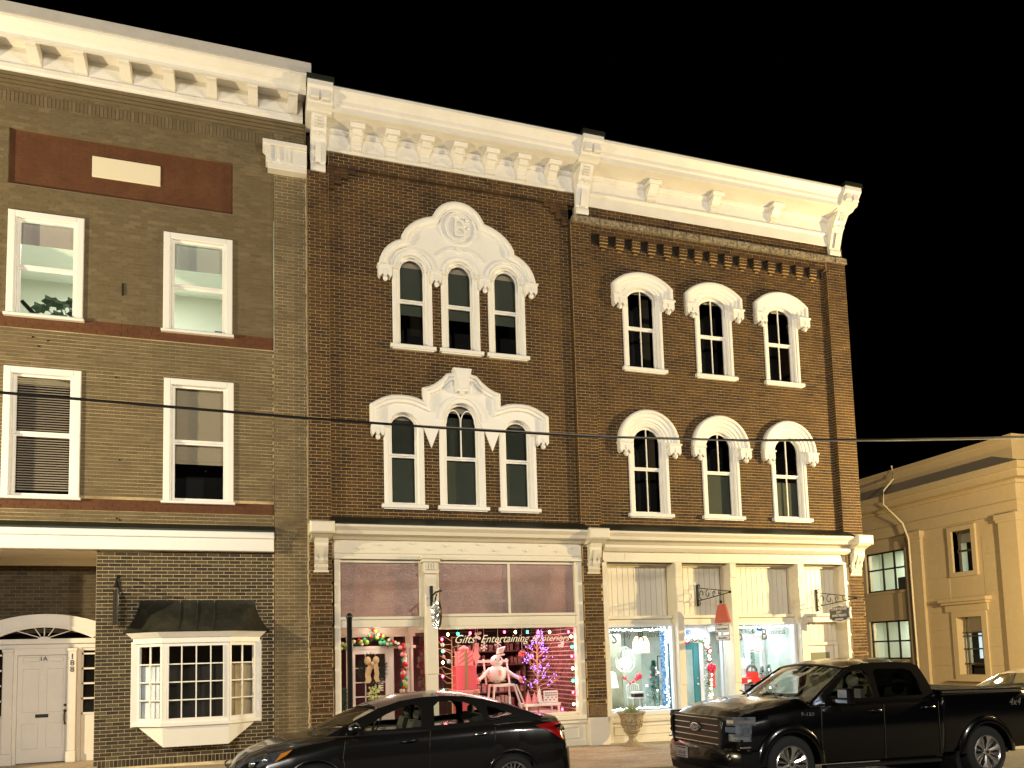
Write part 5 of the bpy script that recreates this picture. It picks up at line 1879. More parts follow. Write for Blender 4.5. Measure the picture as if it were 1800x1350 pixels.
for (x, z, r, m, lab) in ((3.89, 1.75, .045, mat('pale_blue_bauble', (.25, .45, .7), .15), None), (3.76, 2.12, .045, SNOW, None), (3.78, 1.98, .04, SNOW, None), (3.78, 1.86, .035, REDS, None)):
    obj('bauble', MB().ball((x, .5, z), r, 10, 8), m, t2, smooth=60)
# hanging ornaments
for (x, z, kind_, lab) in ((4.50, 1.98, 'stocking', 'pink pointed stocking ornament hanging left of the snowman'), (4.54, 2.31, 'flower', 'cluster of cream berries hanging above the pink stocking'),
                           (5.56, 1.86, 'flower_r', 'deep pink berry cluster hanging left of the violet tree'), (6.50, 2.05, 'flower', 'cluster of cream berries hanging near the brick side wall'),
                           (5.00, 2.12, 'flake', 'white snowflake hanging above the snowman'), (4.68, 2.05, 'flake', 'white snowflake hanging right of the pink stocking')):
    h_ = thing('hanging_ornament', lab, 'ornament', (x, .45, z))
    b = MB()
    if kind_ == 'stocking':
        b.prism([(x - .02, z + .16), (x + .06, z + .16), (x + .05, z - .05), (x + .09, z - .14), (x + .02, z - .24), (x - .01, z - .40), (x - .05, z - .22), (x - .09, z - .14), (x - .04, z - .02)], .44, .47)
        obj('body', b, REDS, h_)
    elif kind_ == 'flake':
        for a in range(6):
            t = PI * a / 3
            b.tube([(x, .45, z), (x + .08 * math.sin(t), .45, z + .09 * math.cos(t))], .009, 4)
            b.tube([(x + .05 * math.sin(t), .45, z + .055 * math.cos(t)), (x + .08 * math.sin(t + .4), .45, z + .085 * math.cos(t + .4))], .007, 4)
        obj('body', b, SNOW, h_)
    else:
        for k in range(6):
            b.ball((x + r7.uniform(-.06, .06), .45 + r7.uniform(-.02, .02), z + r7.uniform(-.07, .07)), .035, 8, 6)
        obj('body', b, SNOW if kind_ == 'flower' else REDM, h_, smooth=60)
    obj('cord', MB().tube([(x, .45, z + .05), (x, .45, 2.6)], .004, 4), SNOW, h_)
# table with little cone trees and a framed tray
tb = thing('display_table', 'white table with a cloth in the right half of the gift shop window', 'table', (6.0, .6, .52))
obj('top', MB().bbox(5.58, 6.42, .38, .9, .70, .76, .01), SNOW, tb)
for x in (5.62, 6.38):
    for y in (.42, .86):
        obj('leg', MB().box(x - .02, x + .02, y - .02, y + .02, .52, .70), SNOW, tb)
for (x, h, m, lab) in ((5.69, .29, REDS, 'small pink cone tree, leftmost on the white table'), (5.84, .23, REDS, 'short pink cone tree in the middle of the white table'), (5.96, .35, SNOW, 'tall cream cone tree right of the pink cones')):
    c_ = thing('cone_tree', lab, 'ornament', (x, .5, .762), 'cone trees on the display table')
    obj('cone', MB().lathe((x, .5, .79), [(.075, 0), (.055, .08), (.058, .085), (.035, h * .6), (.0, h)], 12), m, c_, smooth=35)
    obj('base', MB().box(x - .08, x + .08, .43, .57, .762, .79), m, c_)
ty = thing('framed_tray', 'square cream frame with dark lattice pattern leaning on the white table', 'tray', (6.24, .5, .762))
b = MB()
b.bbox(6.07, 6.41, .52, .55, .762, 1.03, .01)
obj('frame', b, SNOW, ty)
b = MB()
for i in range(6):
    for k in range(4):
        if (i + k) % 2 == 0 or k > 1:
            b.ball((6.12 + .048 * i, .518, .83 + .05 * k), .017, 5, 4, sy=.3)
obj('lattice', b, BLK, ty)
for i in range(9):
    x = 4.75 + .085 * i + r7.uniform(-.01, .01)
    b_ = thing('book', ['dark red', 'cream', 'pink', 'brown', 'grey', 'rose', 'tan', 'white', 'maroon'][i] + ' upright book under the snowman chair in the gift shop window', 'book', (x, .85, .52), 'books under the chair')
    obj('cover', MB().bbox(x - .03, x + .03, .78, .95, .52, .52 + r7.uniform(.30, .46), .006),
        mat('book_cover_%s' % ['a', 'b', 'c', 'd', 'e', 'f', 'g', 'h', 'i'][i], ((.3, .04, .04), (.7, .6, .5), (.7, .3, .3), (.3, .15, .08), (.4, .38, .36), (.6, .25, .25), (.5, .38, .25), (.8, .75, .7), (.2, .03, .05))[i], .6), b_)

# garland round the gift shop door
GP = [(1.58, 1.15), (1.57, 1.30), (1.58, 1.45), (1.56, 1.62), (1.58, 1.80), (1.60, 2.0), (1.58, 2.15), (1.78, 2.17), (1.95, 2.21), (2.10, 2.23), (2.30, 2.31), (2.43, 2.34), (2.52, 2.26), (2.63, 2.19), (2.76, 2.18), (2.92, 2.16), (3.01, 2.02), (3.02, 1.84), (3.02, 1.67), (2.99, 1.51), (3.0, 1.36), (2.99, 1.22), (3.0, 1.08)]


def along(path, t):
    n = len(path) - 1
    k = min(int(t * n), n - 1)
    f = t * n - k
    return (path[k][0] * (1 - f) + path[k + 1][0] * f, path[k][1] * (1 - f) + path[k + 1][1] * f)


def fir_strip(path, y, w, n, seed=3, ln=.07):
    r = random.Random(seed)
    b = MB()
    for i in range(n):
        x, z = along(path, r.random())
        x += r.uniform(-w, w)
        z += r.uniform(-w, w)
        yy = y + r.uniform(-.06, .03)
        a = r.uniform(0, 2 * PI)
        dx, dz = math.cos(a) * ln, math.sin(a) * ln
        b.add([(x - dz * .14, yy, z + dx * .14), (x + dz * .14, yy, z - dx * .14), (x + dx, yy - r.uniform(-.03, .05), z + dz)], [(0, 1, 2)])
    return b


gl = thing('door_garland', 'garland of red, green and white balls around the pink-lit gift shop door', 'garland', (2.3, 1.05, 1.1))
obj('foliage', fir_strip(GP, 1.10, .05, 900), GREEN, gl, kind='stuff')
cols_ = [mat('red_bauble', (.6, .015, .03), .15), mat('lime_bauble', (.35, .5, .08), .2), mat('pearl_bauble', (.8, .75, .62), .15), mat('green_bauble', (.08, .4, .2), .2), mat('pink_bauble', (.8, .35, .35), .2)]
r9 = random.Random(11)
srcs = {}
for i in range(78):
    x, z = along(GP, i / 77)
    x += r9.uniform(-.05, .05)
    z += r9.uniform(-.05, .05)
    if i in range(33, 47):
        z += r9.uniform(-.02, .12)
    k = r9.choice((0, 0, 1, 2, 2, 3, 4))
    y = 1.03 + r9.uniform(-.03, .03)
    if k not in srcs:
        srcs[k] = obj('bauble', MB().ball((x, y, z), .046, 9, 7), cols_[k], gl, org=(x, y, z), smooth=60)
    else:
        o = linked(srcs[k], gl, (x, y, z))
        s = r9.uniform(.75, 1.2)
        o.scale = (s, s, s)
# wreath with a burlap bow
wr = thing('door_wreath', 'dark bushy wreath with a large tan ribbon bow on the gift shop door', 'wreath', (2.32, 1.12, 1.36))
b = MB()
rw = random.Random(4)
for i in range(700):
    t = rw.uniform(0, 2 * PI)
    rr = rw.uniform(.14, .27)
    x, z = 2.33 + rr * math.cos(t), 1.63 + rr * 1.1 * math.sin(t)
    a = t + rw.uniform(-.7, .7)
    L = rw.uniform(.06, .15)
    b.add([(x - math.sin(a) * .006, 1.14, z + math.cos(a) * .006), (x + math.sin(a) * .006, 1.14, z - math.cos(a) * .006), (x + math.cos(a) * L, 1.10 + rw.uniform(-.05, .04), z + math.sin(a) * L)], [(0, 1, 2)])
obj('foliage', b, mat('dark_wreath_foliage', (.012, .018, .010), .7), wr, kind='stuff')
TAN = mat('tan_burlap_ribbon', (.50, .36, .19), .6, bump=.2, bscale=80)


def ribbon(path, w, y):
    b = MB()
    vs = []
    for i, (x, z) in enumerate(path):
        vs += [(x - w / 2, y - .02 * math.sin(i * 1.7), z), (x + w / 2, y - .03 * math.cos(i * 1.7), z)]
    b.add(vs, [(2 * i, 2 * i + 1, 2 * i + 3, 2 * i + 2) for i in range(len(path) - 1)])
    return b


b = MB()
b.join(ribbon([(2.30, 1.78), (2.26, 1.65), (2.22, 1.52), (2.24, 1.40), (2.20, 1.34)], .12, 1.06))
b.join(ribbon([(2.38, 1.78), (2.40, 1.65), (2.42, 1.54), (2.40, 1.44), (2.44, 1.36)], .10, 1.05))
b.ball((2.22, 1.05, 1.82), .085, 10, 7, sx=.9, sy=.4, sz=1.1)
b.ball((2.40, 1.05, 1.83), .080, 10, 7, sx=.9, sy=.4, sz=1.1)
b.ball((2.31, 1.03, 1.76), .045, 8, 6)
obj('bow', b, TAN, wr, smooth=50)
fb_ = thing('flower_bunch', 'bunch of pale green blooms standing at the foot of the glazed shop door', 'plant', (2.34, 1.05, .9))
b = MB()
for i in range(60):
    x, z = 2.36 + rw.uniform(-.13, .13), 1.16 + rw.uniform(-.2, .12)
    b.ball((x, 1.06 + rw.uniform(-.04, .04), z), rw.uniform(.012, .032), 6, 4)
obj('bloom', b, mat('pale_green_bloom', (.5, .58, .22), .5), fb_)
obj('stem', MB().tube([(2.36, 1.06, .3), (2.36, 1.06, 1.1)], .012, 5), GREEN, fb_)
nt_ = MB()
for k in range(6):
    nt_.box(2.46, 2.57, 1.17, 1.178, 1.16 + .05 * k, 1.185 + .05 * k)
obj('notice', nt_, SNOW, dg)
ev = thing('porch_shrub', 'narrow dark evergreen standing left inside the gift shop porch', 'plant', (1.62, .7, -.1))
b = MB()
for i in range(600):
    t = rw.uniform(0, 1)
    a = rw.uniform(0, 2 * PI)
    rr = .17 * (1 - t * .7)
    x, y, z = 1.66 + rr * math.cos(a) * rw.uniform(.3, 1), .7 + rr * math.sin(a), .1 + 1.15 * t
    b.add([(x, y, z), (x + .02, y, z + .01), (x + math.cos(a) * .06, y + math.sin(a) * .06, z + .06)], [(0, 1, 2)])
obj('foliage', b, GREEN, ev, kind='stuff')
obj('trunk', MB().tube([(1.66, .7, gz(1.6)), (1.66, .7, .8)], .015, 6), TWIG, ev)

# bracket with a tinsel fish-shaped sign on the column of the gift shop
fs = thing('hanging_shop_sign', 'edge-on oval shop sign with silver tinsel hanging from the column bracket', 'sign', (3.39, -.6, 2.4))
b = MB()
b.box(3.36, 3.42, -.21, -.17, 2.92, 3.34)
b.tube([(3.39, -.2, 3.10), (3.39, -.55, 3.17), (3.39, -1.12, 3.16)], .020, 6)
b.tube([(3.39, -.2, 2.97), (3.39, -.5, 3.0), (3.39, -.7, 3.12)], .012, 6)
obj('bracket', b, M['iron'], fs)
b = MB()
pts = [(-.79 + .26 * math.cos(2 * PI * k / 16), 2.70 + .27 * math.sin(2 * PI * k / 16)) for k in range(16)]
b.prism_x(pts, 3.37, 3.41)
obj('board', b, mat('brown_sign_board', (.05, .03, .015), .4), fs)
b = MB()
for i in range(420):
    t = rw.uniform(0, 2 * PI)
    rr = rw.uniform(.6, 1.05)
    y, z = -.79 + .26 * rr * math.cos(t), 2.70 + .27 * rr * math.sin(t)
    x = 3.36 + rw.uniform(-.05, .01)
    b.add([(x, y, z), (x - .02, y + .02, z + .01), (x + .01, y + rw.uniform(-.03, .03), z + rw.uniform(-.05, .05))], [(0, 1, 2)])
obj('tinsel', b, mat('silver_tinsel', (.55, .66, .78), .18, metal=.9), fs, kind='stuff')
obj('chain', MB().tube([(3.39, -.62, 3.16), (3.39, -.62, 2.92)], .008, 5).tube([(3.39, -.98, 3.16), (3.39, -.98, 2.9)], .008, 5), M['iron'], fs)


def scroll(b, c, r, a0, a1, x, n=12, th=.010):
    pts = []
    for i in range(n + 1):
        a = a0 + (a1 - a0) * i / n
        rr = r * (1 - .6 * i / n)
        pts.append((x, c[0] + rr * math.cos(a), c[1] + rr * math.sin(a)))
    b.tube(pts, th, 5)


def scroll_bracket(t_, x, y0, y1, z0, z1, zt):
    b = MB()
    b.box(x - .02, x + .02, y0 - .03, y0 + .02, z0 - .12, z1 + .08)
    b.tube([(x, y0, z1), (x, y1, zt + .02)], .011, 6)
    b.tube([(x, y0, z0), (x, y1, zt - .01)], .011, 6)
    b.ball((x, y1 - .02, zt), .032, 8, 6)
    L = y0 - y1
    for i in range(4):
        f = (.14, .34, .54, .70)[i]
        yc = y0 - L * f
        h = (z1 - z0) * (1 - f)
        zc = (z0 + (zt - z0) * f + z1 + (zt - z1) * f) / 2
        s = 1 if i % 2 else -1
        scroll(b, (yc, zc), h * .46, PI / 2 * s, -PI * 1.2 * s, x)
    scroll(b, (y0 - .08, z0 - .05), .06, 0, -PI * 1.5, x)
    scroll(b, (y0 - .08, z1 + .04), .05, 0, PI * 1.4, x)
    return obj('bracket', b, M['iron'], t_)


s1 = thing('lampshade_sign', 'red lampshade-shaped hanging sign with two small white boards outside the lamp shop', 'sign', (10.03, -.6, 2.0))
scroll_bracket(s1, 10.03, .33, -1.02, 3.02, 3.34, 3.13)
b = MB()
pl = [(-.83, 2.87), (-.56, 2.87), (-.39, 2.45), (-1.0, 2.45)]
b.prism_x(pl, 10.00, 10.05)
RS = mat('painted_red_shade', (.50, .09, .06), .5, noise=(14, .5, (.33, .05, .04)), bump=.2, bscale=40)
obj('shade_board', b, RS, s1)
WB = mat('white_sign_board', (.72, .70, .70), .5)
bdk = mat('sign_border', (.05, .045, .05), .5)
for (z0, z1) in ((2.235, 2.40), (2.04, 2.17)):
    o = obj('board', MB().box(10.005, 10.045, -.99, -.40, z0, z1), WB, s1)
    q = MB()
    for (a, c, p, q2) in ((-.975, -.415, z0 + .01, z0 + .02), (-.975, -.415, z1 - .02, z1 - .01), (-.975, -.965, z0 + .01, z1 - .01), (-.425, -.415, z0 + .01, z1 - .01)):
        q.box(10.000, 10.006, a, c, p, q2)
    obj('border', q, bdk, s1)
text('sign_lettering', 'Shady Business', .088, (9.998, -.695, 2.285), RL, bdk, s1, ext=.002, sx=.82)
text('sign_lettering', 'Gifts & More', .075, (9.998, -.695, 2.08), RL, bdk, s1, ext=.002, sx=.9)
b = MB()
for y in (-.45, -.95):
    b.tube([(10.025, y, 2.45), (10.025, y, 2.17)], .005, 4)
b.tube([(10.025, -.62, 3.1), (10.025, -.62, 2.87)], .006, 4)
b.tube([(10.025, -.78, 3.12), (10.025, -.78, 2.87)], .006, 4)
b.ball((10.0, -.70, 2.93), .035, 8, 6)
b.tube([(10.025, -.47, 2.04), (10.025, -.47, 1.78), (10.025, -.43, 1.77)], .006, 4)
obj('chain', b, M['black'], s1)

s2 = thing('apartments_sign', 'small dark hanging board reading COURTHOUSE LOFT APARTMENTS beside the corner pier', 'sign', (13.5, -.6, 2.4))
scroll_bracket(s2, 13.50, .33, -1.04, 2.86, 3.22, 2.98)
yc, zc = -.48, 2.64
sh = [(-.38, -.13), (-.30, -.15), (-.26, -.19), (-.10, -.21), (0, -.23), (.10, -.21), (.26, -.19), (.30, -.15), (.38, -.13), (.355, 0), (.38, .13), (.30, .15), (.26, .19), (.12, .19), (0, .22), (-.12, .19), (-.26, .19), (-.30, .15), (-.38, .13), (-.355, 0)]
obj('rim', MB().prism_x([(yc + a, zc + c_) for a, c_ in sh], 13.48, 13.52), WB, s2)
obj('board', MB().prism_x([(yc + a * .90, zc + c_ * .84) for a, c_ in sh], 13.472, 13.48), mat('slate_sign_paint', (.07, .075, .09), .45), s2)
for i, (t_, sz) in enumerate((('COURTHOUSE', .082), ('LOFT', .078), ('APARTMENTS', .082), ('000.000.0000', .055))):
    if i == 3:
        t_ = '804.000.0000'
    text('sign_lettering', t_, sz, (13.468, yc, zc + .085 - .082 * i), RL, WB, s2, ext=.002, off=.0015, sx=1.0 if i != 3 else .9)
b = MB()
for y in (-.25, -.72):
    b.tube([(13.50, y, 3.0), (13.50, y, zc + .18)], .006, 4)
obj('chain', b, M['black'], s2)

# urn planter on the pavement
UX_, UY = 7.70, -.55
ug = gz(UX_) - .03
STN = mat('weathered_urn_stone', (.42, .34, .21), .85, noise=[(5, .6, (.22, .17, .1)), (22, .6, (.1, .075, .04))], bump=.8, bscale=30)
ur = thing('urn_planter', 'weathered stone urn with carved garlands and a small plant before the lamp shop', 'planter', (UX_, UY, ug))
b = MB().lathe((UX_, UY, ug), [(.0, .0), (.23, .0), (.235, .05), (.21, .075), (.15, .09), (.11, .12), (.075, .16), (.07, .20), (.085, .23), (.12, .245), (.12, .26), (.10, .275), (.15, .31), (.185, .36), (.165, .375), (.19, .42), (.215, .50), (.235, .58), (.255, .66), (.30, .72), (.315, .735), (.31, .755), (.27, .75), (.22, .70), (.0, .68)], 28)
obj('bowl', b, STN, ur, smooth=35)
b = MB()
for k in range(12):
    a = 2 * PI * k / 12
    for i in range(5):
        t = i / 4
        aa = a + t * 2 * PI / 12
        z = .56 - .07 * math.sin(PI * t)
        b.ball((UX_ + .225 * math.cos(aa), UY + .225 * math.sin(aa), ug + z), .024, 6, 4)
    b.ball((UX_ + .205 * math.cos(a), UY + .205 * math.sin(a), ug + .45), .022, 6, 4, sz=1.7)
obj('carving', b, STN, ur, smooth=60)
b = MB()
for i in range(160):
    a, t = rw.uniform(0, 2 * PI), rw.random()
    x, y = UX_ + .12 * math.cos(a) * t, UY + .12 * math.sin(a) * t
    b.add([(x, y, ug + .70), (x + .012, y, ug + .70), (x + math.cos(a) * .10, y + math.sin(a) * .1, ug + .78 + .17 * (1 - t) + rw.uniform(0, .05))], [(0, 1, 2)])
obj('foliage', b, mat('pale_plant', (.22, .27, .12), .6), ur, kind='stuff')

# ---- lamp shop contents
shade_glow = emit_mat('glowing_lampshade', (1.0, .72, .45), 1.4)
whit_glow = emit_mat('glowing_white_lamp', (.93, .96, 1.0), 4.0)
l1 = thing('antler_lamp', 'white glowing lamp of curved antler-like arms hanging in the left lamp shop window', 'lamp', (8.27, .8, 1.3))
obj('glow', MB().ball((8.27, .8, 1.60), .15, 14, 10, sz=.85), whit_glow, l1, smooth=60)
b = MB()
for k in range(9):
    a = 2 * PI * k / 9
    c_, s_ = math.cos(a), math.sin(a)
    b.tube([(8.27, .8, 1.98), (8.27 + .12 * c_, .8 + .1 * s_, 1.92), (8.27 + .24 * c_, .8 + .2 * s_, 1.70), (8.27 + .22 * c_, .8 + .2 * s_, 1.50), (8.27 + .10 * c_, .8 + .1 * s_, 1.38)], .013, 6, taper=.008)
b.tube([(8.27, .8, 1.98), (8.15, .78, 2.0), (8.07, .77, 2.05)], .010, 5)
obj('arm', b, SNOW, l1, smooth=60)
obj('cord', MB().tube([(8.27, .8, 1.98), (8.27, .8, 2.6)], .008, 5), M['iron'], l1)
lamp('antler_lamp_light', (8.27, .78, 1.36), 8, (.92, .95, 1.0), .12)
l2 = thing('basket_lamp', 'glowing beaded basket lampshade hanging right of the antler lamp', 'lamp', (8.75, .8, 1.8))
b = MB()
for i in range(9):
    z = 1.83 + .045 * i
    r = .185 - .012 * max(0, i - 5) ** 1.5
    for k in range(22):
        a = 2 * PI * (k + .5 * (i % 2)) / 22
        b.ball((8.75 + r * math.cos(a), .9 + r * math.sin(a), z), .017, 5, 4, sx=1.3)
obj('shade', b, shade_glow, l2, kind='stuff')
obj('glow', MB().ball((8.75, .9, 2.05), .07, 10, 8), BC_, l2, smooth=60)
obj('cord', MB().tube([(8.75, .9, 2.22), (8.75, .9, 2.6)], .008, 5), M['iron'], l2)
l3 = thing('woven_lamp', 'glowing woven lampshade hanging in the right lamp shop window', 'lamp', (11.87, .8, 1.75))
b = MB()
for i in range(8):
    z = 1.76 + .06 * i
    r = .24 - .016 * i
    b.tube([(11.87 + (r + .012 * math.sin(5 * t)) * math.cos(t), .8 + r * math.sin(t), z + .012 * math.sin(7 * t)) for t in [2 * PI * k / 24 for k in range(24)]], .013, 5, close=True)
obj('shade', b, mat('pink_grey_weave', (.6, .42, .40), .6, emit=(1, .8, .75), estr=.35), l3)
obj('glow', MB().ball((11.87, .8, 1.95), .09, 10, 8), BC_, l3, smooth=60)
obj('cord', MB().tube([(11.87, .8, 2.22), (11.87, .8, 2.6)], .008, 5), M['iron'], l3)


def xmas_tree(x, y, z0, h, r, m, label, seed, deco=True, n=900):
    t_ = thing('christmas_tree', label, 'tree', (x, y, z0))
    rr_ = random.Random(seed)
    b = MB()
    for i in range(n):
        t = rr_.random() ** .8
        a = rr_.uniform(0, 2 * PI)
        rad = r * (1 - t) * (.75 + .25 * math.sin(t * 26)) + .02
        s = rr_.uniform(.45, 1.0)
        px, py, pz = x + rad * s * math.cos(a), y + rad * s * math.sin(a), z0 + .08 + (h - .08) * t
        L = rr_.uniform(.04, .09)
        ux, uy = math.cos(a), math.sin(a)
        b.add([(px - uy * .012, py + ux * .012, pz), (px + uy * .012, py - ux * .012, pz), (px + ux * L, py + uy * L, pz - .02 + rr_.uniform(-.02, .03))], [(0, 1, 2)])
    obj('crown', b, m, t_, kind='stuff')
    obj('trunk', MB().tube([(x, y, z0), (x, y, z0 + h * .95)], .02, 6, taper=.006), TWIG, t_)
    if deco:
        src = None
        for i in range(16):
            t = rr_.random() * .85
            a = rr_.uniform(PI, 2 * PI)
            rad = r * (1 - t)
            p = (x + rad * math.cos(a), y + rad * math.sin(a), z0 + .1 + (h - .1) * t)
            k = i % 3
            if i < 3:
                src = src or {}
                src[k] = obj('bauble', MB().ball(p, .032, 8, 6), (cols_[4], BC_, SNOW)[k] if k != 1 else BC_, t_, org=p, smooth=60)
                if k == 1:
                    src[k].scale = (.45, .45, .45)
            else:
                o = linked(src[k], t_, p)
                if k == 1:
                    o.scale = (.45, .45, .45)
    return t_


TEALT = mat('teal_fir', (.02, .20, .17), .6, noise=(8, .5, (.06, .34, .28)))
xmas_tree(8.88, .55, .48, 1.16, .36, TEALT, 'teal-green Christmas tree with pale baubles in the left lamp shop window', 21, n=2600)
xmas_tree(11.95, .62, .48, .92, .2, GREEN, 'small dark green Christmas tree beside the red toy in the right lamp shop window', 22, n=800)
xmas_tree(12.35, .9, .48, .95, .28, mat('bright_fir', (.06, .18, .07), .6), 'bright green lit Christmas tree behind the truck windscreen', 23, n=900)
xmas_tree(10.56, 1.5, 0, 1.4, .16, mat('pale_frosted_fir', (.35, .42, .33), .6), 'pale frosted slim tree behind the porch sidelight', 24, deco=False, n=500)
# garland around the teal door
GP2 = [(9.55, 2.10), (9.90, 2.10), (10.12, 2.07), (10.35, 2.12), (10.52, 2.08), (10.60, 1.95), (10.61, 1.75), (10.60, 1.55), (10.62, 1.39), (10.66, 1.24), (10.60, 1.08), (10.60, .9), (10.6, .7)]
g2 = thing('door_garland', 'fir garland with white lights, roses and a red bow around the teal door', 'garland', (10.1, .9, .7))
obj('foliage', fir_strip(GP2, .93, .055, 700, 8), GREEN, g2, kind='stuff')
srcs = {}
for i in range(46):
    x, z = along(GP2, i / 45)
    k = r9.choice((0, 1, 1, 2))
    p = (x + r9.uniform(-.045, .045), .88, z + r9.uniform(-.05, .05))
    if k not in srcs:
        srcs[k] = obj('bauble', MB().ball(p, .026, 7, 5), (cols_[0], BW_, SNOW)[k], g2, org=p, smooth=60)
    else:
        linked(srcs[k], g2, p)
RED2 = mat('crimson_ribbon', (.55, .012, .06), .45)
b = MB()
for (dx, dz, s) in ((0, 0, .05), (-.07, .03, .055), (.07, .03, .055), (-.04, -.06, .05), (.05, -.06, .05), (0, .07, .05), (-.09, -.02, .04), (.09, -.03, .04)):
    b.ball((10.66 + dx, .86, 1.40 + dz), s, 8, 6, sy=.6)
b.join(ribbon([(10.68, 1.36), (10.70, 1.22), (10.72, 1.05), (10.70, .9)], .07, .86))
b.join(ribbon([(10.62, 1.36), (10.60, 1.25), (10.63, 1.1)], .06, .85))
obj('bow', b, RED2, g2, smooth=50)
b = MB()
for (x, z) in ((9.62, 2.04), (9.98, 2.03), (10.04, 2.05), (10.59, 1.86), (10.64, 1.88)):
    b.ball((x, .87, z), .04, 8, 6)
obj('rose', b, RED2, g2, smooth=50)
# furniture and goods seen in the lamp shop
fl = thing('floor_lamp', 'white lampshade on a stand at the left edge of the left lamp shop window', 'lamp', (7.8, .75, .48))
obj('shade', MB().lathe((7.80, .75, 1.02), [(.22, 0), (.16, .34), (.10, .38)], 16), mat('white_lampshade', (.85, .87, .9), .7, emit=(.9, .95, 1), estr=.5), fl, smooth=40)
obj('stand', MB().lathe((7.80, .75, .48), [(.09, 0), (.09, .02), (.015, .04), (.015, .56)], 10), M['brass'], fl)
ch2 = thing('wire_chair', 'white wire garden chair between the lamp and the teal tree', 'chair', (8.5, .75, .48))
b = MB()
for x in (8.34, 8.66):
    b.tube([(x, .62, .48), (x, .62, .74), (x, .9, .76), (x, .95, 1.05)], .012, 5)
    b.tube([(x, .92, .48), (x, .9, .75)], .012, 5)
for k in range(7):
    x = 8.34 + .32 * k / 6
    b.tube([(x, .93, .78), (x, .955, 1.05)], .006, 4)
b.tube([(8.34, .95, 1.05), (8.5, .96, 1.10), (8.66, .95, 1.05)], .014, 5)
obj('frame', b, SNOW, ch2)
obj('seat', MB().bbox(8.33, 8.67, .62, .93, .74, .775, .01), SNOW, ch2)
bx_ = thing('gift_box', 'small black and white box on the wire chair', 'present', (8.5, .75, .776))
obj('box', MB().bbox(8.40, 8.64, .66, .84, .776, .86, .01), M['numeral'], bx_)
obj('lid', MB().bbox(8.39, 8.65, .65, .85, .862, .90, .008), SNOW, bx_)
rd = thing('red_bow_wreath', 'string of red glass balls hanging before the olive panel', 'ornament', (8.5, .9, 1.1))
for (x, z, s) in ((8.28, 1.24, .05), (8.66, 1.26, .075), (8.60, 1.20, .05), (8.50, 1.13, .035), (8.42, 1.10, .03)):
    obj('bauble', MB().ball((x, .9, z), s, 10, 8), cols_[0], rd, smooth=60)
obj('cord', MB().tube([(8.28, .9, 1.24), (8.42, .9, 1.10), (8.66, .9, 1.26)], .01, 5), RED2, rd)
pn = thing('painted_panel', 'olive and cream painted screen at the back of the left lamp shop window', 'screen', (8.5, 1.5, .3))
obj('panel', MB().bbox(8.0, 8.52, 1.5, 1.53, .3, 2.3, .01), mat('olive_screen', (.22, .22, .12), .7, noise=(2, .7, (.45, .42, .28))), pn)
obj('panel', MB().bbox(8.53, 9.05, 1.5, 1.53, .3, 1.9, .01), mat('sage_screen', (.42, .45, .33), .7), pn)
cu = thing('blue_curtain', 'blue patterned curtain at the right edge of the left lamp shop window', 'curtain', (9.1, .4, .5))
b = MB()
vs = []
for i in range(11):
    x = 9.0 + .018 * i
    vs += [(x, .42 + .025 * (i % 2), .5), (x, .42 + .025 * (i % 2), 2.35)]
b.add(vs, [(2 * i, 2 * i + 2, 2 * i + 3, 2 * i + 1) for i in range(10)])
obj('cloth', b, mat('blue_cloth', (.06, .28, .55), .7, noise=(16, .9, (.75, .85, .95))), cu)
ic = thing('icicle_lights', 'cool white icicle lights edging the left lamp shop window', 'string lights', (8.4, .22, .5))
b = MB()
for i in range(70):
    x = 7.56 + 1.5 * i / 69
    b.ball((x, .22, 2.38 - r9.uniform(0, .06)), .009, 5, 4)
for i in range(46):
    b.ball((9.07 + r9.uniform(-.05, .03), .24, .55 + 1.85 * i / 45), .010, 5, 4)
for i in range(30):
    b.ball((7.56 + 1.5 * i / 29, .24, .53 + r9.uniform(0, .04)), .010, 5, 4)
obj('bulbs', b, BC_, ic, kind='stuff')
ic2 = thing('icicle_lights', 'cool white icicle lights along the top of the right lamp shop window', 'string lights', (11.7, .22, 2.3))
b = MB()
for i in range(60):
    b.ball((10.92 + 1.6 * i / 59, .22, 2.39 - r9.uniform(0, .05)), .009, 5, 4)
obj('bulbs', b, BC_, ic2, kind='stuff')
bb_ = thing('blue_flower', 'blue felt flower at the top of the right lamp shop window', 'ornament', (11.72, .3, 2.3))
b = MB()
for k in range(6):
    b.ball((11.72 + .06 * math.cos(k), .3, 2.33 + .03 * math.sin(k * 1.0)), .035, 7, 5)
obj('petals', b, mat('deep_blue_felt', (.01, .06, .22), .7), bb_)
toy = thing('toy_truck', 'red tin toy truck in the right lamp shop window', 'toy', (11.62, .6, .95))
RT = mat('toy_red', (.55, .02, .02), .3)
b = MB().prism([(11.42, .98), (11.82, .98), (11.82, 1.10), (11.76, 1.12), (11.74, 1.26), (11.60, 1.28), (11.56, 1.14), (11.42, 1.12)], .5, .75)
obj('body', b, RT, toy)
for x in (11.50, 11.74):
    obj('wheel', MB().tube([(x, .46, .97), (x, .50, .97)], .06, 14), M['black'], toy)
obj('grille', MB().bbox(11.43, 11.53, .49, .5, 1.0, 1.08, .004), SNOW, toy)
stl = thing('display_stand', 'white stand under the red toy truck', 'stand', (11.62, .6, .48))
obj('top', MB().bbox(11.38, 11.86, .45, .85, .86, .905, .01), SNOW, stl)
obj('body', MB().bbox(11.44, 11.80, .5, .8, .48, .86, .01), SNOW, stl)
wh = thing('ring_wreath', 'grey ring wreath standing behind the red toy truck', 'wreath', (11.80, .85, 1.0))
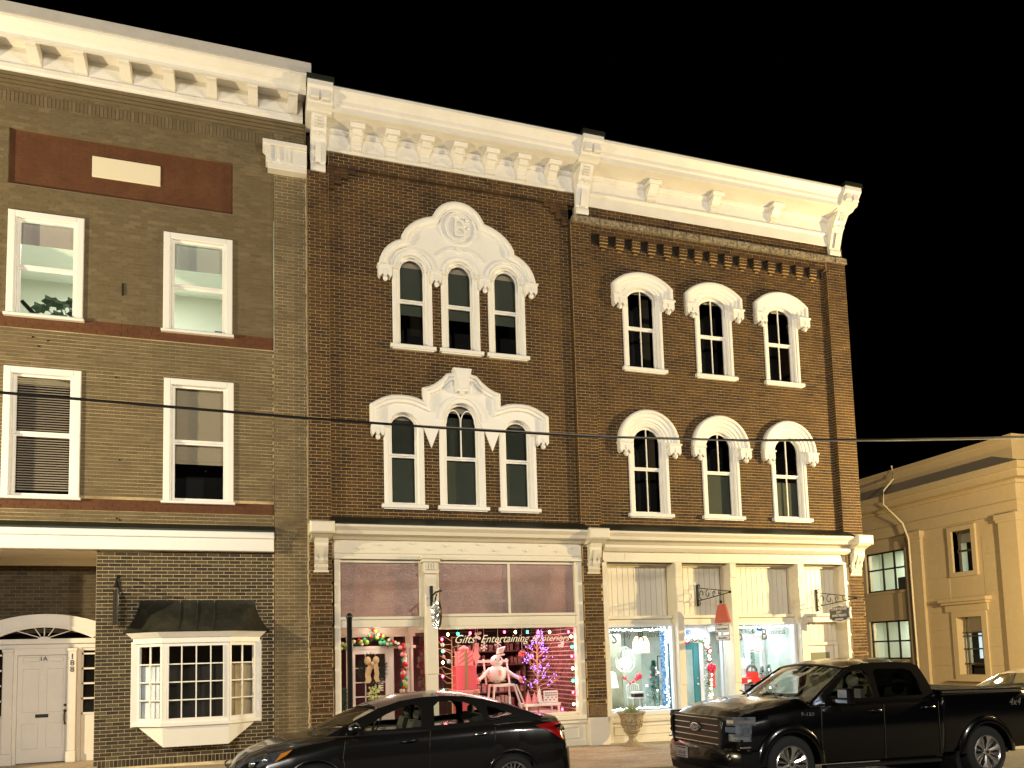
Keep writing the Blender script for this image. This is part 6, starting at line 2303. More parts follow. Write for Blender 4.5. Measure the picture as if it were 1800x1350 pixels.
obj('ring', MB().tube([(11.80 + .14 * math.cos(t), .85, 1.28 + .14 * math.sin(t)) for t in [2 * PI * k / 18 for k in range(18)]], .035, 7, close=True), mat('grey_vine', (.2, .2, .19), .8), wh, smooth=60)
cab = thing('display_cabinet', 'tall cream glazed cabinet with greenery at the back right of the lamp shop', 'cabinet', (12.4, 1.6, .1))
b = MB()
b.bbox(12.12, 12.25, 1.5, 1.56, .1, 2.15, .01)
b.bbox(12.58, 12.70, 1.5, 1.56, .1, 2.15, .01)
b.bbox(12.25, 12.58, 1.5, 1.56, 1.95, 2.15, .01)
b.bbox(12.08, 12.74, 1.46, 1.56, 2.15, 2.22, .01)
obj('frame', b, SNOW, cab)
obj('back', MB().box(12.25, 12.58, 1.8, 1.82, .1, 1.95), mat('sage_back', (.12, .2, .14), .7, noise=(14, .9, (.6, .65, .55))), cab)
wb = thing('white_board', 'large blank white panel standing behind the red toy truck', 'panel', (11.5, 1.2, .5))
obj('panel', MB().bbox(11.3, 12.0, 1.2, 1.23, .5, 1.60, .01), SNOW, wb)
for i, (x, m, lab) in enumerate(((9.72, 'red', 'red garment hanging behind the glass of the teal door'), (9.88, 'navy', 'navy garment hanging behind the glass of the teal door'), (10.05, 'white', 'white garment hanging behind the glass of the teal door'))):
    g = thing('hanging_garment', lab, 'clothing', (x, 1.6, .6))
    colr = {'red': (.5, .03, .04), 'navy': (.03, .05, .3), 'white': (.8, .8, .82)}[m]
    b = MB().prism([(x - .07, .7 + .1 * i), (x + .07, .7 + .1 * i), (x + .06, 1.25), (x + .03, 1.36), (x - .03, 1.36), (x - .06, 1.25)], 1.58, 1.62)
    obj('cloth', b, mat(m + '_cloth', colr, .7), g)
    obj('hanger', MB().tube([(x - .05, 1.6, 1.34), (x, 1.6, 1.40), (x + .05, 1.6, 1.34)], .006, 4).tube([(x, 1.6, 1.4), (x, 1.6, 1.72)], .005, 4), M['black'], g)
rl = thing('clothes_rail', 'metal rail of garments behind the teal door', 'rail', (9.95, 1.6, -.1))
obj('rail', MB().tube([(9.55, 1.6, 1.72), (10.35, 1.6, 1.72)], .012, 6), M['black'], rl)
obj('post', MB().tube([(9.56, 1.6, -.15), (9.56, 1.6, 1.72)], .012, 6).tube([(10.34, 1.6, -.15), (10.34, 1.6, 1.72)], .012, 6), M['black'], rl)

# ---- sign post at the kerb
sp = thing('sign_post', 'slim black round post standing on the pavement before the gift shop door', 'post', (1.27, -4.2 + .55, gz(1.27)))
px_, py_ = 1.34, -3.6
b = MB().lathe((px_, py_, gz(px_) - .03), [(.075, 0), (.075, .05), (.045, .08), (.042, .3), (.042, 2.60), (.05, 2.61), (.052, 2.64), (.046, 2.66), (.03, 2.69), (.0, 2.70)], 14)
obj('pole', b, M['black'], sp, smooth=40)
# ---- overhead cables
CP = [(-2.82 - 1.79 * 2, 5.06), (-2.82, 5.02), (-1.03, 4.985), (.61, 4.955), (2.52, 4.945), (4.55, 4.965), (7.04, 5.06), (9.8, 5.24), (13.01, 5.49), (18, 5.9)]
cb = thing('overhead_cable', 'thick black overhead cable sagging across the street in front of the facades', 'cable', (5, -6, 5))
obj('cable', MB().tube([(x, -6, z) for x, z in CP], .017, 6), M['black'], cb)
cb2 = thing('overhead_cable', 'thin grey overhead cable running just beside the thick black one', 'cable', (9, -6.1, 5))
obj('cable', MB().tube([(1.8, -6.0, 4.955), (4.55, -6.08, 4.955), (7.04, -6.1, 5.02), (9.8, -6.1, 5.19), (13.01, -6.1, 5.43), (18, -6.1, 5.85)], .008, 5), mat('grey_cable', (.22, .2, .16), .5), cb2)

# ================================================================== COURTHOUSE
ct = thing('limestone_courthouse', 'tan limestone public building with pilasters and heavy cornice beyond the corner', 'building', (26, 5, 0))
CT = M['court']
XC = 26.0


def cside(mb, ya, yb, z0, z1, p=0.0, d=.4):
    """block on the wall that faces left: proud by p"""
    mb.box(XC - p, XC + d, ya, yb, z0, z1)


openings = [(6.50, 7.42, 4.55, 6.20), (6.30, 7.50, .55, 2.85)]
wl = MB()
gzc = gz(24) - .1
ys_ = sorted({4.6, 9.5, 6.5, 7.42, 6.3, 7.5})
# main side wall with openings
for (a, b_, z0, z1) in ((4.6, 6.30, gzc, 6.6), (7.50, 9.5, gzc, 6.6), (6.30, 7.50, gzc, .55), (6.30, 7.50, 2.85, 4.55), (6.30, 6.50, 4.55, 6.20), (7.42, 7.50, 4.55, 6.20), (6.30, 7.50, 6.20, 6.6)):
    cside(wl, a, b_, z0, z1)
# recessed wing beyond
for (a, b_, z0, z1) in ((9.5, 10.05, gzc, 6.6), (12.3, 24, gzc, 6.6), (10.05, 12.3, gzc, 1.2), (10.05, 12.3, 2.88, 4.15), (10.05, 12.3, 5.92, 6.6)):
    wl.box(XC + .12, XC + .5, a, b_, z0, z1)
# front face of the building
wl.box(XC + .4, 48, 4.6, 4.9, gzc, 6.6)
cw_ = obj('wall', wl, CT, ct)
b = MB()


def around(b, z0, z1, p):
    b.box(XC - p, XC + .5, 4.6 - p, 24, z0, z1)
    b.box(XC + .5, 48, 4.6 - p, 5.0, z0, z1)


around(b, 6.48, 6.90, .10)
obj('architrave', b, CT, ct)
b = MB()
around(b, 6.93, 7.55, .08)
around(b, 6.90, 6.93, .13)
obj('frieze', b, CT, ct)
b = MB()
around(b, 7.55, 7.68, .18)
around(b, 7.68, 7.95, .60)
around(b, 7.95, 8.20, .72)
obj('cornice', b, CT, ct)
b = MB()
around(b, 8.20, 9.22, .02)
around(b, 9.22, 9.36, .12)
obj('parapet', b, CT, ct)
obj('roof', MB().box(XC + .5, 48, 5, 24, 9.0, 9.2), M['roofmetal'], ct)
for (ya, yb) in ((4.55, 5.28), (8.88, 9.46)):
    b = MB()
    cside(b, ya, yb, gzc, 6.18, .16)
    cside(b, ya - .05, yb + .05, 6.18, 6.28, .22)
    cside(b, ya - .08, yb + .08, 6.28, 6.48, .26)
    obj('pilaster', b, CT, ct)
# stone courses: shallow block joints on the wall
jt = MB()
src = None
for r_ in range(9):
    z = .25 + .70 * r_
    z1 = z + .69
    if z1 > 6.5:
        break
    edges = [5.30, 6.14, 7.70, 8.86] if r_ % 2 else [5.30, 5.72, 6.14, 7.70, 8.28, 8.86]
    for a, c_ in zip(edges[:-1], edges[1:]):
        if a >= 6.1 and c_ <= 7.75:
            continue
        obj('stone_block', MB().add([(XC - .012, a + .004, z), (XC - .012, c_ - .004, z), (XC - .012, c_ - .004, z1), (XC - .012, a + .004, z1),
                                     (XC, a + .002, z - .002), (XC, c_ - .002, z - .002), (XC, c_ - .002, z1 + .002), (XC, a + .002, z1 + .002)],
                                    [(0, 1, 2, 3), (4, 5, 1, 0), (5, 6, 2, 1), (6, 7, 3, 2), (7, 4, 0, 3)]), CT, ct)


def frame_side(y0, y1, z0, z1, w, p, d=.25):
    b = MB()
    b.box(XC - p, XC + d, y0 - w, y0, z0 - w, z1 + w)
    b.box(XC - p, XC + d, y1, y1 + w, z0 - w, z1 + w)
    b.box(XC - p, XC + d, y0, y1, z1, z1 + w)
    b.box(XC - p, XC + d, y0, y1, z0 - w, z0)
    return b


b = frame_side(6.52, 7.42, 4.58, 6.20, .18, .10)
b.box(XC - .04, XC + .2, 6.52, 6.56, 4.58, 6.20)
wu = obj('window', b, CT, ct)
FR = mat('bronze_window_frame', (.09, .075, .05), .5)
LGW = mat('lit_window_interior', (.45, .5, .42), .7, emit=(.80, .92, .78), estr=.42)
b = MB()
for y in (6.60, 7.30):
    b.box(XC + .2, XC + .25, y, y + .06, 4.6, 6.2)
b.box(XC + .2, XC + .25, 6.52, 7.42, 5.38, 5.46)
b.box(XC + .2, XC + .25, 6.52, 7.42, 6.10, 6.2)
obj('sash', b, FR, wu)
obj('pane', MB().add([(XC + .23, 6.52, 4.58), (XC + .23, 7.42, 4.58), (XC + .23, 7.42, 6.2), (XC + .23, 6.52, 6.2)], [(0, 1, 2, 3)]), M['glass'], wu)
obj('blind', MB().box(XC + .35, XC + .36, 6.52, 7.42, 5.75, 6.2), mat('grey_blind', (.35, .35, .32), .8), wu)
obj('lit_room', MB().add([(XC + .8, 6.55, 4.7), (XC + .8, 7.0, 4.7), (XC + .8, 7.0, 5.9), (XC + .8, 6.55, 5.9)], [(0, 1, 2, 3)]), LGW, wu)
obj('room_wall', MB().box(XC + .9, XC + .92, 6.3, 7.6, 4.3, 6.3), M['dark'], wu)
b = frame_side(6.36, 7.48, .60, 2.82, .22, .08)
b.box(XC - .10, XC + .1, 6.05, 7.95, 3.04, 3.32)
b.box(XC - .24, XC + .1, 5.98, 8.02, 3.32, 3.42)
b.box(XC - .34, XC + .1, 5.90, 8.08, 3.42, 3.56)
b.box(XC - .20, XC + .1, 6.02, 7.95, .34, .40)
wd = obj('window', b, CT, ct)
b = MB()
for y in (6.52, 7.24):
    b.box(XC + .2, XC + .26, y, y + .07, .6, 2.82)
for z in (.98, 1.55, 2.05, 2.18):
    b.box(XC + .2, XC + .26, 6.36, 7.48, z, z + .06)
obj('sash', b, FR, wd)
obj('pane', MB().add([(XC + .24, 6.36, .6), (XC + .24, 7.48, .6), (XC + .24, 7.48, 2.82), (XC + .24, 6.36, 2.82)], [(0, 1, 2, 3)]), M['glass'], wd)
obj('blind', MB().box(XC + .35, XC + .36, 6.36, 7.48, 2.2, 2.82), mat('beige_blind', (.38, .33, .25), .8), wd)
BLW = mat('cool_lit_room', (.4, .5, .55), .7, emit=(.65, .88, 1.0), estr=.9)
obj('lit_room', MB().add([(XC + .8, 6.5, 1.2), (XC + .8, 6.9, 1.2), (XC + .8, 6.9, 2.3), (XC + .8, 6.5, 2.3)], [(0, 1, 2, 3)]), BLW, wd)
obj('lit_room', MB().add([(XC + .8, 7.15, 1.2), (XC + .8, 7.3, 1.2), (XC + .8, 7.3, 2.2), (XC + .8, 7.15, 2.2)], [(0, 1, 2, 3)]), BLW, wd)
obj('room_wall', MB().box(XC + .9, XC + .92, 6.2, 7.7, .4, 3.0), mat('dim_office', (.03, .025, .02), .9), wd)
# lit wing windows with dark frames
for (z0, z1, zm) in ((4.17, 5.92, 5.12), (1.2, 2.88, 1.95)):
    b = MB()
    for y in (10.07, 10.66, 11.32, 12.2):
        b.box(XC + .2, XC + .26, y, y + .07, z0, z1)
    for z in (z0, zm, z1 - .07):
        b.box(XC + .2, XC + .26, 10.07, 12.27, z, z + .07)
    w_ = obj('window', b, mat('black_steel_frame', (.025, .022, .018), .5), ct)
    obj('pane', MB().add([(XC + .235, 10.07, z0), (XC + .235, 12.27, z0), (XC + .235, 12.27, z1), (XC + .235, 10.07, z1)], [(0, 1, 2, 3)]), M['glass'], w_)
    obj('room_wall', MB().add([(XC + 2.5, 9, z0 - .3), (XC + 2.5, 14, z0 - .3), (XC + 2.5, 14, z1 + .3), (XC + 2.5, 9, z1 + .3)], [(0, 1, 2, 3)])
        .add([(XC + .5, 14, z0 - .3), (XC + 2.5, 14, z0 - .3), (XC + 2.5, 14, z1 + .3), (XC + .5, 14, z1 + .3)], [(0, 1, 2, 3)]), M['pale_wall'], w_)
    obj('room_ceiling', MB().box(XC + .5, XC + 2.5, 9, 14, z1 + .3, z1 + .32), M['pale_ceiling'], w_)
    area('courthouse_room_light', (XC + 1.4, 11.3, z1 + .28), (0, 0, 0), .8, 1.5, 120, (.88, 1.0, .84))
    b = MB().box(XC + .06, XC + .5, 9.98, 12.35, z0 - .12, z0)
    obj('sill', b, CT, w_)
    if z0 > 4:
        ob = MB().box(XC + .9, XC + 1.0, 10.25, 10.62, z0, z0 + .6)
        ob.box(XC + .9, XC + 1.0, 10.85, 11.25, z0, z0 + .62)
        obj('cabinet', ob, mat('dark_office_cabinet', (.03, .028, .025), .6), w_)
# garland of leaves at the sill of the lower wing window
# downpipe
b = MB().tube([(XC - .24, 9.98, 9.48), (XC - .24, 9.98, 8.9), (XC - .80, 10.0, 8.35), (XC - .80, 10.0, 7.75), (XC - .36, 9.5, 6.9), (XC - .34, 9.28, 6.2), (XC - .34, 9.26, 3.0), (XC - .34, 9.23, gzc)], .042, 8)
for z in (5.2, 2.6, 1.2):
    b.tube([(XC - .34, 9.255, z), (XC - .34, 9.255, z + .06)], .055, 8)
obj('downpipe', b, mat('cream_downpipe', (.6, .52, .36), .5), ct, smooth=60)
b = MB().tube([(XC - .22, 9.62, 5.9), (XC - .22, 9.58, gzc)], .035, 6)
obj('downpipe', b, mat('tan_downpipe', (.4, .32, .2), .5), ct, smooth=60)

# ================================================================== VEHICLES
from mathutils.geometry import tessellate_polygon

PAINTS = mat('dark_grey_car_paint', (.006, .0055, .005), .22, spec=.3, coat=.55)
PAINTT = mat('black_truck_paint', (.0015, .0015, .002), .2, spec=.3, coat=.5)
TYRE = mat('tyre_rubber', (.006, .006, .006), .85, bump=.3, bscale=90)
ALLOY = mat('alloy_rim', (.62, .60, .56), .25, metal=.9)
RIMDARK = mat('dark_rim_pocket', (.01, .01, .01), .5)
CHROME = mat('chrome', (.75, .77, .8), .12, metal=1.0)
HLAMP = mat('headlamp_lens', (.40, .46, .56), .08, metal=.85, noise=(7, .8, (.06, .07, .10)))
RLAMP = mat('red_tail_lamp', (.20, .002, .004), .2, coat=.5)
AMBER = mat('amber_lens', (.45, .16, .02), .15, coat=1.0)
TRIMB = mat('black_plastic', (.008, .008, .008), .45)
SEATM = mat('car_seat_cloth', (.10, .10, .085), .8)
SILV = mat('silver_car_paint', (.5, .5, .5), .25, metal=.5, coat=1.0)


def ring_from(x, zc, zs, ys, ym, zb, arch=None, zmid=None, crown=.015):
    zm = zmid if zmid is not None else zb + (zs - zb) * .55
    half = [(0, zc), (.5 * ys, zc - crown * .4), (.85 * ys, zc - crown), (ys, zs), (ys + (ym - ys) * .65, zs - .05), (ym - .008, zs - .13), (ym, zm), (ym - .004, zm - .12),
            (ym - .02, zb + .10), (ym - .05, zb + .01), (ym - .14, zb)]
    if arch:
        for (wx, wz, R) in arch:
            if abs(x - wx) < R:
                za = wz + math.sqrt(R * R - (x - wx) ** 2)
                half = [half[0]] + [(y, max(z, za)) if (i >= 5) else (y, z) for i, (y, z) in enumerate(half[1:], 1)]
    pts = [(x, -y, z) for y, z in half]
    pts += [(x, y, z) for y, z in reversed(half)][:-1]
    return pts


def interp(keys, x):
    for (a, va), (b, vb) in zip(keys[:-1], keys[1:]):
        if x <= b:
            t = (x - a) / (b - a)
            t = max(0, t)
            return tuple(p + (q - p) * t for p, q in zip(va, vb))
    return keys[-1][1]


def car_shell(keys, arch, step=.05):
    x0, x1 = keys[0][0], keys[-1][0]
    xs = sorted({round(x0 + i * step, 3) for i in range(int((x1 - x0) / step) + 1)} | {k[0] for k in keys})
    rings = []
    for x in xs:
        zc, zs, ys, ym, zb = interp(keys, x)
        rings.append(ring_from(x, zc, zs, ys, ym, zb, arch))
    return MB().loft(rings)


def side_poly(outer, holes, yf, t=.03):
    """flat side panel with holes; yf(z) gives half width; both sides"""
    b = MB()
    loops = [outer] + holes
    pts = [p for l in loops for p in l]
    tri = tessellate_polygon([[Vector((x, z, 0)) for x, z in l] for l in loops])
    for s in (-1, 1):
        vs = [(x, s * yf(z), z) for x, z in pts]
        b.add(vs, [tuple(f) for f in tri])
        vi = [(x, s * (yf(z) - t), z) for x, z in pts]
        n = len(pts)
        b.add(vs + vi, [])
        k = len(b.v) - 2 * n
        idx = 0
        for l in loops:
            m = len(l)
            for i in range(m):
                a, c = idx + i, idx + (i + 1) % m
                b.f.append([k + a, k + c, k + n + c, k + n + a])
                b.t.append(0)
                b.k.append(0)
            idx += m
    return b


def glass_side(poly, yf, s):
    return MB().add([(x, s * (yf(z) - .012), z) for x, z in poly], [tuple(range(len(poly)))])


def wheel(parent, x, y, z, r, rr, w, spokes, side, style='mesh'):
    """side -1 = outer face towards -y"""
    wl_ = part_empty('wheel', parent, (x, y, z))
    s = side
    pr = [(rr - .01, .0), (rr + .015, -.012), (r - .035, -.012), (r - .008, .012), (r, .045), (r, w - .045), (r - .008, w - .012), (rr, w)]
    n = 40
    rings = []
    for rad, d in pr:
        rings.append([(x + rad * math.cos(2 * PI * k / n), y - s * 0 + (d if s < 0 else -d), z + rad * math.sin(2 * PI * k / n)) for k in range(n)])
    b = MB()
    rings.append(rings[0])
    b.loft(rings, caps=False)
    obj('tyre', b, TYRE, wl_, smooth=50)
    b = MB()
    d0 = -.002 if s < 0 else .002
    dd = 1 if s < 0 else -1
    # rim lip
    rings = [[(x + rad * math.cos(2 * PI * k / n), y + dd * d, z + rad * math.sin(2 * PI * k / n)) for k in range(n)] for rad, d in ((rr, -.004), (rr - .012, -.014), (rr - .024, .0), (rr - .03, .08))]
    b.loft(rings, caps=False)
    # spokes
    if style == 'mesh':
        for k in range(spokes):
            a = 2 * PI * k / spokes
            for da in (-.17, .17):
                p0 = (x + .055 * math.cos(a), y + dd * .012, z + .055 * math.sin(a))
                p1 = (x + (rr - .02) * math.cos(a + da), y + dd * .006, z + (rr - .02) * math.sin(a + da))
                b.tube([p0, p1], .011, 4, taper=.012)
    else:
        for k in range(spokes):
            a = 2 * PI * k / spokes + .3
            c_, s_ = math.cos(a), math.sin(a)
            px, pz = -s_, c_
            q = []
            for (rad, hw, d) in ((.05, .022, .02), (rr * .62, .026, .006), (rr - .02, .062, -.002)):
                q.append([(x + rad * c_ - hw * px, y + dd * d, z + rad * s_ - hw * pz), (x + rad * c_, y + dd * (d - .012), z + rad * s_), (x + rad * c_ + hw * px, y + dd * d, z + rad * s_ + hw * pz), (x + rad * c_, y + dd * (d + .03), z + rad * s_)])
            b.loft(q)
            a2 = a + PI / spokes
            b.tube([(x + .06 * math.cos(a2), y + dd * .04, z + .06 * math.sin(a2)), (x + (rr - .03) * math.cos(a2 + .08), y + dd * .03, z + (rr - .03) * math.sin(a2 + .08))], .010, 4)
            b.tube([(x + .06 * math.cos(a2), y + dd * .04, z + .06 * math.sin(a2)), (x + (rr - .03) * math.cos(a2 - .08), y + dd * .03, z + (rr - .03) * math.sin(a2 - .08))], .010, 4)
    b.tube([(x, y + dd * .0, z), (x, y + dd * .05, z)], .055, 14)
    obj('rim', b, ALLOY, wl_, smooth=30)
    b = MB()
    b.tube([(x, y + dd * .085, z), (x, y + dd * .10, z)], rr - .02, 24)
    b.tube([(x, y - dd * .004, z), (x, y + dd * .01, z)], .026, 12)
    obj('brake_disc', b, RIMDARK, wl_)
    return wl_


# ---------------------------------------------------------------- sedan
sd = thing('sedan_car', 'dark grey sedan parked in front of the gift shop, nose to the left', 'car', (0, 0, 0))
arch = [(1.07, .32, .385), (3.72, .32, .385)]
K = [(0.0, (.52, .50, .35, .50, .30)), (.04, (.62, .58, .48, .66, .24)), (.12, (.70, .64, .58, .76, .20)), (.25, (.78, .71, .66, .83, .18)), (.49, (.87, .79, .72, .885, .17)),
     (.80, (.935, .86, .77, .905, .17)), (1.15, (.985, .92, .80, .91, .18)), (1.35, (.99, .955, .82, .91, .19)), (2.2, (1.0, .985, .835, .91, .19)), (3.2, (1.04, 1.04, .83, .91, .19)),
     (3.7, (1.11, 1.075, .81, .91, .19)), (4.0, (1.13, 1.085, .78, .90, .20)), (4.3, (1.14, 1.085, .74, .88, .24)), (4.46, (1.13, 1.07, .70, .85, .28)), (4.50, (1.10, 1.04, .68, .84, .30)), (4.55, (.90, .86, .64, .80, .33)), (4.58, (.78, .74, .58, .76, .36))]
body = obj('body', car_shell(K, arch), PAINTS, sd, smooth=38)
# rear bumper
b = MB()
rg = []
for (x, hw, z0, z1) in ((4.0, .912, .20, .62), (4.3, .905, .22, .66), (4.48, .87, .26, .68), (4.60, .78, .30, .68), (4.66, .60, .34, .66), (4.68, .3, .36, .64)):
    rg.append([(x, -hw, z0), (x, -hw - .004, (z0 + z1) / 2), (x, -hw + .02, z1), (x, hw - .02, z1), (x, hw + .004, (z0 + z1) / 2), (x, hw, z0)])
obj('rear_bumper', MB().loft(rg), PAINTS, sd, smooth=45)
obj('diffuser', MB().loft([[(4.05, -.87, .17), (4.05, -.87, .28), (4.05, .87, .28), (4.05, .87, .17)], [(4.60, -.70, .22), (4.63, -.72, .34), (4.63, .72, .34), (4.60, .70, .22)]]), TRIMB, sd)
ysd = lambda z: .835 - max(0, z - 1.0) * .46
outer = [(1.20, .98), (1.55, 1.155), (1.90, 1.315), (2.20, 1.405), (2.50, 1.445), (2.80, 1.455), (3.10, 1.44), (3.40, 1.39), (3.70, 1.31), (4.0, 1.21), (4.22, 1.13), (4.1, 1.08), (3.6, 1.04), (3.0, 1.0), (2.2, .97)]
w1 = [(1.66, 1.03), (1.80, 1.13), (2.00, 1.235), (2.20, 1.315), (2.34, 1.35), (2.43, 1.34), (2.47, 1.29), (2.47, 1.06), (2.1, 1.045)]
w2 = [(2.64, 1.07), (2.655, 1.32), (2.72, 1.375), (2.90, 1.385), (3.08, 1.36), (3.22, 1.31), (3.30, 1.22), (3.32, 1.11), (3.0, 1.085)]
w3 = [(3.42, 1.14), (3.40, 1.30), (3.52, 1.27), (3.72, 1.20), (3.76, 1.18), (3.55, 1.145)]
obj('door_frame', side_poly(outer, [w1, w2, w3], ysd), PAINTS, sd)
for wdw in (w1, w2, w3):
    for s in (-1, 1):
        obj('side_window', glass_side(wdw, ysd, s), M['glass_car'], sd)
# roof and screens
tops = [(1.90, 1.315), (2.20, 1.405), (2.50, 1.445), (2.80, 1.455), (3.10, 1.44), (3.40, 1.39), (3.62, 1.335)]
cent = [(1.82, 1.36), (2.20, 1.465), (2.50, 1.50), (2.80, 1.51), (3.10, 1.495), (3.40, 1.445), (3.62, 1.39)]


def across(e, c_, yf, n=8, dx=True):
    pts = []
    for i in range(n + 1):
        u = -1 + 2 * i / n
        k = 1 - u * u
        x = e[0] + (c_[0] - e[0]) * k
        z = e[1] + (c_[1] - e[1]) * k
        pts.append((x, yf(e[1]) * u, z))
    return pts


obj('roof', MB().loft([across(e, c_, ysd) for e, c_ in zip(tops, cent)], close=False), PAINTS, sd, smooth=60)
obj('windscreen', MB().loft([across(e, c_, ysd) for e, c_ in (((1.24, .99), (1.02, 1.0)), ((1.46, 1.11), (1.30, 1.13)), ((1.68, 1.215), (1.56, 1.25)), ((1.90, 1.313), (1.82, 1.357)))], close=False), M['glass_car'], sd, smooth=60)
obj('rear_window', MB().loft([across(e, c_, ysd) for e, c_ in (((3.62, 1.333), (3.62, 1.388)), ((3.85, 1.26), (3.88, 1.30)), ((4.15, 1.15), (4.25, 1.15)))], close=False), M['glass_car'], sd, smooth=60)
b = MB()
for y in (-.38, .38):
    b.loft([[(2.30, y - .22, .8), (2.30, y + .22, .8), (2.42, y + .22, .8), (2.42, y - .22, .8)], [(2.40, y - .20, 1.12), (2.40, y + .20, 1.12), (2.50, y + .20, 1.12), (2.50, y - .20, 1.12)]])
    b.ball((2.48, y, 1.21), .10, 8, 6, sx=.6, sz=.9, sy=1.3)
b.loft([[(3.28, -.6, .9), (3.28, .6, .9), (3.38, .6, .9), (3.38, -.6, .9)], [(3.40, -.58, 1.16), (3.40, .58, 1.16), (3.48, .58, 1.16), (3.48, -.58, 1.16)]])
for y in (-.35, .35):
    b.ball((3.45, y, 1.2), .09, 8, 6, sx=.6, sz=.8, sy=1.3)
obj('seat', b, SEATM, sd, smooth=40)
b = MB().tube([(1.92 + .06 * math.cos(t) * 1.0, -.38 + .17 * math.cos(t) * 0 + .18 * math.sin(t), 1.08 + .15 * math.cos(t)) for t in [2 * PI * k / 20 for k in range(20)]], .014, 6, close=True)
obj('steering_wheel', b, TRIMB, sd)
for s in (-1, 1):
    b = MB()
    # headlamp swept back
    hl_ = [(.20, .58), (.12, .66), (.30, .74), (.55, .80), (.80, .845), (.72, .77), (.52, .66), (.34, .59)]
    vs = []

    def yb_(x, z):
        zc, zs, ys, ym, zb = interp(K, x)
        t = min(1, max(0, (zs + .03 - z) / .2))
        return ys + (ym - ys) * (t ** .55) + .008
    vs = [(x, s * yb_(x, z), z) for x, z in hl_]
    cx_, cz_ = .46, .71
    vs.append((cx_, s * (yb_(cx_, cz_) + .012), cz_))
    b.add(vs, [(i, (i + 1) % 8, 8) for i in range(8)])
    h_ = obj('headlight', b, HLAMP, sd, smooth=60)
    for (x, z) in ((.32, .67), (.48, .715)):
        obj('lens', MB().ball((x, s * (yb_(x, z) + .0), z), .045, 10, 8, sy=.5), CHROME, h_, smooth=60)
    q = [(.58, .70), (.66, .80), (.80, .845), (.72, .775)]
    obj('indicator', MB().add([(x, s * (yb_(x, z) + .014), z) for x, z in q], [(0, 1, 2, 3)]), AMBER, h_)
    b = MB()
    tl = [(4.05, 1.02), (4.25, 1.045), (4.45, 1.06), (4.53, 1.02), (4.56, .88), (4.50, .80), (4.40, .84), (4.25, .94)]
    vs = [(x, s * (yb_(x, z) + .012), z) for x, z in tl]
    vs.append((4.42, s * (yb_(4.42, .95) + .035), .95))
    b.add(vs, [(i, (i + 1) % 8, 8) for i in range(8)])
    t_ = obj('tail_light', b, RLAMP, sd, smooth=60)
    q = [(4.33, 1.01), (4.45, 1.03), (4.50, .98), (4.50, .93), (4.42, .95)]
    obj('reverse_lens', MB().add([(x, s * (yb_(x, z) + .045), z) for x, z in q], [tuple(range(5))]), CHROME, t_)
    # mirror
    b = MB().ball((1.56, s * .98, 1.09), .11, 10, 8, sx=.75, sy=1.0, sz=.62)
    b.tube([(1.60, s * .86, 1.03), (1.57, s * .93, 1.05)], .03, 6)
    m_ = obj('mirror', b, PAINTS, sd, smooth=60)
    obj('indicator', MB().ball((1.50, s * 1.045, 1.085), .05, 8, 5, sx=.5, sy=.6, sz=.35), mat('mirror_lens', (.7, .8, .95), .15, metal=.5), m_)
    for (x, z) in ((2.28, .885), (3.28, .94)):
        y = s * .915
        b = MB().tube([(x - .11, y, z - .008), (x - .05, y + s * .025, z), (x + .06, y + s * .025, z + .008), (x + .11, y, z + .012)], .014, 6)
        obj('door_handle', b, CHROME if x > 3 else PAINTS, sd, smooth=60)
# shut lines, wiper
b = MB()
for pts in ([(1.45, .9135, .93), (1.42, .918, .70), (1.48, .915, .40), (1.55, .90, .24)], [(2.56, .905, 1.0), (2.55, .914, .80), (2.55, .9135, .4), (2.56, .90, .24)], [(3.46, .905, 1.02), (3.46, .913, .86), (3.36, .9135, .66)]):
    for s in (-1, 1):
        b.tube([(x, s * y, z) for x, y, z in pts], .004, 4)
obj('shut_line', b, TRIMB, sd)
b = MB().tube([(1.02, -.5, 1.02), (1.12, -.1, 1.045), (1.10, .2, 1.05)], .009, 5)
obj('wiper', b, TRIMB, sd)
b = MB()
for s in (-1, 1):
    b.tube([(3.36, s * .83, 1.115), (3.60, s * .80, 1.135), (3.80, s * .785, 1.165), (3.86, s * .77, 1.195)], .006, 5)
obj('window_trim', b, CHROME, sd)
b = MB()
b.box(-.01, .06, -.28, .28, .42, .58)
b.tube([(-.01, -.3, .62), (-.03, 0, .63), (-.01, .3, .62)], .012, 6)
obj('grille', b, TRIMB, sd)
b = MB()
for (wx, wz, R) in arch:
    for s in (-1, 1):
        b.tube([(wx + R * math.cos(t), s * .905, wz + R * math.sin(t)) for t in [PI * k / 16 for k in range(17)]], .012, 5)
obj('wheel_arch_lip', b, PAINTS, sd)
b = MB()
for (wx, wz, R) in arch:
    b.tube([(wx, -.80, wz), (wx, .80, wz)], R + .02, 20)
b.box(.3, 4.4, -.75, .75, .18, .5)
obj('underbody', b, TRIMB, sd)
for wx in (1.07, 3.72):
    for s in (-1, 1):
        wheel(sd, wx, s * .895, .32, .32, .222, .20, 10, s)
sd.location = (-.42, -4.84, gz(1.8) - .005)
sd.rotation_euler = (0, math.radians(.9), 0)

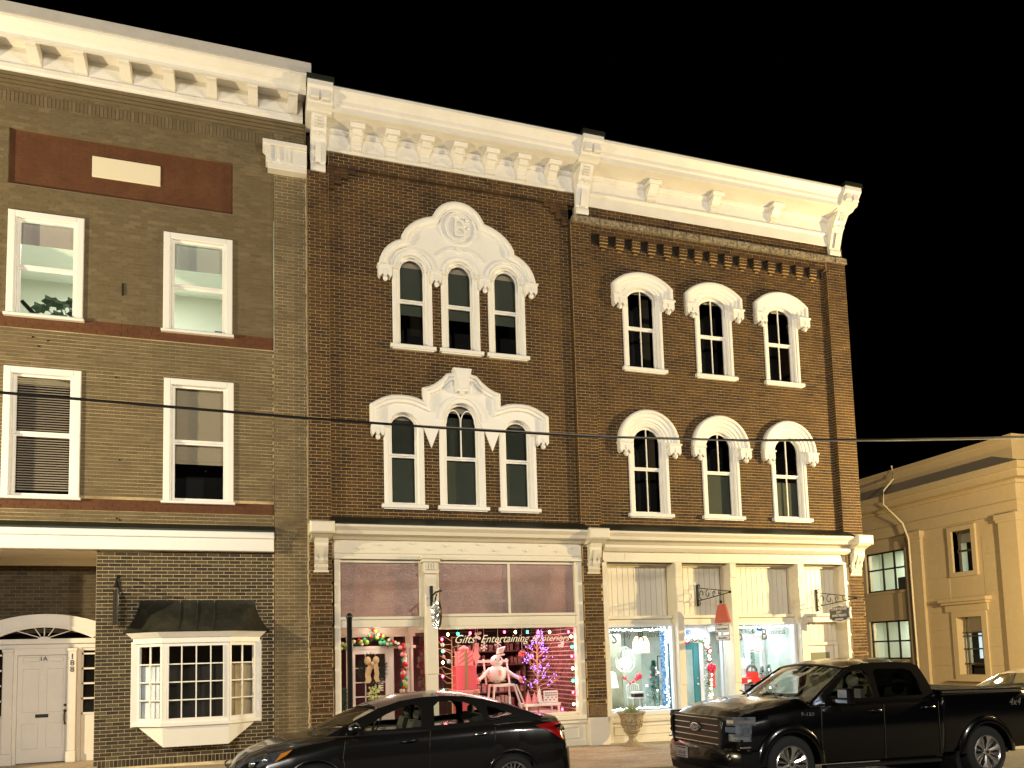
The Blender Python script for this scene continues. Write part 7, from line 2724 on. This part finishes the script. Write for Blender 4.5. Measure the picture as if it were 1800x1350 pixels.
# ---------------------------------------------------------------- pickup truck
tk = thing('pickup_truck', 'black crew-cab pickup truck parked in front of the lamp shop, grille to the left', 'pickup truck', (0, 0, 0))
HZ = .395
archt = [(.93, HZ, .47), (4.53, HZ, .47)]
K = [(.10, (.98, .96, .78, .86, .46)), (.14, (1.06, 1.02, .84, .93, .42)), (.30, (1.16, 1.08, .86, .965, .38)), (.55, (1.225, 1.13, .86, .985, .36)), (.9, (1.275, 1.17, .86, .995, .36)), (1.25, (1.31, 1.20, .86, .995, .36)),
     (1.38, (1.28, 1.21, .87, .995, .36)), (1.5, (1.25, 1.22, .88, .995, .36)), (2.6, (1.25, 1.235, .89, .995, .36)), (3.66, (1.25, 1.25, .89, .995, .36)), (3.70, (1.24, 1.24, .88, .985, .40)),
     (3.72, (1.30, 1.30, .93, .995, .42)), (5.36, (1.32, 1.32, .93, .995, .44)), (5.46, (1.31, 1.31, .92, .985, .46)), (5.52, (1.24, 1.24, .88, .95, .5))]
obj('body', car_shell(K, archt), PAINTT, tk, smooth=34)
yst = lambda z: .895 - max(0, z - 1.22) * .30
outer = [(1.32, 1.20), (1.62, 1.40), (1.92, 1.60), (2.15, 1.74), (2.45, 1.79), (3.0, 1.80), (3.35, 1.79), (3.50, 1.74), (3.60, 1.52), (3.68, 1.24), (2.6, 1.22)]
w1 = [(1.72, 1.30), (1.78, 1.37), (1.98, 1.53), (2.15, 1.65), (2.35, 1.69), (2.44, 1.69), (2.50, 1.60), (2.52, 1.28), (2.20, 1.28), (2.10, 1.30)]
w2 = [(2.62, 1.28), (2.62, 1.66), (2.68, 1.70), (3.20, 1.70), (3.34, 1.66), (3.42, 1.50), (3.44, 1.30), (3.0, 1.29)]
obj('door_frame', side_poly(outer, [w1, w2], yst, .04), PAINTT, tk)
for s in (-1, 1):
    obj('side_window', glass_side(w1, yst, s), M['glass_car'], tk)
    obj('side_window', glass_side(w2, yst, s), M['glass_tint'], tk)
tops = [(2.10, 1.715), (2.30, 1.77), (2.6, 1.795), (3.0, 1.80), (3.35, 1.79), (3.50, 1.74)]
cent = [(2.00, 1.77), (2.30, 1.845), (2.6, 1.87), (3.0, 1.875), (3.35, 1.86), (3.54, 1.80)]
obj('roof', MB().loft([across(e, c_, yst) for e, c_ in zip(tops, cent)], close=False), PAINTT, tk, smooth=60)
obj('windscreen', MB().loft([across(e, c_, yst) for e, c_ in (((1.36, 1.22), (1.10, 1.29)), ((1.62, 1.40), (1.42, 1.46)), ((1.88, 1.57), (1.73, 1.63)), ((2.10, 1.713), (2.00, 1.768)))], close=False), M['glass_car'], tk, smooth=60)
obj('rear_window', MB().loft([across(e, c_, yst) for e, c_ in (((3.50, 1.738), (3.54, 1.798)), ((3.60, 1.5), (3.62, 1.52)), ((3.68, 1.25), (3.70, 1.26)))], close=False), M['glass_tint'], tk, smooth=60)
# windscreen surround catches the street light
b = MB()
for s in (-1, 1):
    b.tube([(1.34, s * yst(1.2), 1.22), (1.62, s * yst(1.4), 1.41), (1.90, s * yst(1.6), 1.585), (2.12, s * yst(1.7), 1.72)], .022, 6)
b.tube(across((2.10, 1.715), (2.0, 1.77), yst), .018, 6)
obj('windscreen_frame', b, PAINTT, tk, smooth=60)
# bed cover, rails, tailgate
b = MB().bbox(3.76, 5.44, -.90, .90, 1.325, 1.365, .01)
obj('bed_cover', b, mat('matt_bed_cover', (.004, .004, .004), .95, spec=.05), tk)
b = MB()
for s in (-1, 1):
    b.box(3.74, 5.42, s * .965 - .025, s * .965 + .025, 1.318, 1.342)
obj('bed_rail', b, mat('worn_rail', (.10, .085, .07), .3, metal=.4), tk)
obj('tailgate', MB().prism([(5.44, .55), (5.53, .55), (5.56, 1.20), (5.53, 1.36), (5.44, 1.36)], -.80, .80), PAINTT, tk)
# front end
XF = .10
b = MB()
for s_ in (0,):
    q = [(-.66, .60), (-.70, .70), (-.70, 1.02), (-.62, 1.06), (.62, 1.06), (.70, 1.02), (.70, .70), (.66, .60)]
    n = len(q)
    b.add([(.02, y, z) for y, z in q] + [(.16, y * 1.04, z) for y, z in q], [tuple(range(n))] + [(i, (i + 1) % n, n + (i + 1) % n, n + i) for i in range(n)])
gr = obj('grille', b, mat('black_grille', (.006, .006, .007), .35), tk)
b = MB()
for i in range(5):
    z = .67 + .088 * i
    for sg in ((-.60, -.16 if i in (2, 3) else .0), (.16 if i in (2, 3) else .0, .60)):
        bar = MB().box(.000, .018, sg[0], sg[1], z, z + .012)
        obj('grille_bar', bar, CHROME, gr)
for i in range(4):
    b.box(.004, .02, -.45 + .3 * i, -.44 + .3 * i, .60, .66)
b.tube([(.012, -.64, .62), (.005, -.68, .72), (.005, -.68, 1.0), (.02, -.62, 1.055), (.02, .62, 1.055), (.005, .68, 1.0), (.005, .68, .72), (.012, .64, .62)], .018, 6)
obj('grille_surround', b, mat('gloss_black_trim', (.01, .01, .012), .12, coat=1.0), gr, smooth=60)
b = MB()
ring = lambda r1, r2, x: [(x, r1 * math.cos(2 * PI * k / 20), .885 + r2 * math.sin(2 * PI * k / 20)) for k in range(20)]
b.loft([ring(.135, .062, .012), ring(.135, .062, -.014), ring(.118, .05, -.018)])
bd = obj('badge', b, CHROME, gr, smooth=40)
obj('badge_field', MB().loft([ring(.112, .046, -.014), ring(.112, .046, -.022)]), mat('badge_blue', (.02, .035, .12), .2, coat=1.0), gr)
text('badge_script', 'Ford', .085, (-.0235, .0, .86), RL, CHROME, gr, ext=.002, shear=.4, sx=1.1)
for s in (-1, 1):
    b = MB()
    # C-shaped lamp wrapping the corner: pairs of (x, y)
    P0, P1, P2 = (.05, s * .74), (.10, s * .90), (.36, s * .975)

    def wrap(u):
        if u < .45:
            t = u / .45
            return (P0[0] + (P1[0] - P0[0]) * t, P0[1] + (P1[1] - P0[1]) * t)
        t = (u - .45) / .55
        return (P1[0] + (P2[0] - P1[0]) * t, P1[1] + (P2[1] - P1[1]) * t)

    def strip(b, u0, u1, z0, z1, d=.012, n=6):
        for i in range(n):
            a, c_ = wrap(u0 + (u1 - u0) * i / n), wrap(u0 + (u1 - u0) * (i + 1) / n)
            b.add([(a[0] - d, a[1] + s * d, z0), (c_[0] - d * .3, c_[1] + s * d * 1.2, z0), (c_[0] - d * .3, c_[1] + s * d * 1.2, z1), (a[0] - d, a[1] + s * d, z1)], [(0, 1, 2, 3)])
    strip(b, .0, 1.0, .955, 1.075)
    strip(b, .42, .88, .84, .955)
    strip(b, .10, .86, .74, .84)
    h_ = obj('headlight', b, HLAMP, tk)
    b = MB()
    strip(b, .04, .95, .985, 1.03, d=.018)
    strip(b, .2, .8, .765, .80, d=.018)
    obj('lens', b, CHROME, h_)
    b = MB()
    strip(b, -.06, .40, .86, .935, d=.010)
    obj('lamp_bar', b, mat('blue_grey_trim', (.05, .08, .13), .15, coat=1.0), h_)
    b = MB().ball((.03, s * .80, .52), .05, 8, 6, sx=.4)
    obj('fog_light', b, CHROME, tk)
    b = MB()
    b.box(.10, .26, s * .99 - .01, s * .99 + .01, .655, .675)
    obj('corner_trim', b, CHROME, tk)
    # mirror
    b = MB().bbox(1.72, 1.86, min(s * 1.03, s * 1.24), max(s * 1.03, s * 1.24), 1.22, 1.44, .03)
    b.tube([(1.72, s * .92, 1.24), (1.78, s * 1.06, 1.26)], .035, 6)
    m_ = obj('mirror', b, PAINTT, tk)
    obj('mirror_cap', MB().box(1.708, 1.72, min(s * 1.05, s * 1.22), max(s * 1.05, s * 1.22), 1.31, 1.42), mat('pale_mirror_lens', (.28, .36, .5), .2, metal=.6), m_)
    obj('indicator', MB().box(1.706, 1.72, min(s * 1.0, s * 1.22), max(s * 1.0, s * 1.22), 1.235, 1.28), mat('pale_mirror_lens', (.28, .36, .5), .2, metal=.6), m_)
    for (x, z) in ((2.40, 1.10), (3.40, 1.12)):
        b = MB().tube([(x - .12, s * 1.0, z), (x - .08, s * 1.035, z), (x + .08, s * 1.035, z), (x + .12, s * 1.0, z)], .017, 6)
        obj('door_handle', b, PAINTT, tk, smooth=60)
    # fender flares
    for (wx, wz, R) in archt:
        b = MB()
        rg = []
        for k in range(19):
            a = PI * k / 18
            c_, sn = math.cos(a), math.sin(a)
            rg.append([(wx + (R - .015) * c_, s * .955, wz + (R - .015) * sn), (wx + (R - .015) * c_, s * 1.03, wz + (R - .015) * sn), (wx + (R + .05) * c_, s * 1.035, wz + (R + .05) * sn), (wx + (R + .10) * c_, s * .99, wz + (R + .10) * sn)])
        b.loft(rg)
        obj('wheel_arch_flare', b, PAINTT, tk, smooth=50)
    b = MB().add([(5.42, s * .90, .82), (5.535, s * .86, .84), (5.55, s * .86, 1.20), (5.40, s * .995, 1.22), (5.34, s * 1.0, 1.12), (5.40, s * 1.0, .84)], [tuple(range(6))])
    obj('tail_light', MB().bbox(5.37, 5.56, min(s * .86, s * 1.003), max(s * .86, s * 1.003), .84, 1.20, .02), RLAMP, tk)
    b = MB().bbox(1.5, 3.6, min(s * .90, s * 1.02), max(s * .90, s * 1.02), .30, .35, .015)
    obj('side_step', b, TRIMB, tk)
# bumper
rg = []
for (y, x, z0, z1) in ((-1.0, .28, .36, .60), (-.97, .12, .34, .62), (-.80, .02, .32, .635), (-.4, -.03, .31, .64), (0, -.04, .31, .64), (.4, -.03, .31, .64), (.80, .02, .32, .635), (.97, .12, .34, .62), (1.0, .28, .36, .60)):
    rg.append([(x + .02, y, z0), (x - .01, y, z0 + .06), (x, y, z1 - .04), (x + .03, y, z1), (x + .16, y, z1), (x + .16, y, z0)])
bp = obj('bumper', MB().loft(rg), PAINTT, tk, smooth=40)
b = MB().loft([[(.08, -.85, .20), (.20, -.85, .20), (.2, -.85, .34), (.05, -.85, .34)], [(.02, 0, .19), (.2, 0, .19), (.2, 0, .34), (-.0, 0, .34)], [(.08, .85, .20), (.20, .85, .20), (.2, .85, .34), (.05, .85, .34)]])
obj('air_dam', b, TRIMB, tk)
PL = mat('number_plate', (.55, .52, .52), .5)
pl_ = obj('number_plate', MB().box(-.062, -.045, .17, .47, .41, .57), PL, tk)
text('plate_lettering', 'UXS-430', .075, (-.0635, .32, .455), RL, M['numeral'], pl_, ext=.001, sx=.82)
b = MB().box(-.064, -.062, .20, .44, .545, .56)
b.box(-.064, -.062, .20, .44, .425, .437)
obj('plate_band', b, M['numeral'], pl_)
text('fender_badge', 'F-150', .075, (1.22, -.9985, 1.06), RF, CHROME, tk, ext=.003, sx=1.3)
text('bed_decal', '4x4', .16, (5.14, -1.0, 1.10), RF, mat('grey_decal', (.12, .11, .09), .5), tk, ext=.001, shear=.3)
# shut lines and antenna, wipers, interior
b = MB()
for s in (-1, 1):
    for pts in ([(1.46, .999, 1.16), (1.45, .9995, .8), (1.46, .99, .42)], [(2.57, .999, 1.18), (2.57, .9995, .8), (2.57, .99, .4)], [(3.60, .999, 1.2), (3.60, .9995, .8), (3.62, .99, .42)]):
        b.tube([(x, s * y, z) for x, y, z in pts], .005, 4)
obj('shut_line', b, TRIMB, tk)
b = MB()
for y in (-.45, .25):
    b.tube([(1.12, y, 1.30), (1.26, y + .3, 1.335), (1.33, y + .55, 1.36)], .010, 5)
obj('wiper', b, TRIMB, tk)
b = MB()
for x in (2.35, 3.25):
    for y in (-.42, .42):
        b.loft([[(x, y - .24, .9), (x, y + .24, .9), (x + .12, y + .24, .9), (x + .12, y - .24, .9)], [(x + .12, y - .22, 1.40), (x + .12, y + .22, 1.40), (x + .22, y + .22, 1.40), (x + .22, y - .22, 1.40)]])
        b.ball((x + .18, y, 1.52), .10, 8, 6, sx=.6, sy=1.3)
obj('seat', b, SEATM, tk, smooth=40)
obj('interior_mirror', MB().bbox(1.86, 1.90, -.13, .13, 1.60, 1.68, .01), TRIMB, tk)
b = MB()
for (wx, wz, R) in archt:
    b.tube([(wx, -.84, wz), (wx, .84, wz)], R + .04, 20)
b.box(.3, 5.3, -.7, .7, .33, .6)
obj('underbody', b, TRIMB, tk)
for wx in (.93, 4.53):
    for s in (-1, 1):
        wheel(tk, wx, s * .985, HZ, .395, .262, .25, 6, s, style='star')
tk.location = (6.13, -5.80, gz(7.2) + .005)
tk.rotation_euler = (0, math.radians(1.0), 0)

# ---------------------------------------------------------------- pale car mostly hidden behind the pickup bed
sc_ = thing('parked_car', 'pale car mostly hidden behind the pickup bed, only its roofline showing', 'car', (0, 0, 0))
K = [(0.0, (.55, .5, .4, .6, .3)), (.3, (.80, .7, .68, .85, .2)), (1.0, (.95, .9, .78, .9, .2)), (2.0, (.98, .96, .82, .9, .2)), (3.4, (1.0, 1.0, .82, .9, .2)), (4.2, (1.0, .98, .76, .88, .25)), (4.5, (.85, .8, .66, .8, .35))]
obj('body', car_shell(K, [(.9, .32, .38), (3.6, .32, .38)], .1), SILV, sc_, smooth=38)
outer = [(1.10, .97), (1.5, 1.16), (1.95, 1.33), (2.4, 1.42), (2.8, 1.43), (3.2, 1.38), (3.6, 1.25), (4.0, 1.06), (3.9, 1.0), (2.4, .98)]
w1 = [(1.60, 1.04), (1.95, 1.24), (2.35, 1.34), (2.40, 1.05)]
w2 = [(2.50, 1.05), (2.50, 1.35), (2.85, 1.35), (3.20, 1.28), (3.45, 1.16), (3.40, 1.06)]
obj('door_frame', side_poly(outer, [w1, w2], ysd), SILV, sc_)
for wdw in (w1, w2):
    for s in (-1, 1):
        obj('side_window', glass_side(wdw, ysd, s), M['glass_car'], sc_)
tops = [(1.90, 1.31), (2.4, 1.42), (2.8, 1.43), (3.2, 1.38), (3.5, 1.29)]
cent = [(1.82, 1.36), (2.4, 1.47), (2.8, 1.48), (3.2, 1.43), (3.5, 1.33)]
obj('roof', MB().loft([across(e, c_, ysd) for e, c_ in zip(tops, cent)], close=False), SILV, sc_, smooth=60)
obj('windscreen', MB().loft([across(e, c_, ysd) for e, c_ in (((1.12, .98), (1.0, .99)), ((1.9, 1.31), (1.82, 1.358)))], close=False), M['glass_car'], sc_)
obj('rear_window', MB().loft([across(e, c_, ysd) for e, c_ in (((3.5, 1.29), (3.5, 1.33)), ((4.0, 1.05), (4.1, 1.05)))], close=False), M['glass_car'], sc_)
for wx in (.9, 3.6):
    for s in (-1, 1):
        wheel(sc_, wx, s * .88, .32, .32, .22, .2, 8, s)
sc_.location = (16.6, -1.15, gz(17) + .0)
sc_.rotation_euler = (0, 0, 0)


# lettering becomes plain mesh
bpy.context.view_layer.update()
dg_ = bpy.context.evaluated_depsgraph_get()
for o in [o for o in SC.objects if o.type == 'FONT']:
    me = bpy.data.meshes.new_from_object(o.evaluated_get(dg_))
    n = bpy.data.objects.new('tmp', me)
    nm = o.name
    n.parent = o.parent
    n.location, n.rotation_euler, n.scale = o.location, o.rotation_euler, o.scale
    COL.objects.link(n)
    bpy.data.objects.remove(o)
    n.name = nm
